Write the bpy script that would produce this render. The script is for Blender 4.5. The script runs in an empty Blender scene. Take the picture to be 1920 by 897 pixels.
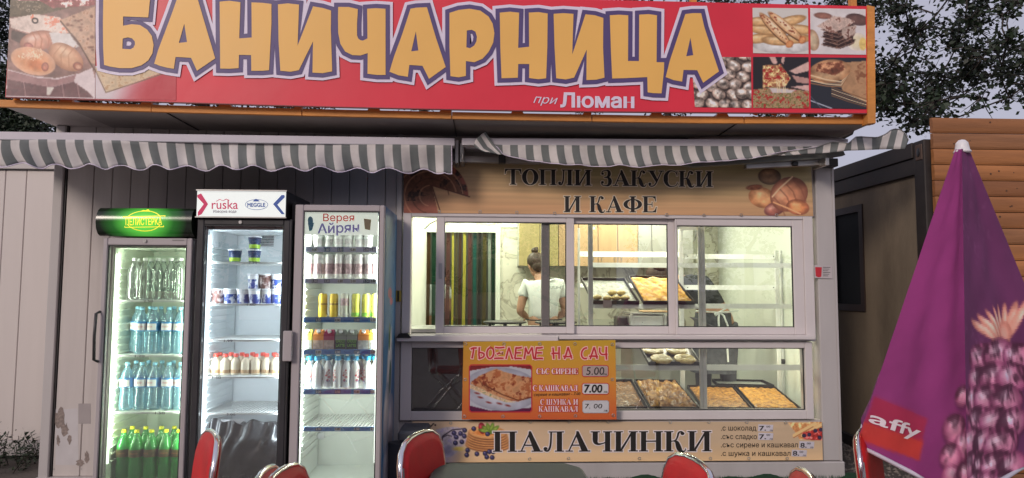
import bpy, bmesh, math, random
import numpy as np
from mathutils import Vector, Matrix
from mathutils.geometry import tessellate_polygon

# ------------------------------------------------------------------ camera
SC = bpy.context.scene
COL = SC.collection
PITCH, YAW, ROLL = math.radians(4.116), math.radians(2.212), math.radians(0.237)
F = 1276.0
CAM = Vector((0.0, -5.0, 1.40))
_f = Vector((math.sin(YAW)*math.cos(PITCH), math.cos(YAW)*math.cos(PITCH), math.sin(PITCH)))
_r0 = Vector((math.cos(YAW), -math.sin(YAW), 0)); _u0 = _r0.cross(_f)
_r = math.cos(ROLL)*_r0 + math.sin(ROLL)*_u0
_u = -math.sin(ROLL)*_r0 + math.cos(ROLL)*_u0
cam = bpy.data.cameras.new('camera'); camo = bpy.data.objects.new('camera', cam); COL.objects.link(camo)
camo.matrix_world = Matrix(((_r.x,_u.x,-_f.x,CAM.x),(_r.y,_u.y,-_f.y,CAM.y),(_r.z,_u.z,-_f.z,CAM.z),(0,0,0,1)))
cam.sensor_width = 36; cam.lens = 36*F/1920; cam.clip_end = 2000; cam.clip_start = .05
SC.camera = camo

# ------------------------------------------------------------------ sky, sun, exposure
W = bpy.data.worlds.new('World'); SC.world = W; W.use_nodes = True
nt = W.node_tree; bg = nt.nodes['Background']
sky = nt.nodes.new('ShaderNodeTexSky'); sky.sky_type = 'NISHITA'; sky.sun_disc = False
SUN_EL, SUN_AZ = math.radians(24), math.radians(215)      # azimuth measured clockwise from +Y
sky.sun_elevation = SUN_EL; sky.sun_rotation = SUN_AZ
sky.air_density = 1.0; sky.dust_density = 4.0; sky.ozone_density = 2.0
hs = nt.nodes.new('ShaderNodeHueSaturation'); hs.inputs['Saturation'].default_value = .5
nt.links.new(sky.outputs[0], hs.inputs['Color'])
# high thin overcast over the clear sky
cl_ = nt.nodes.new('ShaderNodeTexNoise'); cl_.inputs['Scale'].default_value = 2.2; cl_.inputs['Detail'].default_value = 6
tc_ = nt.nodes.new('ShaderNodeTexCoord'); nt.links.new(tc_.outputs['Generated'], cl_.inputs['Vector'])
rp_ = nt.nodes.new('ShaderNodeMapRange'); rp_.inputs[1].default_value = .3; rp_.inputs[2].default_value = .7; rp_.inputs[3].default_value = .62; rp_.inputs[4].default_value = .95
nt.links.new(cl_.outputs[0], rp_.inputs[0])
ov_ = nt.nodes.new('ShaderNodeMix'); ov_.data_type = 'RGBA'; ov_.inputs[7].default_value = (5.1, 5.0, 6.2, 1)
nt.links.new(rp_.outputs[0], ov_.inputs[0]); nt.links.new(hs.outputs[0], ov_.inputs[6]); nt.links.new(ov_.outputs[2], bg.inputs[0])
bg.inputs[1].default_value = .1
sl = bpy.data.lights.new('sun', 'SUN'); sl.energy = 1.6; sl.angle = math.radians(14); sl.color = (1, .86, .76)
so = bpy.data.objects.new('sun', sl); COL.objects.link(so)
sdir = Vector((math.sin(SUN_AZ)*math.cos(SUN_EL), math.cos(SUN_AZ)*math.cos(SUN_EL), math.sin(SUN_EL)))
so.rotation_euler = (-sdir).to_track_quat('-Z', 'Y').to_euler()
SC.view_settings.view_transform = 'Standard'; SC.view_settings.look = 'None'
SC.view_settings.exposure = 0.0; SC.view_settings.gamma = 1
SC.cycles.transparent_max_bounces = 24; SC.cycles.max_bounces = 6; SC.cycles.diffuse_bounces = 3
SC.cycles.glossy_bounces = 3; SC.cycles.transmission_bounces = 4
SC.cycles.use_denoising = True; SC.cycles.caustics_reflective = False; SC.cycles.caustics_refractive = False

# ------------------------------------------------------------------ helpers
def P(px, py, Y=None, Z=None, X=None):
    """world point seen at photograph pixel (px, py), on the plane y=Y, z=Z or x=X"""
    d = _r*((px-960)/F) + _u*((448.5-py)/F) + _f
    t = (Y-CAM.y)/d.y if Y is not None else ((Z-CAM.z)/d.z if Z is not None else (X-CAM.x)/d.x)
    return CAM + d*t
def PX(px, py, Y): return P(px, py, Y).x
def PZ(px, py, Y): return P(px, py, Y).z

def s2l(c):
    c = np.asarray(c, float)/255.
    return np.where(c <= .04045, c/12.92, ((c+.055)/1.055)**2.4)
def C(r, g, b, k=1.0):
    v = s2l((r, g, b))*k
    return tuple(float(min(x, .9)) for x in v)

MATS = {}
def mat(name, col=(.5,.5,.5), rough=.5, metal=0., var=.08, scale=8., stretch=(1,1,1), bump=0., bscale=60., spec=.5, dirt=0., dirtcol=(.12,.09,.07), coat=0., dthr=(.5,.75)):
    if name in MATS: return MATS[name]
    m = bpy.data.materials.new(name); m.use_nodes = True; n = m.node_tree; b = n.nodes['Principled BSDF']
    b.inputs['Roughness'].default_value = rough; b.inputs['Metallic'].default_value = metal
    b.inputs['Specular IOR Level'].default_value = spec
    if coat: b.inputs['Coat Weight'].default_value = coat
    g = n.nodes.new('ShaderNodeNewGeometry')
    mp = n.nodes.new('ShaderNodeMapping'); mp.inputs['Scale'].default_value = stretch
    n.links.new(g.outputs['Position'], mp.inputs[0])
    no = n.nodes.new('ShaderNodeTexNoise'); no.inputs['Scale'].default_value = scale; no.inputs['Detail'].default_value = 6
    n.links.new(mp.outputs[0], no.inputs['Vector'])
    mx = n.nodes.new('ShaderNodeMix'); mx.data_type = 'RGBA'
    mx.inputs[6].default_value = tuple(max(0, c*(1-var*2)) for c in col)+(1,)
    mx.inputs[7].default_value = tuple(min(1, c*(1+var*2)) for c in col)+(1,)
    n.links.new(no.outputs[0], mx.inputs[0]); out = mx.outputs[2]
    if dirt:
        n2 = n.nodes.new('ShaderNodeTexNoise'); n2.inputs['Scale'].default_value = scale*.35; n2.inputs['Detail'].default_value = 9; n2.inputs['Roughness'].default_value = .7
        n.links.new(mp.outputs[0], n2.inputs['Vector'])
        cr = n.nodes.new('ShaderNodeMapRange'); cr.inputs[1].default_value, cr.inputs[2].default_value = dthr; cr.inputs[4].default_value = dirt
        n.links.new(n2.outputs[0], cr.inputs[0])
        m2 = n.nodes.new('ShaderNodeMix'); m2.data_type = 'RGBA'; m2.inputs[7].default_value = tuple(dirtcol)+(1,)
        n.links.new(cr.outputs[0], m2.inputs[0]); n.links.new(out, m2.inputs[6]); out = m2.outputs[2]
    n.links.new(out, b.inputs['Base Color'])
    mr = n.nodes.new('ShaderNodeMapRange'); mr.inputs[3].default_value = max(0, rough-.08); mr.inputs[4].default_value = min(1, rough+.12)
    n.links.new(no.outputs[0], mr.inputs[0]); n.links.new(mr.outputs[0], b.inputs['Roughness'])
    if bump:
        n3 = n.nodes.new('ShaderNodeTexNoise'); n3.inputs['Scale'].default_value = bscale; n3.inputs['Detail'].default_value = 4
        n.links.new(mp.outputs[0], n3.inputs['Vector'])
        bp = n.nodes.new('ShaderNodeBump'); bp.inputs['Strength'].default_value = bump; bp.inputs['Distance'].default_value = .01
        n.links.new(n3.outputs[0], bp.inputs['Height']); n.links.new(bp.outputs[0], b.inputs['Normal'])
    MATS[name] = m; return m

def emis(name, col, st):
    if name in MATS: return MATS[name]
    m = bpy.data.materials.new(name); m.use_nodes = True; n = m.node_tree; b = n.nodes['Principled BSDF']
    b.inputs['Base Color'].default_value = tuple(min(1, c) for c in col)+(1,)
    b.inputs['Emission Color'].default_value = tuple(col)+(1,); b.inputs['Emission Strength'].default_value = st
    MATS[name] = m; return m

def glassm(name, tint=(.97,.99,.98), refl=.06, rough=.0, haze=0., hazecol=(.8,.8,.8)):
    """thin sheet of glass or clear plastic"""
    if name in MATS: return MATS[name]
    m = bpy.data.materials.new(name); m.use_nodes = True; n = m.node_tree
    for x in list(n.nodes):
        if x.type != 'OUTPUT_MATERIAL': n.nodes.remove(x)
    o = n.nodes['Material Output']
    t = n.nodes.new('ShaderNodeBsdfTransparent'); t.inputs[0].default_value = tuple(tint)+(1,)
    g = n.nodes.new('ShaderNodeBsdfGlossy'); g.inputs['Roughness'].default_value = rough; g.inputs[0].default_value = (1,1,1,1)
    lw = n.nodes.new('ShaderNodeFresnel'); lw.inputs[0].default_value = 1.5
    mr = n.nodes.new('ShaderNodeMath'); mr.operation = 'MULTIPLY_ADD'; mr.inputs[1].default_value = 1.6; mr.inputs[2].default_value = refl-.06
    mr.use_clamp = True
    n.links.new(lw.outputs[0], mr.inputs[0])
    mx = n.nodes.new('ShaderNodeMixShader'); n.links.new(mr.outputs[0], mx.inputs[0]); n.links.new(t.outputs[0], mx.inputs[1]); n.links.new(g.outputs[0], mx.inputs[2])
    res = mx
    if haze:
        d = n.nodes.new('ShaderNodeBsdfDiffuse'); d.inputs[0].default_value = tuple(hazecol)+(1,)
        tl = n.nodes.new('ShaderNodeBsdfTranslucent'); tl.inputs[0].default_value = tuple(hazecol)+(1,)
        ad = n.nodes.new('ShaderNodeMixShader'); ad.inputs[0].default_value = .5
        n.links.new(d.outputs[0], ad.inputs[1]); n.links.new(tl.outputs[0], ad.inputs[2])
        m2 = n.nodes.new('ShaderNodeMixShader'); m2.inputs[0].default_value = haze
        n.links.new(mx.outputs[0], m2.inputs[1]); n.links.new(ad.outputs[0], m2.inputs[2]); res = m2
    n.links.new(res.outputs[0], o.inputs[0]); MATS[name] = m; return m

def vcmat(name, rough=.45, spec=.4, trans=0.):
    """flat print: reads the print's own colours"""
    if name in MATS: return MATS[name]
    m = bpy.data.materials.new(name); m.use_nodes = True; n = m.node_tree; b = n.nodes['Principled BSDF']
    a = n.nodes.new('ShaderNodeAttribute'); a.attribute_name = 'print'
    no = n.nodes.new('ShaderNodeTexNoise'); no.inputs['Scale'].default_value = 3; no.inputs['Detail'].default_value = 5
    g = n.nodes.new('ShaderNodeNewGeometry'); n.links.new(g.outputs['Position'], no.inputs['Vector'])
    mr = n.nodes.new('ShaderNodeMapRange'); mr.inputs[3].default_value = rough-.1; mr.inputs[4].default_value = rough+.15
    n.links.new(no.outputs[0], mr.inputs[0]); n.links.new(mr.outputs[0], b.inputs['Roughness'])
    n.links.new(a.outputs['Color'], b.inputs['Base Color']); b.inputs['Specular IOR Level'].default_value = spec
    bp = n.nodes.new('ShaderNodeBump'); bp.inputs['Strength'].default_value = .25; bp.inputs['Distance'].default_value = .03
    n.links.new(no.outputs[0], bp.inputs['Height']); n.links.new(bp.outputs[0], b.inputs['Normal'])
    MATS[name] = m; return m

def wloc(o):
    v = Vector((0,0,0))
    while o is not None: v += o.location; o = o.parent
    return v

def offset_poly(pts, d):
    """grow (d>0) or shrink a closed polygon with mitred corners"""
    n = len(pts); area = sum(pts[i][0]*pts[(i+1)%n][1]-pts[(i+1)%n][0]*pts[i][1] for i in range(n))
    s = 1 if area > 0 else -1
    out = []
    for i in range(n):
        p0, p1, p2 = pts[i-1], pts[i], pts[(i+1)%n]
        a = Vector((p1[0]-p0[0], p1[1]-p0[1])); b = Vector((p2[0]-p1[0], p2[1]-p1[1]))
        if a.length < 1e-9 or b.length < 1e-9: out.append(p1); continue
        a.normalize(); b.normalize()
        na = Vector((a.y, -a.x))*s; nb = Vector((b.y, -b.x))*s
        m = na+nb
        if m.length < .2: m = na.copy(); k = 1.
        else: m.normalize(); k = 1/max(m.dot(na), .42)
        out.append((p1[0]+m.x*k*d, p1[1]+m.y*k*d))
    return out

class MB:
    def __init__(s): s.v = []; s.f = []; s.sm = []
    def add(s, vs, fs, smooth=False):
        o = len(s.v); s.v += [tuple(v) for v in vs]; s.f += [tuple(i+o for i in f) for f in fs]; s.sm += [smooth]*len(fs); return s
    def box(s, x0, x1, y0, y1, z0, z1, b=0.):
        if x0 > x1: x0, x1 = x1, x0
        if y0 > y1: y0, y1 = y1, y0
        if z0 > z1: z0, z1 = z1, z0
        if b <= 0:
            return s.add([(x0,y0,z0),(x1,y0,z0),(x1,y1,z0),(x0,y1,z0),(x0,y0,z1),(x1,y0,z1),(x1,y1,z1),(x0,y1,z1)],
                [(0,3,2,1),(4,5,6,7),(0,1,5,4),(1,2,6,5),(2,3,7,6),(3,0,4,7)])
        b = min(b, (x1-x0)*.45, (y1-y0)*.45, (z1-z0)*.45)
        V = []
        for sx, X in ((1,x0),(-1,x1)):
            for sy, Y in ((1,y0),(-1,y1)):
                for sz, Z in ((1,z0),(-1,z1)):
                    V += [(X, Y+sy*b, Z+sz*b), (X+sx*b, Y, Z+sz*b), (X+sx*b, Y+sy*b, Z)]
        bm = bmesh.new(); [bm.verts.new(v) for v in V]; bmesh.ops.convex_hull(bm, input=bm.verts)
        bmesh.ops.dissolve_limit(bm, angle_limit=.02, verts=bm.verts, edges=bm.edges)
        bm.verts.index_update(); s.add([v.co[:] for v in bm.verts], [[v.index for v in f.verts] for f in bm.faces]); bm.free(); return s
    def quad(s, a, b, c, d): return s.add([a,b,c,d], [(0,1,2,3)])
    def prism(s, pts, d, smooth=False):
        """closed polygon of 3D points extruded by the vector d"""
        n = len(pts); pts = [Vector(p) for p in pts]; d = Vector(d)
        tri = tessellate_polygon([pts])
        V = pts+[p+d for p in pts]
        Fs = [tuple(t) for t in tri]+[tuple(i+n for i in reversed(t)) for t in tri]
        Fs += [(i, (i+1)%n, (i+1)%n+n, i+n) for i in range(n)]
        return s.add(V, Fs, smooth)
    def tube(s, path, r, seg=8, caps=True):
        path = [Vector(p) for p in path]; n = len(path)
        rr = r if isinstance(r, (list, tuple)) else [r]*n
        V = []; Fs = []; up = Vector((0,0,1)); prev = None
        for i, p in enumerate(path):
            t = (path[min(i+1,n-1)]-path[max(i-1,0)]).normalized()
            if prev is None:
                a = t.cross(up)
                if a.length < .05: a = t.cross(Vector((1,0,0)))
            else: a = prev - t*prev.dot(t)
            a.normalize(); prev = a; b = t.cross(a)
            for k in range(seg):
                an = 2*math.pi*k/seg; V.append(p+(a*math.cos(an)+b*math.sin(an))*rr[i])
        for i in range(n-1):
            for k in range(seg):
                k2 = (k+1)%seg; Fs.append((i*seg+k, i*seg+k2, (i+1)*seg+k2, (i+1)*seg+k))
        s.add(V, Fs, True)
        if caps: s.add(V[:seg], [tuple(range(seg))[::-1]]); s.add(V[-seg:], [tuple(range(seg))])
        return s
    def lathe(s, prof, c=(0,0,0), seg=14, sx=1., sy=1., smooth=True):
        """profile of (radius, height) turned about the vertical axis through c"""
        V = []; Fs = []; n = len(prof)
        for r, z in prof:
            for k in range(seg):
                a = 2*math.pi*k/seg; V.append((c[0]+r*math.cos(a)*sx, c[1]+r*math.sin(a)*sy, c[2]+z))
        for i in range(n-1):
            for k in range(seg):
                k2 = (k+1)%seg; Fs.append((i*seg+k, i*seg+k2, (i+1)*seg+k2, (i+1)*seg+k))
        Fs.append(tuple(range(seg))[::-1]); Fs.append(tuple(range((n-1)*seg, n*seg)))
        return s.add(V, Fs, smooth)
    def ball(s, c, rx, ry=None, rz=None, seg=12, rings=8, jit=0., rnd=None):
        ry = ry or rx; rz = rz or rx; V = []; Fs = []
        for i in range(rings+1):
            ph = math.pi*i/rings
            for k in range(seg):
                a = 2*math.pi*k/seg; j = 1+(rnd.uniform(-jit, jit) if rnd and 0 < i < rings else 0)
                V.append((c[0]+rx*math.sin(ph)*math.cos(a)*j, c[1]+ry*math.sin(ph)*math.sin(a)*j, c[2]+rz*math.cos(ph)*j))
        for i in range(rings):
            for k in range(seg):
                k2 = (k+1)%seg; Fs.append((i*seg+k, (i+1)*seg+k, (i+1)*seg+k2, i*seg+k2))
        return s.add(V, Fs, True)
    def flat(s, outer, holes, mp):
        """2D polygon with holes mapped to 3D by mp(u, v)"""
        loops = [[Vector((p[0], p[1], 0)) for p in outer]]+[[Vector((p[0], p[1], 0)) for p in h] for h in holes]
        tri = tessellate_polygon(loops); allp = [p for l in loops for p in l]
        V = [mp(p.x, p.y) for p in allp]; Fs = []
        for t in tri:
            a, b, c = (Vector(V[i]) for i in t); nrm = (b-a).cross(c-a)
            if nrm.y > 0: t = (t[0], t[2], t[1])
            Fs.append(tuple(t))
        return s.add(V, Fs)
    def build(s, name, m, parent=None, local=False):
        me = bpy.data.meshes.new(name)
        off = Vector((0,0,0)) if (local or parent is None) else wloc(parent)
        me.from_pydata([(v[0]-off.x, v[1]-off.y, v[2]-off.z) for v in s.v], [], s.f)
        me.polygons.foreach_set('use_smooth', s.sm)
        me.validate(); me.update()
        bm = bmesh.new(); bm.from_mesh(me); bmesh.ops.recalc_face_normals(bm, faces=bm.faces) if len(bm.faces) < 4000 and len(s.f) > 1 else None
        bm.to_mesh(me); bm.free()
        me.materials.append(m)
        o = bpy.data.objects.new(name, me); COL.objects.link(o)
        if parent: o.parent = parent
        return o

def tag(o, label=None, cat=None, group=None, kind=None):
    if label: o['label'] = label
    if cat: o['category'] = cat
    if group: o['group'] = group
    if kind: o['kind'] = kind
    return o
def thing(name, label, cat, loc=(0,0,0), rz=0., group=None, kind=None):
    o = bpy.data.objects.new(name, None); COL.objects.link(o); o.location = loc; o.rotation_euler = (0,0,rz)
    o.empty_display_size = .1
    return tag(o, label, cat, group, kind)
def copy_tree(o, parent=None):
    c = o.copy(); COL.objects.link(c); c.parent = parent
    for ch in o.children: copy_tree(ch, c)
    return c
def dup(o, loc, label, rz=None):
    c = copy_tree(o); c.location = loc; c['label'] = label
    if rz is not None: c.rotation_euler = (0,0,rz)
    return c

# text set in the built-in typeface -> clean outlines with holes
_TC = {}
def text_loops(body, shear=0.):
    key = (body, shear)
    if key in _TC: return _TC[key]
    c = bpy.data.curves.new('t', 'FONT'); c.body = body; c.shear = shear; c.resolution_u = 3; c.fill_mode = 'NONE'
    o = bpy.data.objects.new('t', c); COL.objects.link(o)
    dg = bpy.context.evaluated_depsgraph_get(); ev = o.evaluated_get(dg); me = ev.to_mesh()
    co = [(v.co.x, v.co.y) for v in me.vertices]; nb = {}
    for e in me.edges: nb.setdefault(e.vertices[0], []).append(e.vertices[1]); nb.setdefault(e.vertices[1], []).append(e.vertices[0])
    ev.to_mesh_clear(); bpy.data.objects.remove(o); bpy.data.curves.remove(c)
    seen = set(); loops = []
    for s in nb:
        if s in seen: continue
        l = [s]; seen.add(s); cur = s
        while True:
            nx = [q for q in nb[cur] if q not in seen]
            if not nx: break
            cur = nx[0]; seen.add(cur); l.append(cur)
        p = []
        for i in l:
            if not p or (abs(co[i][0]-p[-1][0])+abs(co[i][1]-p[-1][1])) > 1e-5: p.append(co[i])
        if len(p) > 2: loops.append(p)
    def inside(pt, pl):
        r = False; j = len(pl)-1
        for i in range(len(pl)):
            if (pl[i][1] > pt[1]) != (pl[j][1] > pt[1]) and pt[0] < (pl[j][0]-pl[i][0])*(pt[1]-pl[i][1])/(pl[j][1]-pl[i][1])+pl[i][0]: r = not r
            j = i
        return r
    out = []; depth = [sum(inside(l[0], m) for m in loops if m is not l) for l in loops]
    for l, d in zip(loops, depth):
        if d % 2 == 0: out.append((l, [m for m, e in zip(loops, depth) if e == d+1 and inside(m[0], l)]))
    _TC[key] = out; return out
def text_polys(body, bold=0., shear=0.):
    out = []
    for o, hs_ in text_loops(body, shear):
        if bold > 0:
            hh = [offset_poly(h, -bold*.7) for h in hs_]
            for k, (a, b) in enumerate(edged(o, bold)): out.append((a, hh if k == 0 else []))
        else: out.append((o, hs_))
    return out
def text_map(mb, polys, fn, step=.00004):
    """fn(x, y) -> 3D point; overlapping pieces are stepped apart a hair"""
    for i, (o, h) in enumerate(polys): mb.flat(o, h, (lambda u, v, i=i: (lambda p: (p[0], p[1]-step*(i % 14), p[2]))(fn(u, v))) )
def text_px(mb, body, x0, x1, y0, y1, h, mp, bold=0., shear=0.):
    """lay a line of text so that it spans x0..x1, its baseline running from y0 to y1, capitals h high"""
    L = text_loops(body, shear)
    a = min(p[0] for o, _ in L for p in o); b = max(p[0] for o, _ in L for p in o)
    def f(x, y):
        t = (x-a)/(b-a); return mp(x0+t*(x1-x0), y0+t*(y1-y0)-y/.73*h)
    text_map(mb, text_polys(body, bold, shear), f)
def text_w(body, shear=0.): return max(p[0] for o, _ in text_loops(body, shear) for p in o)

def stroke(path, closed=False):
    """(x, y, width) path -> polygon"""
    n = len(path); L = []; R = []
    for i, (x, y, w) in enumerate(path):
        x0, y0, _ = path[max(i-1,0)]; x1, y1, _ = path[min(i+1,n-1)]
        t = Vector((x1-x0, y1-y0)); t = t.normalized() if t.length > 1e-6 else Vector((1,0)); nn = Vector((-t.y, t.x))*w/2
        L.append((x+nn.x, y+nn.y)); R.append((x-nn.x, y-nn.y))
    return L+R[::-1]
def smoothp(path, it=2):
    for _ in range(it):
        q = [path[0]]
        for a, b in zip(path, path[1:]):
            q.append(tuple(.75*x+.25*y for x, y in zip(a, b))); q.append(tuple(.25*x+.75*y for x, y in zip(a, b)))
        q.append(path[-1]); path = q
    return path
def ell(cx, cy, rx, ry, n=20): return [(cx+rx*math.cos(2*math.pi*i/n), cy+ry*math.sin(2*math.pi*i/n)) for i in range(n)]
def rc(x0, x1, y0, y1): return [(x0,y0),(x1,y0),(x1,y1),(x0,y1)]

# heavy roman capitals drawn by hand (unit cap height); every entry: (advance, [(outer, [holes])...])
def serif_glyphs():
    S = .2; t = .055
    def st(x, top=True, bot=True, s=S):
        o = [(rc(x, x+s, 0, 1), [])]
        if bot: o.append((rc(x-.075, x+s+.075, 0, t), []))
        if top: o.append((rc(x-.075, x+s+.075, 1-t, 1), []))
        return o
    sk = lambda *p: (stroke(smoothp(list(p))), [])
    G = {}
    G['Т'] = (.9, st(.33, top=False)+[(rc(0, .86, 1-t, 1), []), ([(0,1),(-.02,.68),(.02,.68),(.06,.86),(.16,.95)], []), ([(.86,1),(.88,.68),(.84,.68),(.8,.86),(.7,.95)], [])])
    G['О'] = (.93, [(ell(.45, .5, .44, .52, 28), [ell(.45, .5, .21, .46, 24)])])
    G['П'] = (.98, st(.08)+st(.66)+[(rc(.08, .86, 1-t, 1), [])])
    G['Н'] = (.98, st(.08)+st(.66)+[(rc(.25, .7, .475, .54), [])])
    G['И'] = (.98, st(.08)+st(.66)+[([(.26,.06),(.3,.2),(.68,.94),(.68,.8)], []), ([(.26,.06),(.33,.06),(.68,.8),(.66,.94)], [])])
    G['Л'] = (.9, st(.56)+[(rc(.24, .7, 1-t, 1), []), sk((.34,.97,.07),(.33,.6,.07),(.31,.25,.08),(.22,.02,.08),(.1,.05,.08),(.08,.14,.06)), (ell(.12, .15, .08, .08, 14), [])])
    G['З'] = (.68, [sk((.08,.72,.05),(.1,.9,.06),(.26,.985,.05),(.45,.97,.12),(.5,.74,.2),(.42,.55,.12),(.22,.52,.05)), sk((.22,.53,.05),(.46,.54,.13),(.55,.28,.22),(.46,.02,.14),(.26,.0,.05),(.1,.04,.06),(.07,.22,.06)), (ell(.12, .22, .08, .08, 14), []), (ell(.13, .76, .07, .07, 14), [])])
    G['А'] = (.95, [([(.1,.03),(.16,.03),(.5,.95),(.46,1.01)], []), ([(.42,1.01),(.5,1.01),(.88,.03),(.62,.03),(.4,.8)], []), (rc(.24, .7, .29, .35), []), (rc(0, .28, 0, t), []), (rc(.53, .96, 0, t), [])])
    G['К'] = (.9, st(.08)+[sk((.26,.5,.05),(.44,.52,.06),(.52,.7,.07),(.56,.95,.08),(.68,.98,.07),(.74,.9,.06)), (ell(.71, .88, .08, .08, 14), []), sk((.36,.53,.06),(.5,.48,.14),(.56,.2,.22),(.64,.0,.16),(.8,-.01,.05),(.84,.14,.03))])
    G['У'] = (.86, [([(.1,.96),(.33,.96),(.58,.36),(.48,.24)], []), sk((.76,.96,.06),(.58,.48,.06),(.42,.08,.07),(.26,-.01,.07),(.12,.03,.07),(.11,.14,.05)), (ell(.14, .15, .08, .08, 14), []), (rc(.0, .42, 1-t, 1), []), (rc(.6, .9, 1-t, 1), [])])
    G['С'] = (.82, [sk((.74,.72,.04),(.68,.92,.05),(.5,1.0,.05),(.3,.99,.1),(.14,.75,.2),(.13,.5,.25),(.14,.25,.2),(.3,.01,.1),(.5,.0,.05),(.7,.06,.05),(.77,.26,.04)), (rc(.715, .755, .68, 1.0), [])])
    G['Ф'] = (1.06, st(.43)+[(ell(.53, .5, .51, .33, 28), [ell(.53, .5, .29, .27, 24)])])
    G['Е'] = (.8, st(.08)+[(rc(.08, .72, 1-t, 1), []), (rc(.08, .74, 0, t), []), (rc(.27, .54, .475, .53), []), (rc(.51, .55, .34, .66), []), ([(.72,1),(.74,.68),(.7,.68),(.66,.86),(.54,.95)], []), ([(.74,0),(.78,.34),(.74,.34),(.68,.14),(.54,.05)], [])])
    G['Ч'] = (.92, st(.58)+[(rc(.1, .3, .58, 1), []), (rc(.02, .38, 1-t, 1), []), sk((.2,.66,.2),(.2,.45,.18),(.3,.36,.1),(.45,.38,.06),(.62,.46,.05))])
    G['Р'] = (.76, st(.08)+[sk((.26,.97,.05),(.46,.99,.06),(.6,.9,.14),(.6,.6,.16),(.46,.47,.06),(.26,.475,.05))])
    G['В'] = (.8, st(.08)+[sk((.26,.97,.05),(.44,.99,.06),(.56,.9,.14),(.55,.62,.14),(.44,.53,.06),(.26,.53,.05)), sk((.26,.53,.05),(.5,.53,.06),(.65,.42,.15),(.63,.1,.16),(.46,.02,.06),(.26,.03,.05))])
    G['Ш'] = (1.36, st(.08, s=.18)+st(.53, s=.18)+st(.98, s=.18)+[(rc(.1, 1.1, 0, t), [])])
    G['Ъ'] = (.9, st(.26, top=False)+[(rc(.02, .46, 1-t, 1), []), (rc(.02, .06, .72, 1), []), sk((.44,.55,.05),(.62,.56,.06),(.76,.46,.15),(.74,.1,.16),(.6,.02,.06),(.44,.03,.05))])
    G[' '] = (.42, [])
    return G
SER = serif_glyphs()
def serif_px(body, x0, x1, y0, y1, h, grow=0.):
    """list of (outer, holes) in pixel units"""
    W_ = sum(SER[c][0] for c in body); k = (x1-x0)/W_; out = []; x = 0
    for ch in body:
        adv, gl = SER[ch]
        for o, hs_ in gl:
            f = lambda p: (x0+(x+p[0])*k, y0+((x+p[0])*k/(x1-x0))*(y1-y0)-p[1]*h)
            oo = [f(p) for p in o]; hh = [[f(p) for p in q] for q in hs_]
            if grow: oo = offset_poly(oo, grow); hh = [offset_poly(q, -grow) for q in hh]
            out.append((oo, hh))
        x += adv
    return out
def edged(outer, d):
    """pieces that together cover the polygon grown by d, whatever its notches"""
    n = len(outer); area = sum(outer[i][0]*outer[(i+1)%n][1]-outer[(i+1)%n][0]*outer[i][1] for i in range(n)); q = outer if area > 0 else outer[::-1]
    g = offset_poly(q, d); out = [(outer, [])]
    for i in range(n):
        a, b = Vector(q[i]), Vector(q[(i+1)%n]); t = b-a
        if t.length < 1e-6: continue
        t.normalize(); nn = Vector((t.y, -t.x))*d
        out.append(([tuple(a), tuple(b), tuple(b+nn), tuple(a+nn)], []))
        t0 = a-Vector(q[i-1])
        if t0.length > 1e-6:
            t0.normalize()
            if t0.x*t.y-t0.y*t.x > .02: out.append(([tuple(a), tuple(a+Vector((t0.y,-t0.x))*d), g[i], tuple(a+nn)], []))
    return out
def lay_letters(body, x0, x1, y0, y1, h, Y, grow, minner, mouter, parent, dz=.0015):
    """every letter of a line becomes a part of its own, its outline a piece under it"""
    W_ = sum(SER[c][0] for c in body); x = 0
    for ch in body:
        a = x0+(x1-x0)*x/W_; x += SER[ch][0]; b = x0+(x1-x0)*x/W_
        if ch == ' ': continue
        yy = lambda q: y0+(q-x0)/(x1-x0)*(y1-y0)
        o = lay(serif_px(ch, a, b, yy(a), yy(b), h), Y-dz*2).build('letter', minner, parent)
        lay(serif_px(ch, a, b, yy(a), yy(b), h, grow), Y-dz).build('letter_outline', mouter, o)
def lay(polys, Y, step=.00003):
    m = MB()
    for i, (o, h) in enumerate(polys): m.flat(o, h, lambda u, v, i=i: P(u, v, Y-step*(i % 12)))
    return m
ORD = ['first','second','third','fourth','fifth','sixth','seventh','eighth','ninth','tenth','eleventh','twelfth','thirteenth','fourteenth','fifteenth','sixteenth','seventeenth','eighteenth','nineteenth','twentieth']
# ------------------------------------------------------------------ prints: a small painter working on arrays of colours
RNG = np.random.RandomState(5)
def vnoise(h, w, cell, seed=0, octs=4, sx=1., sy=1.):
    out = np.zeros((h, w)); amp = 1.; tot = 0
    rs = np.random.RandomState(seed)
    for o in range(octs):
        c = max(cell/2**o, .8); gh, gw = int(h/(c*sy))+3, int(w/(c*sx))+3
        g = rs.rand(gh, gw); yy = np.arange(h)/(c*sy); xx = np.arange(w)/(c*sx)
        y0 = yy.astype(int); x0 = xx.astype(int); fy = (yy-y0)[:,None]; fx = (xx-x0)[None,:]
        fy = fy*fy*(3-2*fy); fx = fx*fx*(3-2*fx)
        a = g[y0][:,x0]; b = g[y0][:,x0+1]; c_ = g[y0+1][:,x0]; d = g[y0+1][:,x0+1]
        out += amp*((a*(1-fx)+b*fx)*(1-fy)+(c_*(1-fx)+d*fx)*fy); tot += amp; amp *= .55
    return out/tot
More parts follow.
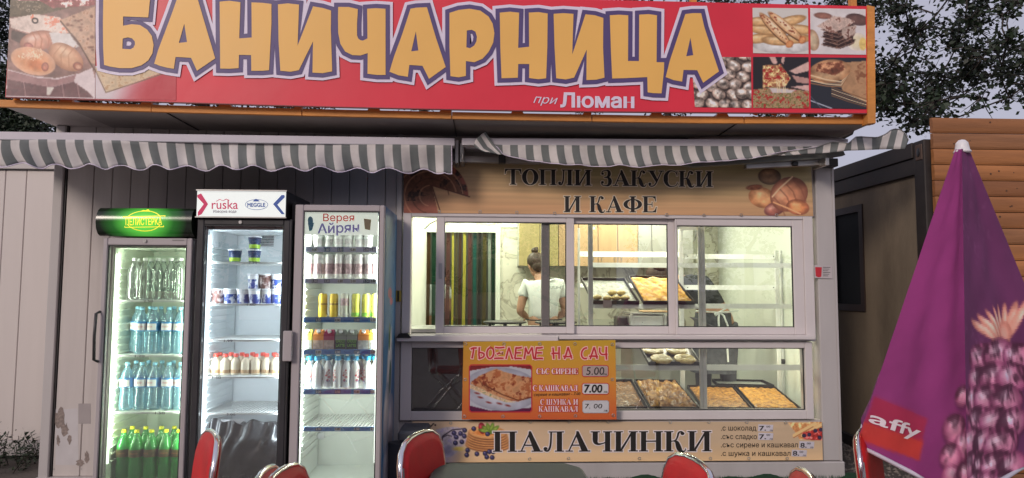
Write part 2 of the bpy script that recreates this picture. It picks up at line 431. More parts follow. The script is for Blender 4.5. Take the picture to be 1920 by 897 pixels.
class Canvas:
    """w x h cells; all shapes are given in the print's own units"""
    def __init__(s, x0, y0, x1, y1, cell=1.8, bg=(200,190,180)):
        s.x0, s.y0, s.x1, s.y1 = x0, y0, x1, y1
        s.w = max(2, int((x1-x0)/cell)); s.h = max(2, int((y1-y0)/cell)); s.cell = cell
        s.X, s.Y = np.meshgrid(x0+(np.arange(s.w)+.5)*(x1-x0)/s.w, y0+(np.arange(s.h)+.5)*(y1-y0)/s.h)
        s.a = np.zeros((s.h, s.w, 3))+np.array(bg, float)
    def noise(s, size, seed=0, octs=4, sx=1., sy=1.): return vnoise(s.h, s.w, max(size/s.cell, 1), seed, octs, sx, sy)
    def put(s, m, col):
        m = np.clip(m, 0, 1)[...,None]; col = np.array(col, float) if not isinstance(col, np.ndarray) else col
        s.a = s.a*(1-m)+col*m
    def ellm(s, cx, cy, rx, ry, ang=0, soft=None):
        a = math.radians(ang); dx = s.X-cx; dy = s.Y-cy
        u = (dx*math.cos(a)+dy*math.sin(a))/rx; v = (-dx*math.sin(a)+dy*math.cos(a))/ry
        d = np.sqrt(u*u+v*v); k = (soft or s.cell)/min(rx, ry)
        return np.clip((1-d)/k+.5, 0, 1), u, v, d
    def ell(s, cx, cy, rx, ry, ang, col, edge=None, hi=None, soft=None, sd=1, rough=.15):
        m, u, v, d = s.ellm(cx, cy, rx, ry, ang, soft)
        c = np.zeros_like(s.a)+np.array(col, float)
        if edge is not None: t = np.clip((d-.45)/.55, 0, 1)[...,None]; c = c*(1-t)+np.array(edge, float)*t
        if hi is not None: t = np.exp(-(((u+.25)/.4)**2+((v+.35)/.3)**2))[...,None]; c = c*(1-t)+np.array(hi, float)*t
        n = (s.noise(min(rx, ry)*.5+2, sd, 3)-.5)[...,None]; c = c*(1+n*rough*2)
        s.put(m, c); return m
    def polym(s, pts):
        inside = np.zeros(s.X.shape, bool); n = len(pts); j = n-1
        for i in range(n):
            xi, yi = pts[i]; xj, yj = pts[j]
            if yi != yj:
                c = ((yi > s.Y) != (yj > s.Y)) & (s.X < (xj-xi)*(s.Y-yi)/(yj-yi)+xi); inside ^= c
            j = i
        m = inside.astype(float)
        p = np.pad(m, 1, mode='edge')
        return (p[1:-1,1:-1]*4+p[:-2,1:-1]+p[2:,1:-1]+p[1:-1,:-2]+p[1:-1,2:])/8
    def poly(s, pts, col, sd=1, rough=.12, size=8, c2=None, thr=.5):
        m = s.polym(pts); c = np.zeros_like(s.a)+np.array(col, float); n = s.noise(size, sd, 4)[...,None]
        if c2 is not None: t = np.clip((n-thr)*7, 0, 1); c = c*(1-t)+np.array(c2, float)*t
        s.put(m, c*(1+(n-.5)*rough*2)); return m
    def line(s, pts, w, col, op=1.):
        m = np.zeros(s.X.shape)
        for (x0, y0), (x1, y1) in zip(pts, pts[1:]):
            dx, dy = x1-x0, y1-y0; L = dx*dx+dy*dy+1e-9
            t = np.clip(((s.X-x0)*dx+(s.Y-y0)*dy)/L, 0, 1)
            d = np.hypot(s.X-x0-t*dx, s.Y-y0-t*dy); m = np.maximum(m, np.clip((w/2-d)/s.cell+.5, 0, 1))
        s.put(m*op, col)
    def blur(s, n=1):
        for _ in range(n):
            p = np.pad(s.a, ((1,1),(1,1),(0,0)), mode='edge'); s.a = (p[1:-1,1:-1]*2+p[:-2,1:-1]+p[2:,1:-1]+p[1:-1,:-2]+p[1:-1,2:])/6
    def colors(s, gain):
        return np.clip(s2l(np.clip(s.a, 0, 255))*gain, .002, .88)

def put_print(name, cv, corner, parent, m, gain=1.0, wav=None, keep=None):
    """lays the painted cells as a sheet; corner(u, v) gives the 3D point, u and v from 0 to 1"""
    h, w = cv.h, cv.w
    us = np.linspace(0, 1, w+1); vs = np.linspace(0, 1, h+1)
    A, B, D, E_ = (np.array(corner(*p)) for p in ((0,0),(1,0),(0,1),(1,1)))
    if wav is None:
        U, V = np.meshgrid(us, vs); U = U[...,None]; V = V[...,None]
        co = (A*(1-U)+B*U)*(1-V)+(D*(1-U)+E_*U)*V
    else: co = np.array([[corner(u, v) for u in us] for v in vs])
    off = np.array(wloc(parent)); co = (co-off).reshape(-1, 3)
    i = np.arange(h)[:,None]*(w+1)+np.arange(w)[None,:]
    q = np.stack([i, i+w+1, i+w+2, i+1], -1).reshape(-1, 4)
    col = cv.colors(gain).reshape(-1, 3)
    if keep is not None:
        k = keep.reshape(-1) > .5; q = q[k]; col = col[k]
    me = bpy.data.meshes.new(name); n = len(q)
    me.vertices.add(len(co)); me.vertices.foreach_set('co', co.astype(np.float32).ravel())
    me.loops.add(n*4); me.loops.foreach_set('vertex_index', q.astype(np.int32).ravel())
    me.polygons.add(n); me.polygons.foreach_set('loop_start', np.arange(0, n*4, 4, dtype=np.int32)); me.polygons.foreach_set('loop_total', np.full(n, 4, dtype=np.int32))
    me.update(calc_edges=True)
    at = me.color_attributes.new('print', 'FLOAT_COLOR', 'CORNER')
    c4 = np.ones((n, 4, 4), np.float32); c4[...,:3] = col[:,None,:]
    at.data.foreach_set('color', c4.ravel())
    me.materials.append(m); o = bpy.data.objects.new(name, me); COL.objects.link(o)
    if parent: o.parent = parent
    return o
def pxcorner(tl, tr, bl, br, Y):
    a, b, c, d = (np.array(P(*p, Y)) for p in (tl, tr, bl, br))
    return lambda u, v: (a*(1-u)+b*u)*(1-v)+(c*(1-u)+d*u)*v

def sesame(c, cx, cy, rx, ry, n, seed, col=(235,215,185)):
    rs = random.Random(seed)
    for _ in range(n):
        a = rs.uniform(0, 6.28); r = math.sqrt(rs.random()); x = cx+rx*r*math.cos(a); y = cy+ry*r*math.sin(a)
        c.line([(x, y), (x+rs.uniform(-2,2), y+rs.uniform(-2,2))], 1.2, col, .8)
def fp_rolls():      # left photo: sausage rolls in a basket, flatbread, pizza
    c = Canvas(10, -30, 182, 188, 1.7, (120,92,88))
    n = c.noise(14, 3)[...,None]; c.put(np.ones(c.X.shape), np.array([92,70,66.])*(1-n)+np.array([170,130,120.])*n)
    c.poly([(10,-30),(140,-30),(142,8),(60,28),(10,30)], (98,84,62), 4, .4, 10, (70,60,44), .5)
    c.poly([(14,-30),(180,-30),(180,6),(96,12),(70,-2),(14,-4)], (150,80,80), 14, .4, 8, (216,190,180), .52)
    sesame(c, 45, 8, 28, 12, 40, 1, (190,170,150))
    c.poly([(10,34),(60,24),(110,30),(140,60),(60,66),(14,52)], (218,200,188), 5, .2, 9, (196,120,96), .58)
    c.ell(61, 37, 7, 6, 20, (40,32,34)); c.ell(61, 37, 4, 3, 20, (200,180,165))
    c.poly([(15,56),(56,66),(40,86),(15,74)], (74,58,54), 6, .2)
    c.poly([(110,36),(180,8),(182,122),(170,118),(145,72)], (186,152,128), 7, .22, 7, (150,112,88), .62)
    rs = random.Random(4)
    for _ in range(30): x, y = rs.uniform(125,180), rs.uniform(20,105); (x-110)*.9+36 > y and c.ell(x, y, rs.uniform(1.5,4), rs.uniform(1.5,3.5), 0, (118,80,66), soft=3)
    c.line([(112,38),(150,82),(180,132)], 3, (92,66,54))
    c.ell(68, 77, 36, 20, -12, (206,152,128), (150,98,80), (228,196,180), sd=2); c.ell(50, 88, 10, 7, 20, (176,110,98), (140,84,76))
    for x in (62, 74, 88): c.line([(x-6,60),(x+2,74),(x,94)], 2.5, (168,106,82), .7)
    c.poly([(90,60),(130,62),(150,88),(100,92)], (205,200,196), 8, .1)
    c.ell(124, 108, 38, 23, 32, (206,160,126), (160,112,86), (226,192,160), sd=3); c.ell(148, 126, 10, 8, 20, (172,112,90), (130,82,70)); c.ell(149, 127, 5, 4, 0, (196,150,124))
    for x in (104, 118, 133): c.line([(x+10,86),(x-4,104),(x-2,130)], 2, (172,122,92), .7)
    c.ell(60, 117, 45, 26, 16, (204,138,92), (206,160,130), (218,170,140), sd=4); c.ell(66, 124, 22, 14, 10, (190,112,66), (204,146,106)); c.ell(84, 128, 7, 9, 0, (190,122,100), (140,80,66))
    sesame(c, 55, 108, 24, 8, 46, 2); sesame(c, 62, 100, 18, 8, 30, 3)
    c.poly([(12,134),(60,146),(104,150),(150,140),(176,128),(182,150),(182,188),(10,188)], (206,192,192), 9, .06)
    c.poly([(12,136),(70,150),(110,152),(145,142),(140,156),(96,168),(12,156)], (150,112,112), 10, .1)
    c.poly([(12,154),(96,168),(140,156),(170,176),(180,186),(10,186)], (104,66,70), 11, .2, 12, (84,52,58))
    for x in (46, 90, 120, 150): c.line([(x-3,158),(x+2,186)], 1.6, (176,140,138), .7)
    c.poly([(88,168),(103,168),(96,182),(88,184)], (196,190,180), 1, .1)
    return c
def fp_flat():       # flatbread wedge fading into red, under the letters
    c = Canvas(181, 126, 330, 188, 1.7, (190,176,178))
    t = np.clip((c.X-215+(c.Y-150)*.4)/75, 0, 1)[...,None]; t = t*t*(3-2*t)
    c.a = np.array([196,184,188.])*(1-t)+np.array([176,48,62.])*t
    c.poly([(180,130),(262,126),(306,138),(250,158),(201,176)], (196,174,142), 3, .15, 6, (162,130,96), .6)
    c.line([(180,132),(200,176),(306,140)], 2, (120,94,74))
    return c
def fp_crepes():
    c = Canvas(0, 0, 103, 86, 1.5, (196,192,186))
    c.ell(55, 68, 58, 18, 0, (206,206,204), (170,168,166))
    for i, (x, y, a) in enumerate([(12,58,-8),(45,62,3),(80,58,-4),(20,42,8),(60,40,-3),(88,40,5),(15,26,-3),(70,24,-14)]): c.ell(x, y, 30, 9, a, (206,166,116), (150,112,72), (222,192,150), sd=i)
    for x0, y0, x1, y1 in ((14,10,68,68),(30,8,92,60)):
        a = math.degrees(math.atan2(y1-y0, x1-x0)); L = math.hypot(x1-x0, y1-y0)/2
        c.ell((x0+x1)/2+2, (y0+y1)/2+3, L+2, 9, a, (90,60,42))
        c.ell((x0+x1)/2, (y0+y1)/2, L, 8, a, (224,190,150), (186,136,92), (236,212,182), sd=x0)
        rs = random.Random(x0)
        for _ in range(22): t = rs.random(); c.ell(x0+(x1-x0)*t+rs.uniform(-4,4), y0+(y1-y0)*t+rs.uniform(-4,4), rs.uniform(1,2.4), 1.2, a, (140,72,48))
        c.ell(x1, y1, 6, 8, a, (212,150,98), (170,100,60))
    return c
def fp_choc():
    c = Canvas(0, 0, 104, 86, 1.5, (206,200,200))
    n = c.noise(16, 7)[...,None]; c.a = np.array([214,208,208.])*(1-n*.12)
    c.ell(24, 14, 17, 6, 4, (150,104,90), (120,84,74)); c.ell(88, 20, 22, 11, 10, (104,76,70), (80,60,58)); c.ell(4, 60, 12, 20, -10, (200,180,150), (150,120,96))
    c.ell(88, 62, 20, 17, 0, (200,190,160), (206,196,186)); c.ell(98,66,7,12,0,(206,180,110))
    for i in range(6):
        y = 66-i*7; o = (i%2)*5
        c.poly([(22+o*.6,y),(52,y-12),(84-o,y-8),(80,y),(54,y+10),(24,y+4)], (58,38,34), 20+i, .5, 4, (86,60,50), .55)
        c.line([(20+o,y+2),(52,y+9),(82-o,y-3)], 1.5, (150,122,110), .8)
    c.poly([(12,34),(44,14),(72,18),(84,24),(62,38),(42,46)], (196,172,160), 31, .3, 6, (110,76,66), .55)
    c.poly([(60,36),(86,30),(84,46),(66,58),(58,48)], (186,164,152), 32, .3, 5, (100,70,62), .5)
    return c
def fp_balls():
    c = Canvas(0, 0, 108, 96, 1.5, (84,74,70))
    rs = random.Random(3)
    for y in range(-4, 110, 19):
        for x in range(-4, 120, 24):
            cx, cy = x+rs.uniform(-6,6)+(y%2)*9, y+rs.uniform(-4,4)
            c.ell(cx+2, cy+3, 14, 11, 0, (52,42,40)); c.ell(cx, cy, 13, 10.5, rs.uniform(-30,30), (176,160,148), (112,94,84), (220,212,206), sd=int(cx*7+cy) % 97, rough=.8)
    return c
def fp_pizza():
    c = Canvas(0, 0, 104, 96, 1.5, (38,34,38))
    n = c.noise(5, 9, 3)
    c.poly([(0,62),(40,56),(104,64),(104,96),(0,96)], (170,140,104), 5, .5, 4, (96,92,56), .5)
    c.put(c.polym([(0,62),(40,56),(104,64),(104,96),(0,96)])*np.clip((n-.58)*12,0,1), (160,52,44))
    c.poly([(30,58),(80,62),(70,68),(36,68)], (196,186,184), 2, .1)
    c.poly([(18,16),(52,14),(70,40),(60,56),(18,58)], (176,120,84), 6, .5, 4, (196,170,120), .5)
    c.put(c.polym([(18,16),(52,14),(70,40),(60,56),(18,58)])*np.clip((n-.55)*12,0,1), (158,44,42))
    c.poly([(30,0),(42,0),(46,12),(38,14),(34,8)], (196,160,150), 1, .1); c.poly([(54,0),(60,0),(57,14),(52,10)], (196,160,150), 1, .1)
    c.poly([(68,26),(104,8),(104,26),(80,32)], (200,166,156), 1, .1); c.poly([(72,34),(104,40),(104,50),(82,48)], (170,132,124), 1, .1); c.poly([(70,56),(104,52),(104,64)], (196,160,152), 1, .1)
    for x in (44, 48, 55, 58): c.line([(x,42),(x+2,66)], 1.4, (214,196,160))
    return c
def fp_filo():
    c = Canvas(0, 0, 106, 96, 1.5, (40,42,50))
    c.poly([(56,10),(106,6),(106,84),(60,62)], (168,130,96), 7, .3, 16, (110,72,50), .55)
    for i in range(5): c.line([(40,56+i*4),(70,66+i*4),(106,78+i*3.4)], 1.5, (206,178,140) if i%2 else (120,86,60))
    c.ell(36, 26, 40, 22, -8, (196,160,122), (150,108,76), (176,120,90), sd=8, rough=.4)
    c.poly([(14,12),(60,6),(66,22),(46,34),(10,26)], (126,74,54), 9, .5, 8, (170,124,92), .5)
    for i in range(4): c.line([(0,34+i*5),(30,42+i*4),(58,46+i*3),(72,34)], 2.2, (214,190,154) if i%2 == 0 else (140,104,76))
    c.line([(0,82),(40,96)], 2, (170,176,190)); c.line([(0,74),(20,96)], 1.2, (90,96,110))
    return c
def fp_gyoz():
    c = Canvas(0, 0, 116, 90, 1.4, (176,178,186))
    c.poly([(0,0),(116,0),(116,8),(80,2),(40,3),(0,10)], (120,34,40), 1)
    c.poly([(0,78),(40,88),(116,82),(116,90),(0,90)], (86,26,60), 1)
    c.ell(60, 46, 72, 42, 4, (190,192,202), (150,150,164))
    n = c.noise(9, 5)
    body = [(0,34),(18,20),(40,10),(50,6),(64,12),(92,20),(116,24),(116,62),(92,70),(72,68),(40,56),(20,46)]
    c.poly(body, (196,142,100), 11, .25, 9, (146,84,52), .54)
    c.put(c.polym(body)*np.clip((n-.6)*8,0,1), (122,52,36))
    c.poly([(0,36),(20,44),(60,64),(90,72),(70,72),(40,62),(0,44)], (206,176,140), 3, .3, 4, (110,120,90), .62)
    c.line([(28,38),(60,56),(92,68),(116,62)], 2.4, (96,50,34), .8); c.line([(18,28),(26,40),(40,50)], 2, (110,66,44), .7); c.line([(28,32),(34,40)], 1.5, (110,66,44), .7)
    for x, y in ((20,62),(36,72),(56,74),(72,78),(14,54)): c.ell(x, y, 5, 1.8, 15, (130,60,58), soft=2)
    return c
def bg_topli(c):
    n = c.noise(60, 2, 4, 5, .5); t = np.clip((c.Y-316)/84+(n-.5)*.5, 0, 1)[...,None]
    x = np.clip((c.X-757)/300, 0, 1)[...,None]
    top = np.array([142,114,88.])*(1-x)+np.array([128,116,84.])*x; bot = np.array([154,120,88.])
    c.a = top*(1-t)+bot*t
    n2 = c.noise(30, 8, 3, 12, .25)[...,None]; c.a = c.a*(.86+.28*n2)
def fp_topli():
    c = Canvas(757, 298, 1525, 407, 1.7); bg_topli(c)
    m, u, v, d = c.ellm(806, 372, 70, 74, 0); n = c.noise(14, 3, 4)[...,None]
    wedge = c.polym([(809,351),(886,376),(900,420),(823,420)])
    col = np.array([50,32,24.])*(1-n)+np.array([128,84,62.])*n
    e = np.clip((d-.86)*16, 0, 1)[...,None]; col = col*(1-e)+np.array([112,60,48.])*e
    lo = np.clip((c.Y-372)/26, 0, 1)[...,None]; col = col*(1-lo*.5)+np.array([150,84,72.])*lo*.5
    c.put(m*(1-wedge), col); c.put(m*(1-wedge)*np.clip((n[...,0]-.54)*9, 0, 1)*(c.Y < 384), (40,26,22))
    for rr in (20, 34, 48, 60): c.line([(806+rr*math.cos(a*.2), 372+rr*1.04*math.sin(a*.2)) for a in range(9, 32 if rr > 30 else 24)], 2.2, (56,34,26) if rr % 4 else (168,124,96), .6)
    c.line([(809,351),(823,400)], 2, (70,42,34)); c.line([(809,351),(878,373)], 2.4, (74,44,36))
    # croissants
    def cro(cx, cy, rx, ry, a, col, ed, hi, k): c.ell(cx, cy, rx, ry, a, col, ed, hi, sd=k, rough=.3)
    cro(1428,368,26,22,20,(176,128,88),(128,84,56),(196,150,110),1); cro(1414,346,16,6,-8,(112,66,44),(96,60,44),(130,84,60),2)
    cro(1452,392,22,14,-25,(128,78,66),(90,54,52),(176,132,116),3); cro(1444,322,22,18,0,(110,82,58),(70,54,40),(130,100,74),4)
    cro(1480,360,40,34,-52,(160,108,80),(96,58,46),(190,140,108),5)
    for k, (x, y) in enumerate([(1450,366),(1462,348),(1474,336),(1490,330)]): c.line([(x,y),(x+14,y+18),(x+22,y+46)], 3, (104,62,48), .55)
    cro(1496,388,22,17,10,(176,112,72),(110,64,48),(206,150,104),6)
    c.line([(1450,378),(1476,390),(1500,402)], 3, (196,140,100)); c.line([(1448,366),(1462,348),(1488,322)], 3, (196,156,124))
    return c
def fp_pal():
    c = Canvas(773, 790, 1543, 868, 1.5)
    n = c.noise(50, 2, 4, 6, .6)[...,None]; y = np.clip((c.Y-830)/38, 0, 1)[...,None]; x = np.clip((c.X-850)/400, 0, 1)[...,None]
    c.a = (np.array([196,168,138.])*(1-x)+np.array([172,150,124.])*x)*(1-y)+np.array([200,168,128.])*y; c.a *= (.93+.14*n)
    c.put(np.clip((868-(c.X+ (c.Y-790)*.1))/36, 0, 1)*np.clip((c.Y-806)/20, 0, 1), (168,156,178))
    c.poly([(815,806),(838,800),(868,802),(872,828),(850,852),(822,850)], (178,166,172), 3, .2, 6, (150,138,160), .55)
    c.line([(822,846),(828,818),(846,806),(866,804)], 2, (44,34,46)); c.line([(829,820),(836,816),(844,818)], 1.6, (44,34,46))
    c.line([(800,806),(812,794)], 2.2, (52,36,34)); c.ell(815, 797, 1.8, 1.8, 0, (60,40,40))
    c.ell(836, 846, 14, 12, 0, (140,132,152), (168,158,172)); c.ell(856, 842, 10, 4, 0, (206,176,92), soft=4)
    for i in range(6): c.ell(911, 836-i*4.6, 41-i*1.2, 13, 2, (128,82,52)); c.ell(911, 834-i*4.6, 41-i*1.2, 12.2, 2, (206,160,108), (186,132,84))
    c.ell(906, 812, 26, 7, 2, (192,116,60), (206,150,96))
    c.ell(901, 803, 6.5, 11, -8, (150,30,48), (110,22,38), (190,80,90))
    for a in (-50,-20,15,50,-80): c.ell(917+a*.14, 802+abs(a)*.07, 4, 11, a, (128,150,66), (82,110,44))
    for i, (x, y) in enumerate([(849,812),(861,813),(869,807),(853,820),(868,818),(851,831),(863,829),(886,804),(911,814),(873,845),(871,854),(890,852),(905,851),(913,848),(908,858),(918,859),(920,848)]):
        c.ell(x, y, 4.4, 4.6, 0, (56,52,84), (26,24,44), (112,108,150), sd=i)
    c.poly([(1478,792),(1543,790),(1543,820),(1500,826),(1492,812)], (196,134,84), 4, .3, 6, (220,176,124), .5)
    for x0 in (1490, 1506): c.line([(x0,818),(x0+40,794)], 8, (214,170,118)); c.line([(x0-2,822),(x0+36,800)], 1.6, (140,86,52))
    c.poly([(1504,812),(1543,802),(1543,828),(1508,826)], (166,52,48), 5, .4, 4, (200,110,104), .55)
    for x, y in ((1508,818),(1518,816),(1530,808),(1538,822),(1541,806)): c.ell(x, y, 4, 4, 0, (52,48,72), (30,28,46))
    return c
def price_cards(): pass
# ------------------------------------------------------------------ materials
M_wall = mat('painted_panel', (.55,.50,.48), .45, var=.07, scale=2.6, stretch=(4,4,.3), dirt=.42, dirtcol=(.27,.235,.22), bump=.12, bscale=6)
M_post = mat('painted_steel_post', (.47,.44,.435), .4, var=.06, scale=3, stretch=(2,2,.5), dirt=.25, dirtcol=(.25,.22,.2))
M_pvc = mat('white_window_profile', (.65,.60,.60), .3, var=.03, scale=4, dirt=.12, dirtcol=(.4,.36,.34))
M_pvcd = mat('grey_window_profile', (.42,.41,.43), .35, var=.04)
M_seal = mat('black_rubber', (.02,.02,.022), .6)
M_dark = mat('dark_steel', (.035,.033,.034), .4, var=.2, dirt=.3)
M_black = mat('black_plastic', (.012,.012,.014), .3)
M_orange = mat('orange_painted_timber', (.66,.27,.06), .6, var=.16, scale=7, stretch=(.6,2,2), dirt=.45, dirtcol=(.22,.09,.035), bump=.3, bscale=50)
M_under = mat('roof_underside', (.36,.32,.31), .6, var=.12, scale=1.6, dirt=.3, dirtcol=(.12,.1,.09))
M_steel = mat('brushed_steel', (.55,.55,.55), .28, 1., var=.08)
M_alu = mat('aluminium', (.45,.44,.43), .38, .8, var=.1, dirt=.25)
M_chrome = mat('chrome', (.8,.8,.82), .07, 1., var=.02)
M_glass = glassm('window_glass', (.95,.97,.95), .17)
M_fglass = glassm('fridge_glass', (.94,.96,.95), .18)
M_print = vcmat('printed_sheet', .42, .35)
M_photo = vcmat('printed_photo', .38, .4)
def flatmat(name, c, rough=.45, var=.04): return mat(name, c, rough, var=var, scale=5)

# ------------------------------------------------------------------ ground
g = MB(); N = 60
for i in range(N+1):
    for j in range(N+1):
        u = (i/N*2-1); v = (j/N*2-1); x = math.copysign(abs(u)**3*400, u); y = math.copysign(abs(v)**3*400, v)
        g.v.append((x, y, 0))
for i in range(N):
    for j in range(N): a = i*(N+1)+j; g.f.append((a, a+N+1, a+N+2, a+1)); g.sm.append(True)
tag(g.build('ground', mat('packed_gravel_ground', (.11,.095,.085), .9, var=.35, scale=60, dirt=.5, dirtcol=(.05,.045,.04), bump=.8, bscale=120)), kind='structure')
rs = random.Random(11)
gm = MB()
for _ in range(2600):
    x = rs.uniform(2.2, 3.6); y = rs.uniform(-1.6, 2.6)
    if x < 2.45 and y > 0: continue
    r = rs.uniform(.007, .022); a = rs.uniform(0, 6.3); V = []
    for k in range(5): V.append((x+r*math.cos(a+k*1.257)*rs.uniform(.7,1.2), y+r*math.sin(a+k*1.257)*rs.uniform(.7,1.2), 0.0))
    V.append((x+rs.uniform(-.3,.3)*r, y+rs.uniform(-.3,.3)*r, r*rs.uniform(.6,1.1)))
    gm.add(V, [(k, (k+1)%5, 5) for k in range(5)])
tag(gm.build('gravel', mat('grey_gravel_stone', (.19,.165,.145), .85, var=.45, scale=25)), kind='stuff')
pv = MB(); pv.box(-14, 14, -16, -1.35, -.3, .008); tag(pv.build('bounce_pavement', mat('pale_bounce_concrete', (.34,.32,.30), .85, var=.15, scale=3, dirt=.3, dirtcol=(.2,.18,.17), bump=.3, bscale=60)), kind='structure')  # pale slab added out of view, to bounce light up at the stall
# artificial grass mat in front of the stall
cm = MB(); cx0, cx1 = 0.2, 2.75
edge = [(cx0+(cx1-cx0)*i/60, .02+.015*math.sin(i*.9)+.02*math.sin(i*.31+1)) for i in range(61)]
for i in range(60):
    (a, ya), (b, yb) = edge[i], edge[i+1]
    cm.add([(a,-1.9,.012),(b,-1.9,.012),(b,-.10,.02+yb*.3),(a,-.10,.02+ya*.3),(b,-.02,.03+yb),(a,-.02,.03+ya)], [(0,1,2,3),(3,2,4,5)])
carpet = tag(cm.build('artificial_grass_mat', mat('dark_green_turf', (.012,.05,.022), .9, var=.3, scale=40, bump=.8, bscale=250)), 'dark green artificial grass mat laid on the ground along the base of the stall', 'grass mat')
bl = MB()
for _ in range(9000):
    x = rs.uniform(cx0, cx1); y = -abs(rs.gauss(0, .5))-.03
    if y < -1.85: continue
    z = .02+(.03 if y > -.1 else 0); h = rs.uniform(.008,.018); w = .0016; dx = rs.uniform(-.006,.006)
    bl.add([(x-w,y,z-.01),(x+w,y,z-.01),(x+dx,y+rs.uniform(-.006,.006),z+h)], [(0,1,2)])
tag(bl.build('turf_blades', mat('turf_blade_green', (.015,.075,.03), .7, var=.3, scale=30), carpet), kind='stuff')

# ------------------------------------------------------------------ the stall (container kiosk)
XL = PX(93, 560, 0); XR = PX(1566, 600, 0); ZB = .012
ZT = 2.56
kiosk = thing('kiosk', 'white container bakery stall with long serving window and panelled left wall', 'kiosk', (XL, 0, 0))
def kp(name, m, mb): return mb.build(name, m, kiosk)
# posts, beams
xp1 = PX(118, 500, 0); zbeam = PZ(1100, 866, 0)
kp('corner_post', M_post, MB().box(XL, xp1-.012, -.03, .1, ZB, ZT, .006))
xq0 = PX(1530, 500, 0)
kp('corner_post', M_post, MB().box(xq0, XR, -.03, .1, zbeam+.004, ZT, .006).box(XR-.012, XR+.004, -.036, .1, zbeam+.004, ZT))
xw0 = PX(741, 560, 0)       # right end of the panelled part
kp('base_beam', M_post, MB().box(xw0, XR+.02, -.045, .1, ZB, zbeam, .008))
kp('base_beam', M_post, MB().box(XL-.01, xw0-.004, -.05, .1, ZB, .07, .006))
kp('seam_strip', M_dark, MB().box(xp1-.012, xp1, -.012, .05, .07, ZT))
# wall panels: a pair of wide ones, then narrow ribs
xs = [xp1]; s = PX(177, 330, 0)
while s < xw0-.05: xs.append(s); s += .131
xs.append(xw0)
M_panelbase = M_wall
M_panel_dark = mat('darker_panel', (.43,.39,.38), .45, var=.08, scale=2.2, stretch=(3,3,.35), dirt=.2, dirtcol=(.1,.09,.09))  # darker grey tone for the panels further right
for a, b in zip(xs, xs[1:]):
    if b-a > .05: kp('rivet', M_alu, MB().tube([(a+.012,-.004,.12),(a+.012,-.007,.12)], .004, 6)) if a < PX(262, 350, 0) else None
    kp('panel', M_panelbase if a < PX(262, 350, 0) else M_panel_dark, MB().box(a+.002, b-.002, -.004, .05, .07, ZT, .004))
kp('wall_backing', M_dark, MB().box(xp1, xw0, .052, .08, .07, ZT))
kp('door_jamb', M_post, MB().box(xw0, PX(753, 560, 0)-.003, -.02, .08, zbeam, ZT, .006))
# grime left by torn stickers
gr = MB()
rs = random.Random(3)
def blob(cx, cy, rx, ry, n=18, Y=-.0055):
    pts = [(cx+rx*math.cos(2*math.pi*i/n)*rs.uniform(.55,1.15), cy+ry*math.sin(2*math.pi*i/n)*rs.uniform(.55,1.15)) for i in range(n)]
    gr = MB(); gr.flat(pts, [], lambda u, v: P(u, v, Y)); kp('sticker_residue', mat('sticker_glue_grime', (.26,.21,.19), .8, var=.4, scale=60), gr)
for a in [(112,786,12,22),(122,806,7,14),(130,824,5,9),(150,868,9,8),(163,858,5,14),(109,826,4,10)]: blob(*a)
kp('pale_patch', mat('paler_paint', (.55,.52,.53), .5), MB().flat([(104,768),(146,766),(147,872),(104,872)], [], lambda u, v: P(u, v, -.0045)))
kp('pale_patch', mat('grey_tape', (.36,.32,.32), .5), MB().flat([(147,757),(170,757),(170,795),(147,795)], [], lambda u, v: P(u, v, -.005)))
# wall above and beside the window
zwt = PZ(1140, 404, 0); zwb = PZ(1140, 789, 0)
xf0, xf1 = PX(752, 560, 0), PX(1527, 560, 0)
kp('header_panel', M_wall, MB().box(xf0, xq0-.002, .0, .06, zwt, ZT))
kp('skirt_panel', M_wall, MB().box(xf0, xq0-.002, .0, .06, zbeam+.002, zwb))
kp('side_wall', M_wall, MB().box(XR-.03, XR, .102, 2.5, ZB, ZT)); kp('side_wall', M_wall, MB().box(XL, XL+.05, .102, 2.5, ZB, ZT))
kp('floor', mat('vinyl_floor', (.25,.22,.2), .5), MB().box(XL+.05, XR-.03, .06, 2.5, .02, .1))
M_ceil = mat('white_ceiling', (.74,.78,.70), .5, var=.03)
kp('ceiling', M_ceil, MB().box(XL+.05, XR-.032, .1, 2.5, 2.455, 2.5))
xpart = PX(752, 560, 0)-.06
kp('partition', M_ceil, MB().box(xpart, xpart+.04, .08, 2.42, .1, 2.5))
kp('right_lining', M_ceil, MB().box(XR-.075, XR-.032, .1, 2.42, .1, 2.5))
# marble-like back wall with a doorway
YB = 2.3
M_marb = bpy.data.materials.new('marble_print_board'); M_marb.use_nodes = True
n_ = M_marb.node_tree; b_ = n_.nodes['Principled BSDF']; b_.inputs['Roughness'].default_value = .35
g_ = n_.nodes.new('ShaderNodeNewGeometry'); a_ = n_.nodes.new('ShaderNodeTexNoise'); a_.inputs['Scale'].default_value = 2.6; a_.inputs['Detail'].default_value = 8; a_.inputs['Distortion'].default_value = 1.6
n_.links.new(g_.outputs['Position'], a_.inputs['Vector'])
r_ = n_.nodes.new('ShaderNodeValToRGB'); e_ = r_.color_ramp.elements
e_[0].position = .30; e_[0].color = (.40,.38,.30,1); e_[1].position = .50; e_[1].color = (.70,.69,.58,1)
q_ = e_.new(.44); q_.color = (.66,.65,.54,1); q_ = e_.new(.475); q_.color = (.34,.32,.25,1); q_ = e_.new(.49); q_.color = (.62,.61,.5,1); q_ = e_.new(.62); q_.color = (.74,.73,.62,1)
n_.links.new(a_.outputs[0], r_.inputs[0]); n_.links.new(r_.outputs[0], b_.inputs['Base Color'])
dx0, dx1, dz = PX(783, 540, YB), PX(929, 540, YB), PZ(860, 436, YB)
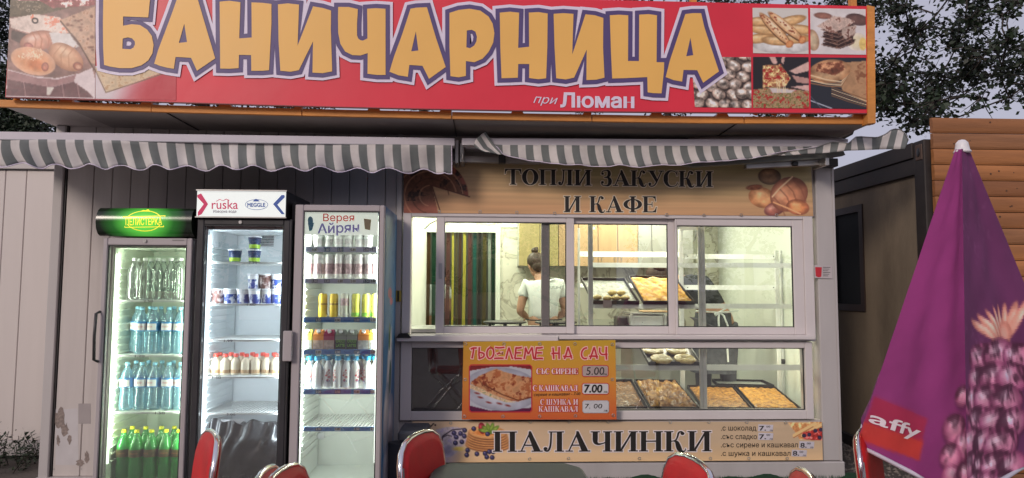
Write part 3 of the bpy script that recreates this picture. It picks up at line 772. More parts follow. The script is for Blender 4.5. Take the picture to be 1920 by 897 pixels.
kp('back_wall', M_marb, MB().box(dx1+.05, XR-.076, YB, YB+.05, .1, 2.5).box(dx0-.06, dx1+.05, YB, YB+.05, dz+.05, 2.5).box(xpart+.041, dx0-.06, YB, YB+.05, .1, 2.5))
kp('doorway_trim', M_ceil, MB().box(dx0-.06, dx0, YB-.02, YB+.06, .1, dz).box(dx1, dx1+.05, YB-.02, YB+.06, .1, dz).box(dx0-.06, dx1+.05, YB-.022, YB+.06, dz, dz+.07))
kp('lining_strip', M_ceil, MB().box(dx1+.055, PX(972, 480, YB), YB-.012, YB-.001, 2.05, 2.45))
# room beyond the doorway
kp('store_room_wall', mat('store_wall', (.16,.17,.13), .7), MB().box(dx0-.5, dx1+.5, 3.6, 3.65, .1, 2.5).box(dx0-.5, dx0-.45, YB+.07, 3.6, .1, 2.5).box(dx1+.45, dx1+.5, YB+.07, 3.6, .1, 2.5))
kp('store_room_floor', mat('vinyl_floor', (.2,.2,.2)), MB().box(dx0-.5, dx1+.5, YB+.07, 3.6, .05, .1))
kp('store_room_ceiling', M_ceil, MB().box(dx0-.5, dx1+.5, YB+.07, 3.6, 2.5, 2.54))
kp('back_closure', M_wall, MB().box(XL+.05, dx0-.5, 2.5, 2.55, ZB, ZT).box(dx1+.5, XR-.03, 2.5, 2.55, ZB, ZT))
# roof: overhanging underside, ribbed sheets with an orange-painted edge
YR = -.55
xr0 = XL-.03; xr1 = PX(1637, 226, YR)
def yo(px):
    T_ = [(-200,194),(0,200),(320,210.5),(640,218.5),(960,225),(1280,230.3),(1641,232.5),(1700,233)]
    for (a, ya), (b, yb) in zip(T_, T_[1:]):
        if px <= b: return ya+(yb-ya)*(px-a)/(b-a)
    return 233
def zx(x):          # height of the slightly bowed roof edge at x
    px = 960+(x-.19)*F/4.43
    for _ in range(3): px += (x-PX(px, yo(px), YR))*F/4.43
    return PZ(px, yo(px), YR)
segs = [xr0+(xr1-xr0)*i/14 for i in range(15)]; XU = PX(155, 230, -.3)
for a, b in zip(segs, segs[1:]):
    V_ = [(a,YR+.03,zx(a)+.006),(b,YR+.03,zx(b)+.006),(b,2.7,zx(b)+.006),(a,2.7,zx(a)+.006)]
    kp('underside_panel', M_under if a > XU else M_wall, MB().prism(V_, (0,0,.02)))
for a in (PX(853, 235, -.3), PX(340, 225, -.3), PX(1360, 245, -.3)): kp('underside_seam', M_black, MB().box(a-.003, a+.003, YR+.04, -.01, zx(a)-.001, zx(a)+.006))      # lower edge of the orange trim in the photo
zo = PZ(800, yo(800), YR)
joints = [-140, 0, 283, 566, 847, 1110, 1395, 1641]; bumps = [-15, 123, 275, 421, 563, 701, 836, 970, 1104, 1231, 1355, 1491, 1610]
for a, b in zip(joints, joints[1:]):
    xa, xb = PX(a, 210, YR)+.003, PX(b, 215, YR)-.003
    if a < 0: xa = max(xa, xr0-.02)
    if b == 0: continue
    if a == 0: xa = xr0-.02
    zt = zo+.045
    top = [(xa, zt)]
    for p in bumps:
        c = PX(p, 205, YR)
        if xa+.05 < c < xb-.05: top += [(c-.042, zt), (c-.024, zt+.032), (c+.024, zt+.032), (c+.042, zt)]
        elif xa-.02 < c < xb+.05: top += ([(c-.042, zt), (c-.024, zt+.032)] if c-.024 < xb else [])
    top = [t for t in top if xa <= t[0] < xb]
    if top[-1][1] > zt: top.append((xb-.001, zt+.032))
    top.append((xb, zt))
    dense_ = []
    for (x_, z_), (x2_, z2_) in zip(top, top[1:]): dense_ += [(x_+(x2_-x_)*q/3, z_+(z2_-z_)*q/3) for q in range(3)]
    dense_.append(top[-1]); top = [(x_, z_-zo+zx(x_)) for x_, z_ in dense_]
    bot_ = [(xb+(xa-xb)*q/6, YR, zx(xb+(xa-xb)*q/6)) for q in range(7)]
    pts = [(x, YR, z) for x, z in top]+bot_
    kp('roof_edge_trim', M_orange, MB().prism(pts, (0, .03, 0)))
    # the ribbed sheet itself behind the trim
    pts2 = [(x, YR+.031, z-.003) for x, z in top]+[(p[0], YR+.031, p[2]+.028) for p in bot_]
    kp('roof_sheet', mat('galvanised_sheet', (.32,.33,.35), .4, .3, dirt=.4), MB().prism(pts2, (0, 3.2, .02)))

# window frames
def pxbox(mb, x0, x1, y0, y1, Ya, Yb, row=None, b=0.):
    """box whose front face covers pixels x0..x1, y0..y1 on plane Ya"""
    ry = (y0+y1)/2; cx = (x0+x1)/2
    return mb.box(PX(x0, ry, Ya), PX(x1, ry, Ya), Ya, Yb, PZ(cx, y1, Ya), PZ(cx, y0, Ya), b)
def frame_px(X0, X1, Y0, Y1, x0, x1, y0, y1, Ya, Yb, b=.004):
    """rectangular frame, outer X0..X1,Y0..Y1 and opening x0..x1,y0..y1, mitred look by butting"""
    A = P((X0+X1)/2, Y0, Ya).z; B = P((X0+X1)/2, Y1, Ya).z; a = P((x0+x1)/2, y0, Ya).z; bb = P((x0+x1)/2, y1, Ya).z
    L = PX(X0, (Y0+Y1)/2, Ya); R = PX(X1, (Y0+Y1)/2, Ya); l = PX(x0, (y0+y1)/2, Ya); r = PX(x1, (y0+y1)/2, Ya)
    m = MB(); m.box(L, l, Ya, Yb, B, A, b); m.box(r, R, Ya, Yb, B, A, b); m.box(l, r, Ya+.001, Yb, B, bb, b); m.box(l, r, Ya+.001, Yb, a, A, b)
    return m, (l, r, bb, a)
def pane(x0, x1, z0, z1, Y, parent, m=None, seal=.006):
    s = MB(); s.box(x0, x1, Y-.006, Y+.006, z1-seal, z1).box(x0, x1, Y-.006, Y+.006, z0, z0+seal).box(x0, x0+seal*.6, Y-.006, Y+.006, z0+seal, z1-seal).box(x1-seal, x1, Y-.006, Y+.006, z0+seal, z1-seal)
    s.build('seal', M_seal, parent)
    return MB().quad((x0, Y, z0), (x1, Y, z0), (x1, Y, z1), (x0, Y, z1)).build('pane', m or M_glass, parent)
win = thing('window', None, None, (xf0, 0, 0)); win.parent = kiosk; win.location = Vector((xf0, 0, 0))-kiosk.location
mf, _o = frame_px(754, 1527, 401, 640, 770, 1509, 409, 628, -.03, .07); mf.build('window_frame', M_pvc, win)
m1, o1 = frame_px(817, 1077, 406, 626, 833, 1062, 417, 613, -.018, .012)
m1.build('sash', M_pvc, win); pane(*o1[:2], o1[2], o1[3], -.003, win)
m2, o2 = frame_px(1015, 1269, 408, 627, 1030, 1253, 420, 612, .016, .046)
m2.build('sash', M_pvcd if False else M_pvc, win); pane(*o2[:2], o2[2], o2[3], .03, win)
m3, o3 = frame_px(1267, 1508, 409, 628, 1271, 1488, 424, 614, -.018, .012)
m3.build('sash', M_pvc, win); pane(*o3[:2], o3[2], o3[3], -.003, win)
pxbox(MB(), 823, 829, 494, 522, -.026, -.018, b=.002).build('finger_grip', M_pvcd, win)
lw = thing('window', None, None); lw.parent = kiosk; lw.location = Vector((xf0, 0, 0))-kiosk.location
m4, o4 = frame_px(750, 1525, 641, 788, 771, 1511, 653, 771, -.03, .06); m4.build('window_frame', M_pvc, lw)
xm = PX(1000, 700, -.02); MB().box(xm-.03, xm+.03, -.026, .05, o4[2], o4[3]).build('mullion', M_pvc, lw)
pane(o4[0], xm-.031, o4[2], o4[3], .0, lw, glassm('smoked_glass', (.5,.49,.5), .09, .0, .10, (.5,.46,.46))); pane(xm+.031, o4[1], o4[2], o4[3], .0, lw)
kp('counter_ledge', M_pvc, pxbox(pxbox(MB(), 743, 1047, 630, 641, -.10, -.03, b=.004), 1047.5, 1528, 630, 637, -.085, -.03, b=.003))
kp('end_cap', M_black, MB().prism([P(*q, -.11) for q in [(742,634),(748,626),(764,625),(771,634)]], (0,.08,0)))
kp('door_latch', mat('brass', (.5,.38,.1), .4, .8), pxbox(MB(), 741, 752, 545, 566, -.03, -.02, b=.002)); kp('latch_slot', M_black, pxbox(MB(), 745, 748, 546, 565, -.034, -.0305))
# stacked horizontal glazing bars of the inner showcase are part of the display rack below
# lamps inside: two tube fittings on the ceiling
def area(name, loc, sx, sy, e, col, parent, rot=(0,0,0)):
    l = bpy.data.lights.new(name, 'AREA'); l.shape = 'RECTANGLE'; l.size = sx; l.size_y = sy; l.energy = e; l.color = col
    o = bpy.data.objects.new(name, l); COL.objects.link(o); o.parent = parent; o.location = Vector(loc)-wloc(parent); o.rotation_euler = rot
    return o
M_tube = emis('lit_tube', (.92,1,.86), 7)
LAMPE = 19
for x, y in ((.1, .95), (1.45, .42), (-.2, 1.9), (1.5, 1.7)):
    kp('ceiling_lamp', M_tube, MB().box(x-.55, x+.55, y-.03, y+.03, 2.415, 2.45, .01))
    area('lamp_light', (x, y, 2.40), 1.1, .1, LAMPE, (1,1,.78), kiosk)
area('lamp_light', ((dx0+dx1)/2, 3.0, 2.44), .6, .1, 7, (.95,1,.8), kiosk)
kp('shelf_lamp', M_tube, MB().box(PX(1120,633,.5), PX(1490,633,.5), .50, .525, PZ(1300,634,.5), PZ(1300,630,.5), .004))
area('lamp_light', ((PX(1120,633,.5)+PX(1490,633,.5))/2, .5, PZ(1300,636,.5)), 1.3, .04, 4.6, (1,.95,.70), kiosk)
# cable on the left lining
kp('cable', M_dark, MB().tube([P(771,441,2.0), P(784,434,2.0), P(798,428,2.0), P(806,420,2.0), P(818,414,2.0)], .006, 5))
kp('door_handle', M_steel, MB().tube([P(776,585,1.5), P(776,612,1.5)], .008, 6).ball(P(776,575,1.5), .012))
# ------------------------------------------------------------------ the big sign
YS = -.60
sign = thing('shop_sign', 'long red shop sign with big yellow purple-edged letters and food photos on the stall roof', 'sign', P(820, 205, YS))
M_red = mat('red_vinyl', C(190,38,56,1.4), .42, var=.09, scale=1.6, bump=.25, bscale=4)
tl, tr, bl_, br = (22,-27), (1625,12), (10,182), (1626,212)
def q3(px, Y): return [P(*p, Y) for p in px]
SB = [(10,181.5),(160,186),(320,191),(480,196),(640,200.3),(800,203.8),(960,206.6),(1120,208.7),(1280,210),(1450,211.2),(1626,212)]
MB().prism(q3([tl,tr]+SB[::-1], YS), (0,.02,0)).build('sign_sheet', M_red, sign)
GS = [  # outline of each letter, measured on the sign (units: 1/4.487 photo pixel from x=180)
 ('Б', [(62,-60),(460,-60),(440,148),(228,140),(228,218),(300,205),(370,212),(430,250),(470,305),(485,380),(475,450),(440,510),(380,552),(300,575),(200,575),(120,562),(68,548),(60,400),(58,200)], [[(225,325),(270,316),(305,325),(326,350),(328,375),(315,402),(290,416),(222,412)]]),
 ('А', [(700,-60),(840,-60),(925,230),(1003,492),(850,597),(800,488),(670,480),(655,580),(600,572),(540,556),(490,537),(520,430),(580,270),(640,110)], [[(743,200),(766,355),(697,363)]]),
 ('Н', [(1040,15),(1120,8),(1215,20),(1205,325),(1310,317),(1308,22),(1400,25),(1476,35),(1476,200),(1456,592),(1400,597),(1307,597),(1305,465),(1203,463),(1200,575),(1120,580),(1045,578)], []),
 ('И', [(1531,38),(1616,30),(1708,40),(1696,385),(1826,55),(1906,68),(1978,90),(1976,250),(1987,602),(1906,617),(1821,612),(1826,350),(1706,592),(1636,605),(1551,597),(1536,350)], []),
 ('Ч', [(2038,60),(2126,60),(2203,78),(2196,200),(2196,300),(2206,325),(2225,340),(2246,343),(2284,325),(2281,75),(2356,70),(2436,75),(2436,632),(2366,632),(2284,622),(2286,448),(2226,468),(2156,465),(2096,435),(2056,370),(2038,280),(2036,150)], []),
 ('А', [(2646,75),(2692,66),(2784,62),(2860,320),(2942,565),(2802,665),(2747,555),(2636,548),(2624,648),(2546,635),(2469,605),(2506,480),(2576,290)], [[(2691,265),(2712,426),(2652,434)]]),
 ('Р', [(2974,110),(3052,85),(3142,75),(3232,90),(3302,140),(3337,200),(3352,280),(3342,360),(3302,440),(3252,495),(3182,525),(3112,515),(3112,640),(3052,652),(2982,642),(2974,400)], [[(3120,258),(3162,252),(3192,268),(3205,310),(3200,350),(3182,385),(3147,407),(3116,400)]]),
 ('Н', [(3397,108),(3482,100),(3560,108),(3552,405),(3644,395),(3642,108),(3722,103),(3800,115),(3797,400),(3787,660),(3722,668),(3644,658),(3645,540),(3552,540),(3549,655),(3482,658),(3412,660),(3402,400)], []),
 ('И', [(3850,118),(3932,112),(4017,118),(4007,460),(4118,122),(4198,130),(4268,152),(4266,400),(4278,655),(4208,672),(4126,675),(4128,420),(4022,655),(3952,670),(3872,660),(3858,400)], []),
 ('Ц', [(4323,130),(4398,125),(4478,130),(4476,515),(4568,515),(4570,125),(4648,120),(4720,130),(4716,525),(4780,525),(4778,600),(4758,787),(4688,785),(4641,778),(4638,650),(4538,655),(4428,660),(4343,662),(4333,450)], []),
 ('А', [(4958,120),(5018,112),(5091,112),(5118,230),(5241,602),(5108,698),(5058,592),(4943,590),(4931,688),(4858,675),(4793,650),(4828,510),(4888,330),(4928,210)], [[(5001,318),(5025,465),(4966,475)]])]
M_let = mat('sign_yellow', C(212,164,86,1.3), .42, var=.05, scale=2, bump=.1, bscale=4); M_pur = mat('sign_purple', C(78,64,112,1.15), .45, var=.04); M_whi = mat('sign_white', C(206,196,214,1.2), .42, var=.03)
for k, (ch, o, hs_) in enumerate(GS):
    to = lambda q: [(180+x/4.487, y/4.487) for x, y in q]
    o = to(o); hs_ = [to(h) for h in hs_]
    L = thing('letter', None, None); L.parent = sign
    wh = MB()
    for q_, (a_, b_) in enumerate(edged(o, 13.6)): wh.flat(a_, b_, lambda u, v: P(u, v, YS-.006-.0001*k-.00003*(q_ % 30)))
    wh.build('white_edge', M_whi, L)
    pu = MB(); ho = [offset_poly(h, -6.6 if len(h) > 4 else -.4) for h in hs_]
    if ch == 'А': ho = []
    pu.flat(offset_poly(o, 8.0), ho, lambda u, v: P(u, v, YS-.009-.00015*k)); pu.build('purple_edge', M_pur, L)
    ye = MB(); ye.flat(o, hs_, lambda u, v: P(u, v, YS-.012)); ye.build('face', M_let, L)
t1 = MB(); text_px(t1, 'при', 1000, 1046, 193, 196, 16, lambda u, v: P(u, v, YS-.004), 0, .35); t1.build('lettering', M_whi, sign)
t1 = MB(); text_px(t1, 'Люман', 1052, 1188, 200.5, 202, 26, lambda u, v: P(u, v, YS-.004), .036); t1.build('lettering', M_whi, sign)
put_print('food_print', fp_rolls(), pxcorner((20.5,-24),(180,-24),(11,181.5),(178,185.5), YS-.003), sign, M_photo, 1.25)
put_print('food_print', fp_flat(), pxcorner((179,124),(330,124),(179,185.5),(330,188.5), YS-.0025), sign, M_photo, 1.25)
for fn, a in ((fp_crepes, ((1411,15),(1515,16),(1412,100),(1516,101.5))), (fp_choc, ((1519,15.5),(1623,17.5),(1520,101.5),(1624,103))),
              (fp_balls, ((1296,107),(1408,107.5),(1303,201),(1409,202.5))), (fp_pizza, ((1412,107),(1516,107.5),(1412,202.5),(1517,203.5))), (fp_filo, ((1520,108),(1624,108.5),(1520,203),(1625,205)))):
    put_print('food_print', fn(), pxcorner(*a, YS-.0035), sign, M_photo, 1.25)
MB().prism(q3([(1626.5,10),(1640,13),(1642,231),(1627,232)], YS-.01), (0,.07,0)).build('side_post', M_orange, sign)
MB().prism(q3(SB+[(x, y+1.6) for x, y in SB[::-1]], YS-.003), (0,.02,0)).build('lower_rail', mat('sign_lower_rail', (.22,.04,.05), .5), sign)
for x in (1415, 1450, 980, 690, 320, 30): MB().tube([P(x, 214-(1641-x)*.019+6, YR+.04), P(x+12, 190-(1641-x)*.019, YS+.035)], .018, 5).build('strut', M_orange, sign)
for x in (60, 500, 900, 1300, 1600): MB().box(PX(x,100,YS+.05)-.02, PX(x,100,YS+.05)+.02, YS+.022, YS+.06, zo+.1, PZ(x, -10, YS)).build('back_post', M_orange, sign)

# ------------------------------------------------------------------ awnings
M_cas = mat('awning_cassette', (.62,.58,.62), .35, var=.03)
def stripemat():
    m = bpy.data.materials.new('striped_awning_cloth'); m.use_nodes = True; n = m.node_tree; b = n.nodes['Principled BSDF']; b.inputs['Roughness'].default_value = .85
    a = n.nodes.new('ShaderNodeUVMap'); sp = n.nodes.new('ShaderNodeSeparateXYZ'); n.links.new(a.outputs[0], sp.inputs[0])
    f = n.nodes.new('ShaderNodeMath'); f.operation = 'FRACT'; n.links.new(sp.outputs[0], f.inputs[0])
    c = n.nodes.new('ShaderNodeMapRange'); c.inputs[1].default_value = .485; c.inputs[2].default_value = .515; n.links.new(f.outputs[0], c.inputs[0])
    no = n.nodes.new('ShaderNodeTexNoise'); no.inputs['Scale'].default_value = 5; no.inputs['Detail'].default_value = 9; no.inputs['Roughness'].default_value = .65; g = n.nodes.new('ShaderNodeNewGeometry'); n.links.new(g.outputs['Position'], no.inputs['Vector'])
    A = n.nodes.new('ShaderNodeMix'); A.data_type = 'RGBA'; A.inputs[6].default_value = (.44,.40,.37,1); A.inputs[7].default_value = (.92,.88,.87,1); n.links.new(no.outputs[0], A.inputs[0])
    B = n.nodes.new('ShaderNodeMix'); B.data_type = 'RGBA'; B.inputs[6].default_value = (.10,.11,.105,1); B.inputs[7].default_value = (.26,.28,.28,1); n.links.new(no.outputs[0], B.inputs[0])
    M = n.nodes.new('ShaderNodeMix'); M.data_type = 'RGBA'; n.links.new(c.outputs[0], M.inputs[0]); n.links.new(A.outputs[2], M.inputs[6]); n.links.new(B.outputs[2], M.inputs[7]); n.links.new(M.outputs[2], b.inputs['Base Color'])
    tr = n.nodes.new('ShaderNodeBsdfTranslucent'); n.links.new(M.outputs[2], tr.inputs[0]); mx = n.nodes.new('ShaderNodeMixShader'); mx.inputs[0].default_value = .1
    n.links.new(b.outputs[0], mx.inputs[1]); n.links.new(tr.outputs[0], mx.inputs[2]); n.links.new(mx.outputs[0], n.nodes['Material Output'].inputs[0])
    return m
M_str = stripemat()
def cloth(name, pts, us, parent, thick=.0025, m=None):
    """pts: rows (top to bottom) of points; us: stripe coordinate for each column"""
    rows, cols = len(pts), len(pts[0]); mb = MB()
    V = [p for r in pts for p in r]
    mb.add(V, [(i*cols+j, i*cols+j+1, (i+1)*cols+j+1, (i+1)*cols+j) for i in range(rows-1) for j in range(cols-1)], True)
    o = mb.build(name, m or M_str, parent); me = o.data
    uv = me.uv_layers.new(name='stripe')
    for l in me.loops: uv.data[l.index].uv = (us[l.vertex_index % cols], 0)
    md = o.modifiers.new('thickness', 'SOLIDIFY'); md.thickness = thick
    return o
def edge_tube(pts, r, name, m, parent): MB().tube(pts, r, 5).build(name, m, parent)
# left awning: its front bar swings slightly towards the viewer at the left
aw = thing('awning', 'left retracted awning with long grey and cream striped scalloped valance above the fridges', 'awning', (PX(850, 260, -.32), -.1, 2.4))
def La(px, py):    # point on the left awning's slanted front plane
    A = P(0, 280, -.80); B = P(852, 280, -.33); k = (B.y-A.y)/(B.x-A.x)
    d = P(px, py, 0)-CAM; # intersect y = A.y + k (x - A.x)
    t = (A.y-k*A.x-CAM.y+k*CAM.x)/(d.y-k*d.x); return CAM+d*t
def lb(px): return 247+px*(259.5-247)/850.
for (dy0, dy1, dd, nm) in ((0, 16.5, 0, 'front_bar'),):
    a = [La(-140, lb(-140)), La(852, lb(852)), La(852, lb(852)+15), La(-140, lb(-140)+16.5)]
    MB().prism(a, (0,.07,0)).build(nm, M_cas, aw)
    MB().tube([La(-140, lb(-140)+15)+Vector((0,-.004,0)), La(852, lb(852)+14)+Vector((0,-.004,0))], .004, 6).build('bar_lip', M_pvcd, aw)
MB().box(La(-140,250).x, La(852,270).x, -.14, -.02, La(400,262).z-.05, La(400,252).z+.01, .02).build('cassette', M_cas, aw)
A0, A1 = La(-140, lb(-140)+3), La(851, lb(851)+3)
ncol = 80
top = [A0+(A1-A0)*i/ncol for i in range(ncol+1)]
cloth('roof_cloth', [[Vector((p.x, p.y+.065, p.z+.0)) for p in top], [Vector((p.x, -.10, p.z+.03)) for p in top]], [i*.35 for i in range(ncol+1)], aw)
NC = 420; rows = 9; pts = []; us = []
Lw = (La(845, 275)-La(0, 265)).length; per = .1105; x1m = La(847, 275)
sc0 = 29.0/52.5
for r in range(rows):
    t = r/(rows-1); row = []
    for i in range(NC+1):
        px = -140+(847+140)*i/NC
        yt = lb(px)+14; sag = 50.5+ (1 if px < 400 else 0)
        ph = (px-186)/ (63.3+ (px-400)*.001)
        scal = 4.7*math.cos(2*math.pi*ph)     # lobes down to ~y 321, up to ~y 311
        yb = yt+sag-2+(scal if px < 838 else 4.7)*1.0
        lean = (14-12*max(0, min(1, px/850)))*t*t*(1+.25*math.sin(px*.05))
        p = La(px+lean if px < 800 else px+lean*(847-px)/47, yt+(yb-yt)*t)
        p = p+Vector((0, -.018*math.sin(px*.045+.6)*t-.01*math.sin(px*.16+1)*t-.012*math.sin(t*3.1+px*.01), 0))
        row.append(p)
    pts.append(row)
us = []; 
for i in range(NC+1):
    px = -140+(847+140)*i/NC
    # stripe period 33.4 px at the left end, 29.6 px at the right
    us.append(-(847-px)/31.4*(1-(847-px)*.00006)+ -.0)
cloth('valance', pts, us, aw)
edge_tube([p+Vector((0,-.003,0)) for p in pts[-1][::3]], .0035, 'hem', M_whi, aw)
edge_tube([pts[r][-1] for r in range(rows)], .003, 'hem', M_whi, aw)
# bracket between the two awnings
for nm, m, b in (('wall_bracket', M_alu, (853,860,262,306)), ('wall_bracket', M_alu, (862,870,268,304))):
    pxbox(MB(), *b, -.22, -.01, b=.003).build(nm, m, aw)
MB().tube([P(866,286,-.24), P(868,292,-.245), P(867,300,-.24), P(864,293,-.24), P(866,286,-.24)], .006, 6).build('crank_eye', M_alu, aw)
# right awning
ar = thing('awning', 'right retracted awning whose striped valance is folded over and blown up at its right end', 'awning', (PX(1200, 270, -.3), -.1, 2.4))
YA = -.34
def ra(px): return 259.5+(px-866)*.0035
pxbox(MB(), 0, 1, 0, 1, YA, YA+.01)
MB().prism([P(866, ra(866), YA), P(1560, ra(1560)+1, YA), P(1592, 268, YA), P(1592, 272, YA), P(1527, 275, YA), P(866, 272, YA)], (0,.07,0)).build('front_bar', M_cas, ar)
MB().box(PX(868,270,-.1), PX(1548,270,-.1), -.16, -.02, PZ(1200,285,-.1), PZ(1200,268,-.1), .02).build('cassette', M_cas, ar)
# arms and torsion bar
MB().prism([P(868,292,-.12), P(1012,299,-.12), P(1012,307,-.12), P(868,304,-.12)], (0,.05,0)).build('folding_arm', M_alu, ar)
MB().prism([P(990,296,-.13), P(1300,303,-.13), P(1300,308,-.13), P(990,306,-.13)], (0,.04,0)).build('torsion_bar', M_pvcd, ar)
MB().prism([P(1240,303,-.25), P(1560,283,-.25), P(1582,284,-.25), P(1585,291,-.25), P(1548,297,-.25), P(1300,313,-.25)], (0,.05,0)).build('folding_arm', mat('arm_grey_green', (.17,.18,.17), .45, .2, dirt=.2), ar)
MB().prism([P(1400,308,-.2), P(1548,300,-.2), P(1548,309,-.2), P(1400,316,-.2)], (0,.05,0)).build('folding_arm', M_alu, ar)
pxbox(MB(), 1548, 1555, 296, 310, -.3, -.1, b=.002).build('arm_end', M_alu, ar); pxbox(MB(), 1552, 1572, 297, 312, -.12, -.02, b=.004).build('wall_bracket', M_dark, ar)
pxbox(MB(), 935, 948, 290, 306, -.16, -.1, b=.003).build('arm_joint', M_dark, ar); pxbox(MB(), 1487, 1497, 303, 311, -.22, -.19, b=.003).build('arm_joint', M_black, ar)
def interp(tab, x):
    for (a, ya), (b, yb) in zip(tab, tab[1:]):
        if x <= b: return ya+(yb-ya)*(x-a)/(b-a)
    return tab[-1][1]
low = [(925,272),(934,279),(942,290),(966,296),(990,301),(1014,305),(1052,310),(1080,309),(1095,311),(1121,313),(1135,312.5),(1149,310),(1160,311),(1174,313),(1190,315),(1215,310.5),(1238,309),(1265,311),(1290,306),(1320,304),(1345,302),(1372,300),(1400,298),(1428,293),(1448,288),(1467,284),(1500,280),(1527,276.5)]
def rt(px): return 272+(px-925)*.0055
NC = 300; rows = 7; pts = []
for r in range(rows):
    t = r/(rows-1); row = []
    for i in range(NC+1):
        px = 925+(1527-925)*i/NC; yb = interp(low, px); yt = rt(px)
        lean = 9*t*t*min(1, (px-925)/200)*min(1, max(0, (1500-px)/200)+.3)
        row.append(P(px+lean, yt+(yb-yt)*t, YA-.004)+Vector((0, -.012*math.sin(px*.05)*t-.008*math.sin(px*.17)*t, 0)))
    pts.append(row)
cloth('valance', pts, [(925+(1527-925)*i/NC-942+14.5)/28.9-.5 for i in range(NC+1)], ar)
edge_tube([p+Vector((0,-.003,0)) for p in pts[-1][::2]], .0032, 'hem', M_whi, ar)
# folded corner at its left end
cor = [[(910,247),(926,270),(942,290)],[(902,252),(916,274),(935,289)],[(893,262),(906,280),(918,286)],[(888,274),(898,281),(906,285)]]
crn = [[P(x, y, YA-.03-.012*k) for (x, y) in rw] for k, rw in enumerate(cor)]
fine = []
for j in range(13):
    v = j/12*3; a = min(int(v), 2); tt = v-a; rowp = []
    for i in range(25):
        u = i/24*2; b = min(int(u), 1); s_ = u-b
        p0 = crn[a][b].lerp(crn[a][b+1], s_); p1 = crn[a+1][b].lerp(crn[a+1][b+1], s_); rowp.append(p0.lerp(p1, tt)+Vector((0,.012*math.sin(j*.5),0)))
    fine.append(rowp)
cloth('folded_corner', [list(r) for r in zip(*fine)], [j/12*2.0+.72 for j in range(13)], ar)
# blown-up right end
up = [(1400,298),(1428,293),(1469,289),(1485,285),(1503,282),(1527,278),(1540,272),(1558,265.6),(1570,267),(1586,270.6),(1597,264),(1610,256.5),(1622,255),(1645,258.5),(1656,253),(1664,245),(1673,242),(1686,242),(1694,247),(1700,256),(1705,267)]
lo = [(1400,299),(1430,294),(1469,291.5),(1538,288),(1590,283),(1643,281),(1676,280),(1701,279.5),(1705,279)]
pts = []; NC = 150
for r in range(6):
    t = r/5; row = []
    for i in range(NC+1):
        px = 1400+(1703-1400)*i/NC; yu = interp(up, px); yl = interp(lo, px)
        row.append(P(px+(1-t)*5*math.sin((px-1400)*.05)-t*6*max(0,(px-1560)/140), yu+(yl-yu)*t, YA-.03)+Vector((0, .02*math.sin(px*.09)*(1-t), 0)))
    pts.append(row)
cloth('blown_up_end', pts, [(1400+(303)*i/NC-1404)/27.6 for i in range(NC+1)], ar)
edge_tube([p+Vector((0,-.002,0)) for p in pts[0][::2]], .003, 'hem', M_alu, ar)
# loose roof cloth bulging above the bar
hump = [(1290,259),(1340,256),(1400,254),(1445,253),(1500,253.5),(1560,257),(1590,261)]
pts = [[P(x, interp(hump, x), YA+.10) for x in range(1290, 1591, 10)], [P(x, (interp(hump, x)+265)/2, YA+.05) for x in range(1290, 1591, 10)], [P(x, 266, YA+.005) for x in range(1290, 1591, 10)]]
cloth('roof_cloth', pts, [i*.12 for i in range(31)], ar, m=mat('awning_cloth_back', (.52,.47,.47), .85, var=.15, scale=12, stretch=(1,1,6)))

# ------------------------------------------------------------------ banners
M_ink = mat('banner_black', (.018,.014,.013), .5); M_halo = mat('banner_pale', C(176,160,150,1.3), .5)
def banner(label, cv, cor, Y, gain, eyes, fold=.004):
    t = thing('banner', label, 'banner', P(*cor[0], Y))
    put_print('printed_sheet', cv, pxcorner(*cor, Y), t, M_photo, gain)
    MB().prism([P(*cor[k], Y+.002) for k in (0,1,3,2)], (0,.002,0)).build('sheet_back', M_halo, t)
    for x, y in eyes:
        MB().tube([P(x+2.6*math.cos(a*1.047), y+2.6*math.sin(a*1.047), Y-.002) for a in range(7)], .0025, 5).build('eyelet', M_alu, t)
    return t
Y1 = -.034
b1 = banner('wide brown banner reading topli zakuski i kafe between the window and the awning', fp_topli(), ((757,298),(1521,312),(757,399.5),(1525,405.5)), Y1, 2.0,
            [(824,397),(900,397),(969,398.5),(1040,400),(1250,403),(1320,404),(1390,403.5),(1456,403.5)])
for body, x0, x1, y0, y1, h in (('ТОПЛИ ЗАКУСКИ', 947, 1338, 346.5, 351, 29.5), ('И КАФЕ', 1057, 1232, 398, 398.5, 30)):
    lay_letters(body, x0, x1, y0, y1, h, Y1, 1.5, M_ink, mat('banner_dim_pale', C(176,164,144,1.8), .5), b1)
Y3 = -.052
b3 = banner('long beige banner with big black letters, pancakes and a price list under the window', fp_pal(), ((773,790.5),(1541,791.5),(776,868),(1543,863)), Y3, 1.5,
            [(845,793.5),(994,791.5),(1067,791.5),(1140,791.5),(1257,792),(1329,792),(1400,792),(1473,793),(993,861),(1066,860),(1199,860),(1332,860),(1404,860),(1476,860)])
lay_letters('ПАЛАЧИНКИ', 924, 1336, 847.5, 846.5, 38, Y3, 1.8, M_ink, mat('banner_cream', C(206,196,196,1.3), .5), b3)
tx = MB(); fl = lambda Y: (lambda u, v: P(u, v, Y))
for s_, x0, x1, y in (('.с шоколад',1352,1418,807.5),('.със сладко',1352,1419,823.5),('.със сирене и кашкавал',1352,1496,839),('.с шунка и кашкавал',1352,1482,855)):
    text_px(tx, s_, x0, x1, y, y, 9.6, fl(Y3-.0015), .008)
tx.build('lettering', M_ink, b3)
M_card = mat('price_card', (.62,.58,.64), .5)
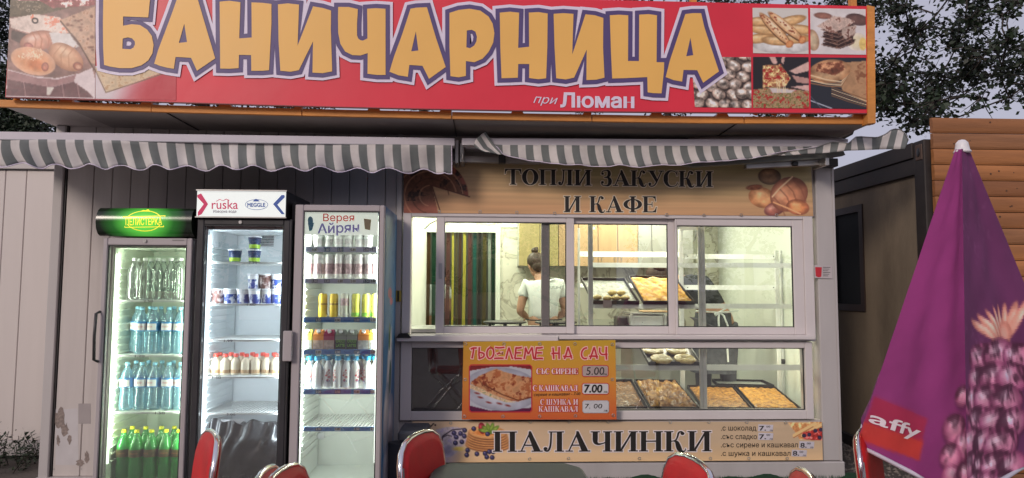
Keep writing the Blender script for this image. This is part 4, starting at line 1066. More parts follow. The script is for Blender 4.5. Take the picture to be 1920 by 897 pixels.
for s_, x0, x1, y0, y1, x2 in (('7.',1424,1436,797,809,0),('7.',1424,1436,812.5,825,0),('8.',1501,1512,828.5,841,0),('8.',1487,1498,844.5,856,0)):
    k = thing('price_card', None, None, P(x0,y0,Y3)); k.parent = b3; k.location = P(x0,y0,Y3)-b3.location
    MB().flat([(x0-2,y0-1),(x0+26,y0),(x0+25,y1+.5),(x0-3,y1)], [], fl(Y3-.002)).build('card', M_card, k)
    m = MB(); text_px(m, s_, x0, x1, y1-1.5, y1-1.5, 9, fl(Y3-.003), .02); text_px(m, '00', x1+1, x1+8, y0+5, y0+5, 3.6, fl(Y3-.003), .01); text_px(m, 'лв', x1+7, x1+13, y1, y1, 4, fl(Y3-.003)); m.build('handwriting', M_ink, k)
# orange banner
cv = Canvas(0, 0, 288, 148, 1.7)
n = cv.noise(60, 5)[...,None]; t = np.clip(cv.Y/148+(n-.5)*.25, 0, 1)[...,None] if False else np.clip((cv.Y/148)[...,None]+(n-.5)*.25, 0, 1)
top = np.array([188,150,48.]); mid = np.array([204,138,58.]); bot = np.array([196,92,52.])
cv.a = np.where(t < .5, top*(1-t*2)+mid*t*2, mid*(2-t*2)+bot*(t*2-1)); tt = np.clip((60-cv.X)/90, 0, 1)[...,None]; cv.a = cv.a*(1-tt*.5)+np.array([176,104,44.])*tt*.5
Y2 = -.112
b2 = banner('orange banner with a photo of flatbread and three handwritten prices hung over the lower window', cv, ((869,641),(1154,638),(866,787),(1156,787)), Y2, 1.12,
            [(873,645),(945,645),(1012,645),(1078,645),(1148,646),(872,712),(1148,712),(871,781),(943,781),(1012,781),(1079,780),(1150,779)])
put_print('food_print', fp_gyoz(), pxcorner((881,686),(996,685.5),(880.5,772.5),(996,772.5), Y2-.0015), b2, M_photo, 1.1)
M_bred = mat('banner_red', C(172,36,48,1.3), .5); M_pink = mat('banner_pink', C(226,166,160,1.3), .5)
fr = MB(); ro = lambda x0, x1, y0, y1, r: [(x0+r,y0),(x1-r,y0),(x1,y0+r),(x1,y1-r),(x1-r,y1),(x0+r,y1),(x0,y1-r),(x0,y0+r)]
fr.flat(ro(879,998,683.5,774,4), [ro(881,996,685.5,772,3)], fl(Y2-.002)); fr.build('photo_border', M_bred, b2)
bs = lambda *p: [(860+x/5.607, 635+y/5.607, 17/5.607) for x, y in p]
BR = [bs((125,112),(155,98),(190,100)), bs((158,104),(152,150),(140,210)), bs((218,92),(212,150),(216,215)), bs((214,212),(262,195),(270,165),(250,150),(205,146)),
 bs((335,92),(300,120),(295,180),(318,215),(350,205),(372,160),(362,105),(335,92)), bs((382,94),(430,100),(482,92)), bs((480,96),(455,125),(428,148),(468,150),(430,152),(400,165)), bs((372,210),(420,206),(472,208)),
 bs((497,215),(512,150),(528,95)), bs((528,95),(548,160),(566,215)), bs((603,95),(598,150),(590,212)), bs((600,98),(630,100),(664,94)), bs((592,152),(625,150),(655,150)), bs((590,212),(630,208),(664,212)),
 bs((688,215),(700,150),(702,95)), bs((702,95),(732,165)), bs((732,165),(772,92)), bs((772,92),(778,150),(790,215)), bs((818,95),(812,150),(805,215)), bs((815,98),(850,100),(884,94)), bs((808,152),(845,150),(875,150)), bs((805,214),(850,208),(886,212)),
 bs((990,95),(996,150),(1000,215)), bs((1056,90),(1054,150),(1056,215)), bs((975,160),(1010,154),(1064,156)), bs((1112,215),(1135,150),(1150,92)), bs((1150,92),(1170,150),(1188,212)), bs((1098,186),(1150,192),(1192,182)),
 bs((1350,98),(1318,104),(1292,140),(1292,190),(1320,214),(1348,208)), bs((1382,215),(1405,150),(1425,92)), bs((1425,92),(1442,150),(1456,214)), bs((1370,188),(1420,184),(1464,190)), bs((1484,95),(1480,140),(1500,170),(1564,166)), bs((1552,88),(1550,150),(1554,222))]
BR = [stroke(smoothp(p)) for p in BR]
for a_, b_ in ((0,2),(2,4),(4,5),(5,8),(8,10),(10,14),(14,18),(18,22),(22,25),(25,28),(28,29),(29,32),(32,34)):
    o_ = lay([(p, []) for p in BR[a_:b_]], Y2-.0035).build('letter', M_bred, b2); lay([(offset_poly(p, 1.7), []) for p in BR[a_:b_]], Y2-.002).build('letter_outline', M_pink, o_)
for body, x0, x1, y0, h in (('СЪС СИРЕНЕ',1005.5,1084,701.5,10),('С КАШКАВАЛ',999,1083.5,733,10),('С ШУНКА И',1013,1084,759,10),('КАШКАВАЛ',1010,1084,772,10)):
    lay_letters(body, x0, x1, y0, y0, h, Y2-.0005, 1.0, mat('banner_light_pink', C(236,196,196,1.3), .5), M_bred, b2)
for i, (x0, x1, y0, y1, s_, col) in enumerate(((1091,1141,685,707,'5.00',(.42,.33,.31)),(1091,1142,718.5,740,'7.00',(.62,.6,.6)),(1092,1142,751,775,'7. 00',(.58,.57,.6)))):
    k = thing('price_card', None, None); k.parent = b2; k.location = P(x0,y0,Y2)-b2.location
    MB().flat(ro(x0,x1,y0,y1,3), [ro(x0+1.2,x1-1.2,y0+1.2,y1-1.2,2.4)], fl(Y2-.003)).build('card_border', M_bred if i < 2 else M_pvcd, k)
    MB().flat(ro(x0+1,x1-1,y0+1,y1-1,2.4), [], fl(Y2-.0025)).build('card', mat('price_card_%d' % i, col, .5), k)
    m = MB(); text_px(m, s_, x0+(8 if i == 0 else 5), x1-(8 if i == 0 else 13), y1-4-(5 if i == 2 else 0), y1-4-(5 if i == 2 else 0), 15 if i < 2 else 9, fl(Y2-.004), (.0 if i != 1 else .03), .1); text_px(m, 'лв', x1-10, x1-3, y1-3, y1-3, 4.5, fl(Y2-.004)); m.build('handwriting', M_ink, k)
m = MB(); text_px(m, 'сирене и кашкавал - 7.00', 1001, 1088, 743, 741, 5.5, fl(Y2-.003), .0, .25); m.build('handwriting', M_ink, b2)
# small notice on the right post
nt_ = thing('notice_sticker', 'small white notice with a red square stuck on the right corner post of the stall', 'sticker', P(1528, 510, -.04))
MB().flat([(1527,497),(1560,498.5),(1560,522.5),(1527,521.5)], [], fl(-.0385)).build('paper', mat('paper', (.5,.45,.46)), nt_)
MB().flat([(1528.5,501),(1541,501.5),(1540,519),(1535,520.5),(1529.5,518)], [], fl(-.0395)).build('red_square', M_bred, nt_)
m = MB(); 
for k in range(6): m.flat([(1543,501+k*3.2),(1543+14-(k%3)*2,501.3+k*3.2),(1543+14-(k%3)*2,502.2+k*3.2),(1543,502+k*3.2)], [], fl(-.0395))
m.build('small_print', M_dark, nt_)
# ------------------------------------------------------------------ refrigerated display cabinets
def fridge(label, YF, row, ox0, ox1, gx0, gx1, ztop, gy0, mframe, mliner, lcol, le, shelf_px, ylast, bodymat):
    x0, x1 = PX(ox0, row, YF), PX(ox1, row, YF); YB_ = -.07
    t = thing('display_fridge', label, 'fridge', ((x0+x1)/2, (YF+YB_)/2, 0))
    g0, g1 = PX(gx0, row, YF), PX(gx1, row, YF); zg = PZ((gx0+gx1)/2, gy0, YF); zb = .16
    # cabinet: two sides, back, top, plinth
    c = MB(); D0 = YF+.055
    c.box(x0, x0+.035, D0, YB_, .06, ztop, .004).box(x1-.035, x1, D0, YB_, .06, ztop, .004).box(x0+.035, x1-.035, YB_-.02, YB_, .06, ztop).box(x0+.035, x1-.035, D0+.001, YB_-.02, ztop-.05, ztop-.001).box(x0+.035, x1-.035, D0+.001, YB_-.02, .06, .15)
    c.build('cabinet', bodymat, t)
    for sx in (x0+.06, x1-.06):
        for sy in (D0+.06, YB_-.06): MB().lathe([(.02,0),(.02,.06)], (sx, sy, 0), 8).build('foot', M_black, t)
    li = MB(); i0, i1 = x0+.0352, x1-.0352
    li.box(i0, i0+.008, D0+.01, YB_-.03, .151, ztop-.055).box(i1-.008, i1, D0+.01, YB_-.03, .151, ztop-.055).box(i0+.008, i1-.008, YB_-.029, YB_-.021, .151, ztop-.055).box(i0+.008, i1-.008, D0+.01, YB_-.03, ztop-.062, ztop-.052).box(i0+.008, i1-.008, D0+.01, YB_-.03, .152, .16)
    li.build('liner', mliner, t)
    rb = MB(); z = .3
    while z < ztop-.15:
        rb.box(i0+.008, i0+.02, D0+.05, YB_-.07, z, z+.012, .003).box(i1-.02, i1-.008, D0+.05, YB_-.07, z, z+.012, .003); z += .045
    tag(rb.build('liner_ribs', mliner, t), kind='stuff')
    d = thing('door', None, None); d.parent = t; d.location = Vector((x0, YF, 0))-t.location
    m = MB(); zt = ztop-.002
    m.box(x0, g0, YF, YF+.05, .08, zt, .005).box(g1, x1, YF, YF+.05, .08, zt, .005).box(g0, g1, YF+.001, YF+.05, zg, zt, .004).box(g0, g1, YF+.001, YF+.05, .08, zb, .004)
    m.build('door_frame', mframe, d); pane(g0, g1, zb, zg, YF+.012, d, M_fglass, .007)
    sh = []
    for k, y in enumerate(shelf_px):
        z = PZ((gx0+gx1)/2, y, YF+.09); s = MB()
        s.box(i0+.012, i1-.012, YF+.09, YF+.098, z-.012, z, .002).box(i0+.012, i1-.012, YB_-.06, YB_-.052, z-.010, z-.002)
        n = 20
        for q in range(n+1): xx = i0+.016+(i1-i0-.034)*q/n; s.box(xx-.0022, xx+.0022, YF+.098, YB_-.06, z-.006, z-.001)
        s.build('shelf', mat('white_wire_shelf', (.75,.76,.74), .4), t); sh.append(z)
    # vertical light strips just behind the door
    for xx, sgn in ((i0+.012, 1), (i1-.012, -1)):
        MB().box(xx-.003, xx+.003, D0+.012, D0+.028, .3, ztop-.1).build('light_strip', emis('strip_'+name_of(lcol), lcol, 2.2), t)
        l = bpy.data.lights.new('strip_light', 'AREA'); l.shape = 'RECTANGLE'; l.size = ztop-.5; l.size_y = .02; l.energy = le; l.color = lcol
        o = bpy.data.objects.new('strip_light', l); COL.objects.link(o); o.parent = t
        o.location = Vector((xx+sgn*.006, D0+.03, ztop/2+.15))-t.location
        o.rotation_euler = (Vector((sgn*.55, .9, 0))).to_track_quat('-Z', 'X').to_euler()
        # long side of the lamp upright
        q = (Vector((sgn*.45, .9, 0)).normalized()); zax = -q; xax = Vector((0,0,1)); yax = zax.cross(xax)
        o.rotation_euler = Matrix((xax, yax, zax)).transposed().to_euler()
    return t, d, sh, (i0, i1, D0, YB_, x0, x1, g0, g1, zg)
_nm = {}
def name_of(c): return _nm.setdefault(c, ['green_white','blue_white','neutral_white','warm'][len(_nm)])

YF1 = -.66
M_fr1 = mat('fridge_frame_grey', (.40,.36,.37), .4, var=.04, scale=3, dirt=.1)
ML1 = mat('liner_cream', (.74,.80,.68), .5, var=.03); ML2 = mat('liner_white', (.72,.76,.78), .5, var=.03); ML3 = mat('liner_offwhite', (.74,.78,.74), .5, var=.03)
zt1 = PZ(270, 446, YF1)
f1, d1, s1, g1_ = fridge('grey framed drinks fridge with glowing green header, water and green soda bottles', YF1, 650, 184.5, 353, 193, 343, zt1, 460, M_fr1, ML1, (.86,1,.80), 4.4, (563, 666, 773, 905), None, M_wall)
# curved header
hx0, hx1 = PX(178, 415, YF1-.02), PX(362, 415, YF1-.02); hz0, hz1 = PZ(270, 443, YF1), PZ(270, 390, YF1); hc = (hz0+hz1)/2; hr = (hz1-hz0)/2
def hprof(k): a = -math.pi/2+math.pi*k/16; return (YF1+.03-.065*math.cos(a), hc+hr*math.sin(a))
cvh = Canvas(178, 388, 362, 443, 1.1, (14,20,14))
dx = (cvh.X-270)/62; dy = (cvh.Y-415)/34; gl = np.exp(-(dx**2+dy**2)*1.3)[...,None]
hdr = thing('header', None, None); hdr.parent = f1; hdr.location = Vector(((hx0+hx1)/2, YF1, hc))-f1.location
hm = MB(); prof = [hprof(k) for k in range(17)]
V = [(x, y, z) for x in (hx0+.012, hx1-.004) for y, z in prof]
hm.add(V, [(k, k+1, k+18, k+17) for k in range(16)], True)
hm.add([(hx0+.012, y, z) for y, z in prof], [tuple(range(17))]); hm.add([(hx1-.004, y, z) for y, z in prof], [tuple(range(17))])
def hglow():
    m = bpy.data.materials.new('backlit_green_panel'); m.use_nodes = True; n = m.node_tree; b = n.nodes['Principled BSDF']
    b.inputs['Base Color'].default_value = (.012,.02,.012,1); b.inputs['Roughness'].default_value = .2
    g = n.nodes.new('ShaderNodeTexCoord'); mp = n.nodes.new('ShaderNodeMapping'); mp.inputs['Scale'].default_value = (1/.27, 0, 1/.17)
    n.links.new(g.outputs['Object'], mp.inputs[0]); gr_ = n.nodes.new('ShaderNodeTexGradient'); gr_.gradient_type = 'SPHERICAL'; n.links.new(mp.outputs[0], gr_.inputs[0])
    r = n.nodes.new('ShaderNodeValToRGB'); e = r.color_ramp.elements; e[0].position = 0; e[0].color = (0,0,0,1); e[1].position = .75; e[1].color = (.16,.85,.09,1)
    k = e.new(.3); k.color = (.012,.13,.012,1)
    n.links.new(gr_.outputs[0], r.inputs[0]); n.links.new(r.outputs[0], b.inputs['Emission Color']); b.inputs['Emission Strength'].default_value = .85
    return m
for v in range(len(hm.v)): hm.v[v] = (hm.v[v][0], hm.v[v][1], hm.v[v][2])
hb = hm.build('curved_panel', hglow(), hdr)
MB().box(hx0+.02, hx1-.01, YF1+.03, -.2, hz0+.004, hz1-.004, .01).build('header_box', M_black, hdr)
YH = YF1-.040
def lh(u, v): # on the curved front
    zz = PZ(u, v, YH); s_ = max(-1, min(1, (zz-hc)/hr)); return (PX(u, v, YH), YF1+.03-.065*math.sqrt(1-s_*s_)-.0015, zz)
M_ey = emis('lit_yellow', (.85,.72,.05), .85); M_eg = emis('lit_light_green', (.35,.75,.1), .6)
m = MB(); text_px(m, 'ПЕЛИСТЕРКА', 235, 303, 422.5, 421.5, 13, lh, .014)
for v in range(len(m.v)): m.v[v] = (m.v[v][0], m.v[v][1]-.002, m.v[v][2])
m.build('lettering', M_ey, hdr)
m = MB()
def ring(cx, cy, rx, ry, w, a0=0, a1=6.2832, n=36):
    return [(cx+(rx)*math.cos(a0+(a1-a0)*k/n), cy+(ry)*math.sin(a0+(a1-a0)*k/n)) for k in range(n+1)]
for a0, a1 in ((.35,2.8),(3.5,5.95)):
    pth = [(x, y, 1.3) for x, y in ring(269, 414, 33, 19, 0, a0, a1)]; m.flat(stroke(pth), [], lh)
m.flat([(229,406),(309,404),(306,426),(232,427)], [[(230.5,407.5),(307.5,405.5),(305,424.7),(233.3,425.7)]], lh)
m.flat([(258,396),(264,393),(268,394),(272,391),(278,396)], [], lh); m.build('emblem', M_ey, hdr)
MB().tube([(g1_[4]-.0, YF1-.0, PZ(180,585,YF1)), (g1_[4]-.004, YF1-.035, PZ(180,588,YF1)), (g1_[4]-.006, YF1-.04, PZ(180,630,YF1)), (g1_[4]-.004, YF1-.035, PZ(180,674,YF1)), (g1_[4], YF1, PZ(180,678,YF1))], .009, 8).build('handle', M_dark, d1)
MB().tube([(PX(272,452,YF1), YF1, PZ(272,452,YF1)), (PX(272,452,YF1), YF1-.006, PZ(272,452,YF1))], .012, 12).build('lock', M_steel, d1)
m = MB(); text_px(m, 'ICE COOL', 322, 346, 452.5, 452.5, 3, lambda u, v: P(u, v, YF1-.001), .01) if False else m.flat([(323,450),(345,450),(345,451.6),(323,451.6)], [], lambda u, v: P(u, v, YF1-.001)); m.build('badge', mat('badge_grey', (.2,.18,.18)), d1)

# bottles
def bottle(name, label, cat, group, h, r, mbody, mcap, mlabel=None, labz=(.45,.68), cap=.018, water=None, waist=True, txt=None, fill=None):
    t = thing(name, label, cat, (0,0,0), 0, group); H = h-cap
    prof = [(r*.6,0),(r*.95,.004),(r,.02),(r,H*.25),(r*(.86 if waist else 1),H*.42),(r,H*.58),(r*.98,H*.7),(r*.72,H*.84),(r*.38,H*.94),(r*.34,H)]
    MB().lathe(prof, (0,0,0), 14).build('body', mbody, t)
    if fill:
        MB().lathe([(rr*.93, max(.003, zz*.93)) for rr, zz in prof[:-1]], (0,0,0), 12).build('drink', fill, t)
    MB().lathe([(cap*.8,H),(cap*.82,H+.002),(cap*.78,h),(cap*.3,h+.001)], (0,0,0), 12).build('cap', mcap, t)
    if mlabel:
        m = MB(); z0, z1 = H*labz[0], H*labz[1]; m.lathe([(r*1.012,z0),(r*1.012,z1)], (0,0,0), 16); m.f = m.f[:-2]; m.sm = m.sm[:-2]
        m.build('label_band', mlabel, t)
    if txt:
        m = MB(); w = text_w(txt[0]); k = txt[2]/w
        text_map(m, text_polys(txt[0]), lambda x, y: (r*1.025*math.sin((x-w/2)*k/(r*1.02)), -r*1.025*math.cos((x-w/2)*k/(r*1.02)), H*(labz[0]+labz[1])/2+(y-.36)*k*1.5)); m.build('lettering', txt[1], t)
    return t
M_clear = glassm('clear_bottle', (.93,.95,.94), .09, .1, .09, (.78,.84,.82)); M_bluep = glassm('pale_blue_bottle', (.80,.93,.98), .09, .1, .28, (.42,.74,.9)); M_greenp = glassm('green_bottle', (.62,.96,.62), .07, .15, .30, (.16,.85,.26))
M_grd = glassm('green_soda', (.5,.95,.52), .02, .2, .6, (.12,.82,.2))
M_bcap = mat('light_blue_cap', (.25,.55,.72), .4); M_ycap = mat('yellow_cap', (.85,.78,.02), .35); M_wcap = mat('white_cap', (.8,.8,.8), .4); M_rcap = mat('red_cap', (.75,.08,.05), .4)
M_lblue = mat('blue_label', (.03,.22,.55), .4, var=.2, scale=30); M_lwhite = mat('white_label', (.75,.73,.74), .4); M_ldark = mat('dark_olive_label', (.10,.08,.03), .4, var=.4, scale=40)
M_ltxt = mat('label_red_text', (.55,.05,.08), .5); M_ltxb = mat('label_brown_text', (.45,.18,.08), .5)
protoW = bottle('water_bottle', 'x', 'bottle', 'blue labelled water bottles in the green-lit fridge', .30, .041, M_bluep, M_bcap, M_lblue, (.52,.72), txt=('ПЕЛИСТЕР', M_ltxt, .052))
m = MB(); m.lathe([(.0418,.282*.54),(.0418,.282*.69)], (0,0,0), 16); m.f = [f for f in m.f[:-2] if 8 <= f[0] <= 14]; m.sm = m.sm[:len(m.f)]; m.build('label_patch', M_lwhite, protoW)
protoC = bottle('water_bottle', 'x', 'bottle', 'clear unlabelled bottles on the top shelf of the green-lit fridge', .27, .040, M_clear, M_wcap)
protoG = bottle('soda_bottle', 'x', 'bottle', 'green soda bottles in the green-lit fridge', .31, .043, M_greenp, M_ycap, M_ldark, (.50,.66), fill=M_grd, txt=('СПРИНТЕР', M_ltxb, .05))
first = {}
def place(proto, xs_, Y, z, fmt, rowname):
    n = len(xs_)
    for i, px in enumerate(xs_):
        x = P(px, 500, Y).x if not isinstance(px, tuple) else px[0]
        lab = fmt.format(n=ORD[i], row=rowname)
        if proto.name not in first: first[proto.name] = 1; proto.location = (x, Y, z); proto['label'] = lab
        else: dup(proto, (x, Y, z), lab, random.Random(px*3+Y).uniform(-.25,.25))
rowx = lambda xs_, Y, ry: [( P(px, ry, Y).x, ) for px in xs_]
def place2(proto, xs_, ry, Y, z, fmt):
    for i, px in enumerate(xs_):
        rj = random.Random(int(px*7)+int(Y*90)); x = P(px, ry, Y).x+rj.uniform(-.004,.004); Y_ = Y+rj.uniform(-.008,.008); lab = fmt.format(n=ORD[i])
        if proto.name not in first: first[proto.name] = 1; proto.location = (x, Y_, z); proto['label'] = lab
        else: dup(proto, (x, Y_, z), lab, rj.uniform(-.9,.9) if 'label' not in lab else rj.uniform(-.5,.5))
e = .0005
place2(protoC, [250,273,296,319,339], 520, -.50, s1[0]+e, 'clear unlabelled bottle, {n} from left, front row, top shelf of green-header fridge')
place2(protoC, [258,282,306,330], 520, -.40, s1[0]+e, 'clear unlabelled bottle, {n} from left, back row, top shelf of green-header fridge')
place2(protoW, [264,289,314,337], 620, -.49, s1[1]+e, 'blue-labelled water bottle, {n} from left, front row, second shelf of green-header fridge')
place2(protoW, [258,280,302,324], 620, -.38, s1[1]+e, 'blue-labelled water bottle, {n} from left, back row, second shelf of green-header fridge')
place2(protoW, [238,264,289,314,336], 725, -.49, s1[2]+e, 'blue-labelled water bottle, {n} from left, front row, third shelf of green-header fridge')
place2(protoW, [232,255,278,301,323], 725, -.38, s1[2]+e, 'blue-labelled water bottle, {n} from left, back row, third shelf of green-header fridge')
place2(protoG, [230,256.5,283,310,334], 850, -.50, s1[3]+e, 'green soda bottle with yellow cap, {n} from left, front row of lowest shelf')
place2(protoG, [222,245.5,271,300,325], 850, -.40, s1[3]+e, 'green soda bottle with yellow cap, {n} from left, back row of lowest shelf')

for k_, (x_, y_) in enumerate(((278,566),(262,669),(300,776))):
    m = MB(); text_px(m, ['2.50','1.20','1.50'][k_], x_-9, x_+9, y_+1, y_+1, 4.5, lambda u, v: P(u, v, YF1+.088), .01); m.build('shelf_price', M_ink, f1)
# ---- middle fridge, black
YF2 = -.68
M_fr2 = mat('black_fridge_frame', (.03,.028,.032), .35, var=.1, dirt=.2, dirtcol=(.07,.06,.06))
zt2 = PZ(452, 411, YF2)
f2, d2, s2, g2_ = fridge('black display fridge with lit white header, yogurt tubs, ayran bottles and a black bag inside', YF2, 600, 363, 539, 376, 527, zt2, 422, M_fr2, ML2, (.82,.93,1), 4.6, (491.5, 570, 637.5, 706.5, 775), None, M_black)
h2 = thing('header', None, None); h2.parent = f2; h2.location = Vector((PX(452,383,YF2), YF2, zt2))-f2.location
hx = (PX(367.5,383,YF2-.02), PX(537,383,YF2-.02)); hz = (PZ(452,409,YF2-.02), PZ(452,357,YF2-.02))
MB().box(hx[0], hx[1], YF2-.018, -.12, hz[0]+.003, hz[1], .005).build('header_box', M_black, h2)
f_ = MB(); zz0, zz1 = hz[0]+.008, hz[1]-.006
MB().box(hx[0]+.006, hx[1]-.004, YF2-.022, YF2-.0185, zz0, zz1).build('lit_panel', emis('lit_white_panel', (.60,.64,.62), .72), h2)
MB().box(hx[0], hx[1]+.002, YF2-.028, YF2-.018, hz[1]-.006, hz[1]+.002).box(hx[0], hx[1]+.002, YF2-.028, YF2-.018, hz[0]+.0, hz[0]+.008).build('header_rim', M_alu, h2)
YP = YF2-.0235; fp2 = lambda u, v: P(u, v, YP)
M_mag = emis('lit_magenta', (.42,.02,.08), .5); M_nav = emis('lit_navy', (.03,.07,.25), .45); M_gry = emis('lit_ink', (.12,.08,.12), .4)
m = MB(); m.flat([(370,366),(377,363),(390,383),(378,402),(371,405),(371,398),(382,383),(370,370)], [], fp2); text_px(m, 'ruska', 397, 446, 392, 392, 18, fp2, .004)
m.flat(stroke([(405,378,1),(412,374,1.2),(418,377,1),(424,373.5,1.4),(430,376,1)]), [], fp2); m.build('lettering', M_mag, h2)
m = MB(); text_px(m, 'Изворна вода', 400, 443, 399, 399, 5, fp2, .01); m.build('lettering', M_gry, h2)
m = MB(); m.flat([(533,366),(528,366),(512,383),(528,402),(534,402),(520,384),(534,370)], [], fp2); text_px(m, 'MEGGLE', 464, 497, 388, 388, 7.5, fp2, .03)
m.flat([(474,378),(477,374.5),(480,373),(484,375),(487,378)], [], fp2); m.flat(ell(481,384,21.5,10,32), [ell(481,384,20.7,9.2,32)], lambda u, v: P(u, v, YP)); m.build('lettering', M_nav, h2)
MB().tube([(PX(451,417,YF2), YF2, PZ(451,417,YF2)), (PX(451,417,YF2), YF2-.006, PZ(451,417,YF2))], .011, 12).build('lock', M_steel, d2)
pxbox(MB(), 541, 548, 380, 897, YF2+.06, -.1).build('side_fin', M_black, f2)
m = MB(); pxbox(m, 530, 547, 621, 678, YF2-.03, YF2-.001, b=.004); m.build('hinge_bracket', M_fr1, f2)
MB().tube([(g2_[5]+.004, YF2+.01, .1), (g2_[5]+.004, YF2+.01, zt2)], .008, 6).build('hinge_rod', M_dark, f2)
i0, i1, D0, YB_ = g2_[:4]
v = MB(); 
for k in range(9): zz = PZ(500, 437+k*3, YB_-.04); v.box(PX(485,450,YB_-.04), PX(513,450,YB_-.04), YB_-.042, YB_-.034, zz-.003, zz+.001)
v.build('vent_grille', M_dark, f2)
xc = PX(431, 600, YB_-.04); MB().box(xc-.003, xc+.003, YB_-.034, YB_-.0295, .3, zt2-.07).build('liner_seam', M_dark, f2)
def tub(name, label, cat, group, r0, r1, h, ms, ml, band=None, bm_=None, label_side=None):
    t = thing(name, label, cat, (0,0,0), 0, group)
    MB().lathe([(r0*.97,0),(r0,.003),(r1,h-.008)], (0,0,0), 16).build('cup', ms, t)
    MB().lathe([(r1*1.06,h-.009),(r1*1.07,h-.003),(r1*1.0,h)], (0,0,0), 16).build('lid', ml, t)
    if band:
        m = MB(); z0, z1 = band; rr = lambda z: r0+(r1-r0)*z/h
        m.lathe([(rr(z0)+.0008,z0),(rr(z1)+.0008,z1)], (0,0,0), 16); m.f = m.f[:-2]; m.sm = m.sm[:-2]; m.build('print_band', bm_, t)
    return t
M_tw = mat('tub_white', (.75,.76,.78), .4); M_tdk = mat('tub_dark_blue', (.04,.06,.14), .4, var=.3, scale=40); M_tgr = mat('tub_lime', (.35,.55,.05), .4); M_tbl = mat('tub_blue', (.70,.71,.76), .4, var=.05, scale=70, dirt=1.0, dirtcol=(.025,.055,.26), stretch=(1,1,.55), dthr=(.46,.50)); M_tbr = mat('tub_brown', (.55,.46,.44), .5, var=.2, scale=70, dirt=1.0, dirtcol=(.14,.06,.05), dthr=(.44,.52))
a = tub('yogurt_tub', 'dark blue yogurt tub standing alone on the top shelf of the black fridge', 'tub', None, .032, .041, .085, M_tdk, M_tw, (.005,.03), M_tgr)
a.location = (PX(441,480,-.5), -.5, s2[0]+e)
dup(a, (PX(477,480,-.5), -.5, s2[0]+e), 'dark blue yogurt tub, lower of the stacked pair in the black fridge')
dup(a, (PX(477,480,-.5), -.5, s2[0]+.0865), 'dark blue yogurt tub, upper of the stacked pair in the black fridge')
tb = tub('milk_tub', 'x', 'tub', 'blue and white tubs on the second shelf of the black fridge', .036, .043, .095, M_tbl, M_tw, (.06,.085), M_tw)
tr_ = tub('milk_tub', 'brown printed tub, left end of the second shelf in the black fridge', 'tub', 'brown tubs on the second shelf of the black fridge', .036, .043, .095, M_tbr, M_tw)
tr_.location = (PX(408,555,-.5), -.5, s2[1]+e)
first[tb.name] = 0; del first[tb.name]
place2(tb, [433,456,479,502,521], 555, -.5, s2[1]+e, 'blue and white tub, {n} from left, lower layer, second shelf of black fridge')
place2(tb, [476,520], 555, -.49, s2[1]+.0965, 'blue and white tub, {n} from left, upper layer, second shelf of black fridge')
dup(tr_, (PX(498,540,-.49), -.49, s2[1]+.0965), 'brown printed tub in the upper layer on the second shelf of the black fridge')
M_cream = mat('kefir_cream', (.68,.60,.44), .35); M_kband = mat('kefir_band', (.45,.27,.12), .5, var=.5, scale=60)
pk = bottle('kefir_bottle', 'x', 'bottle', 'small cream bottles with red caps in the black fridge', .135, .031, M_cream, M_rcap, M_kband, (.12,.3), cap=.02, waist=False)
place2(pk, [404,423,442,461,480,499,518], 690, -.50, s2[3]+e, 'small cream bottle with red cap, {n} from left, front row in black fridge')
place2(pk, [412,433,453,473,493,513], 690, -.42, s2[3]+e, 'small cream bottle with red cap, {n} from left, back row in black fridge')
# black bag at the bottom
bag = MB(); rs = random.Random(8); bx0, bx1 = g2_[6]-.0, g2_[7]-.01; bz1 = PZ(450, 800, -.5)
nu, nv = 44, 20; V = []
for j in range(nv+1):
    for i in range(nu+1):
        u, v_ = i/nu, j/nv; x = bx0+.01+(bx1-bx0-.02)*u; z = .17+(bz1-.17)*v_
        top = (.02*math.sin(u*9+1)+.03*math.sin(u*4)+.02) if v_ > .9 else 0
        y = -.585+.05*(abs(u-.5)*2)**4+.10*max(0, v_-.8)**1*2+(.010*math.sin(u*13+v_*4+2*math.sin(v_*3))+.010*math.sin(u*34-v_*11+3*math.sin(u*5)))*(.2+v_)+rs.uniform(-.0012,.0012)+.05*(1-v_)*.3
        V.append((x, y, z+top+.012*math.sin(u*23)*v_))
bag.add(V, [(j*(nu+1)+i, j*(nu+1)+i+1, (j+1)*(nu+1)+i+1, (j+1)*(nu+1)+i) for j in range(nv) for i in range(nu)], True)
V2 = [(bx0+.01+(bx1-bx0-.02)*i/nu, V[nv*(nu+1)+i][1]+.25, bz1-.03+.02*math.sin(i)) for i in range(nu+1)]
bag.add(V[nv*(nu+1):]+V2, [(i, i+1, nu+2+i, nu+1+i) for i in range(nu)], True)
tag(bag.build('rubbish_bag', mat('black_plastic_film', (.012,.012,.014), .28, var=.2, bump=.45, bscale=16)), 'crumpled black plastic bag filling the bottom of the black fridge', 'bag')
MB().flat([(399,788),(460,786),(448,797),(418,803),(404,799)], [], lambda u, v: P(u, v, -.52)).build('white_plate', M_tw, f2)

for k_, (x_, y_) in enumerate(((474,493),(471,572),(428,640),(406,709),(433,778))):
    m = MB(); text_px(m, ['2.20','1.80','1.99','1.50','3.00'][k_], x_-8, x_+8, y_+1.5, y_+1.5, 4.5, lambda u, v: P(u, v, YF2+.088), .01); m.build('shelf_price', M_ink, f2)
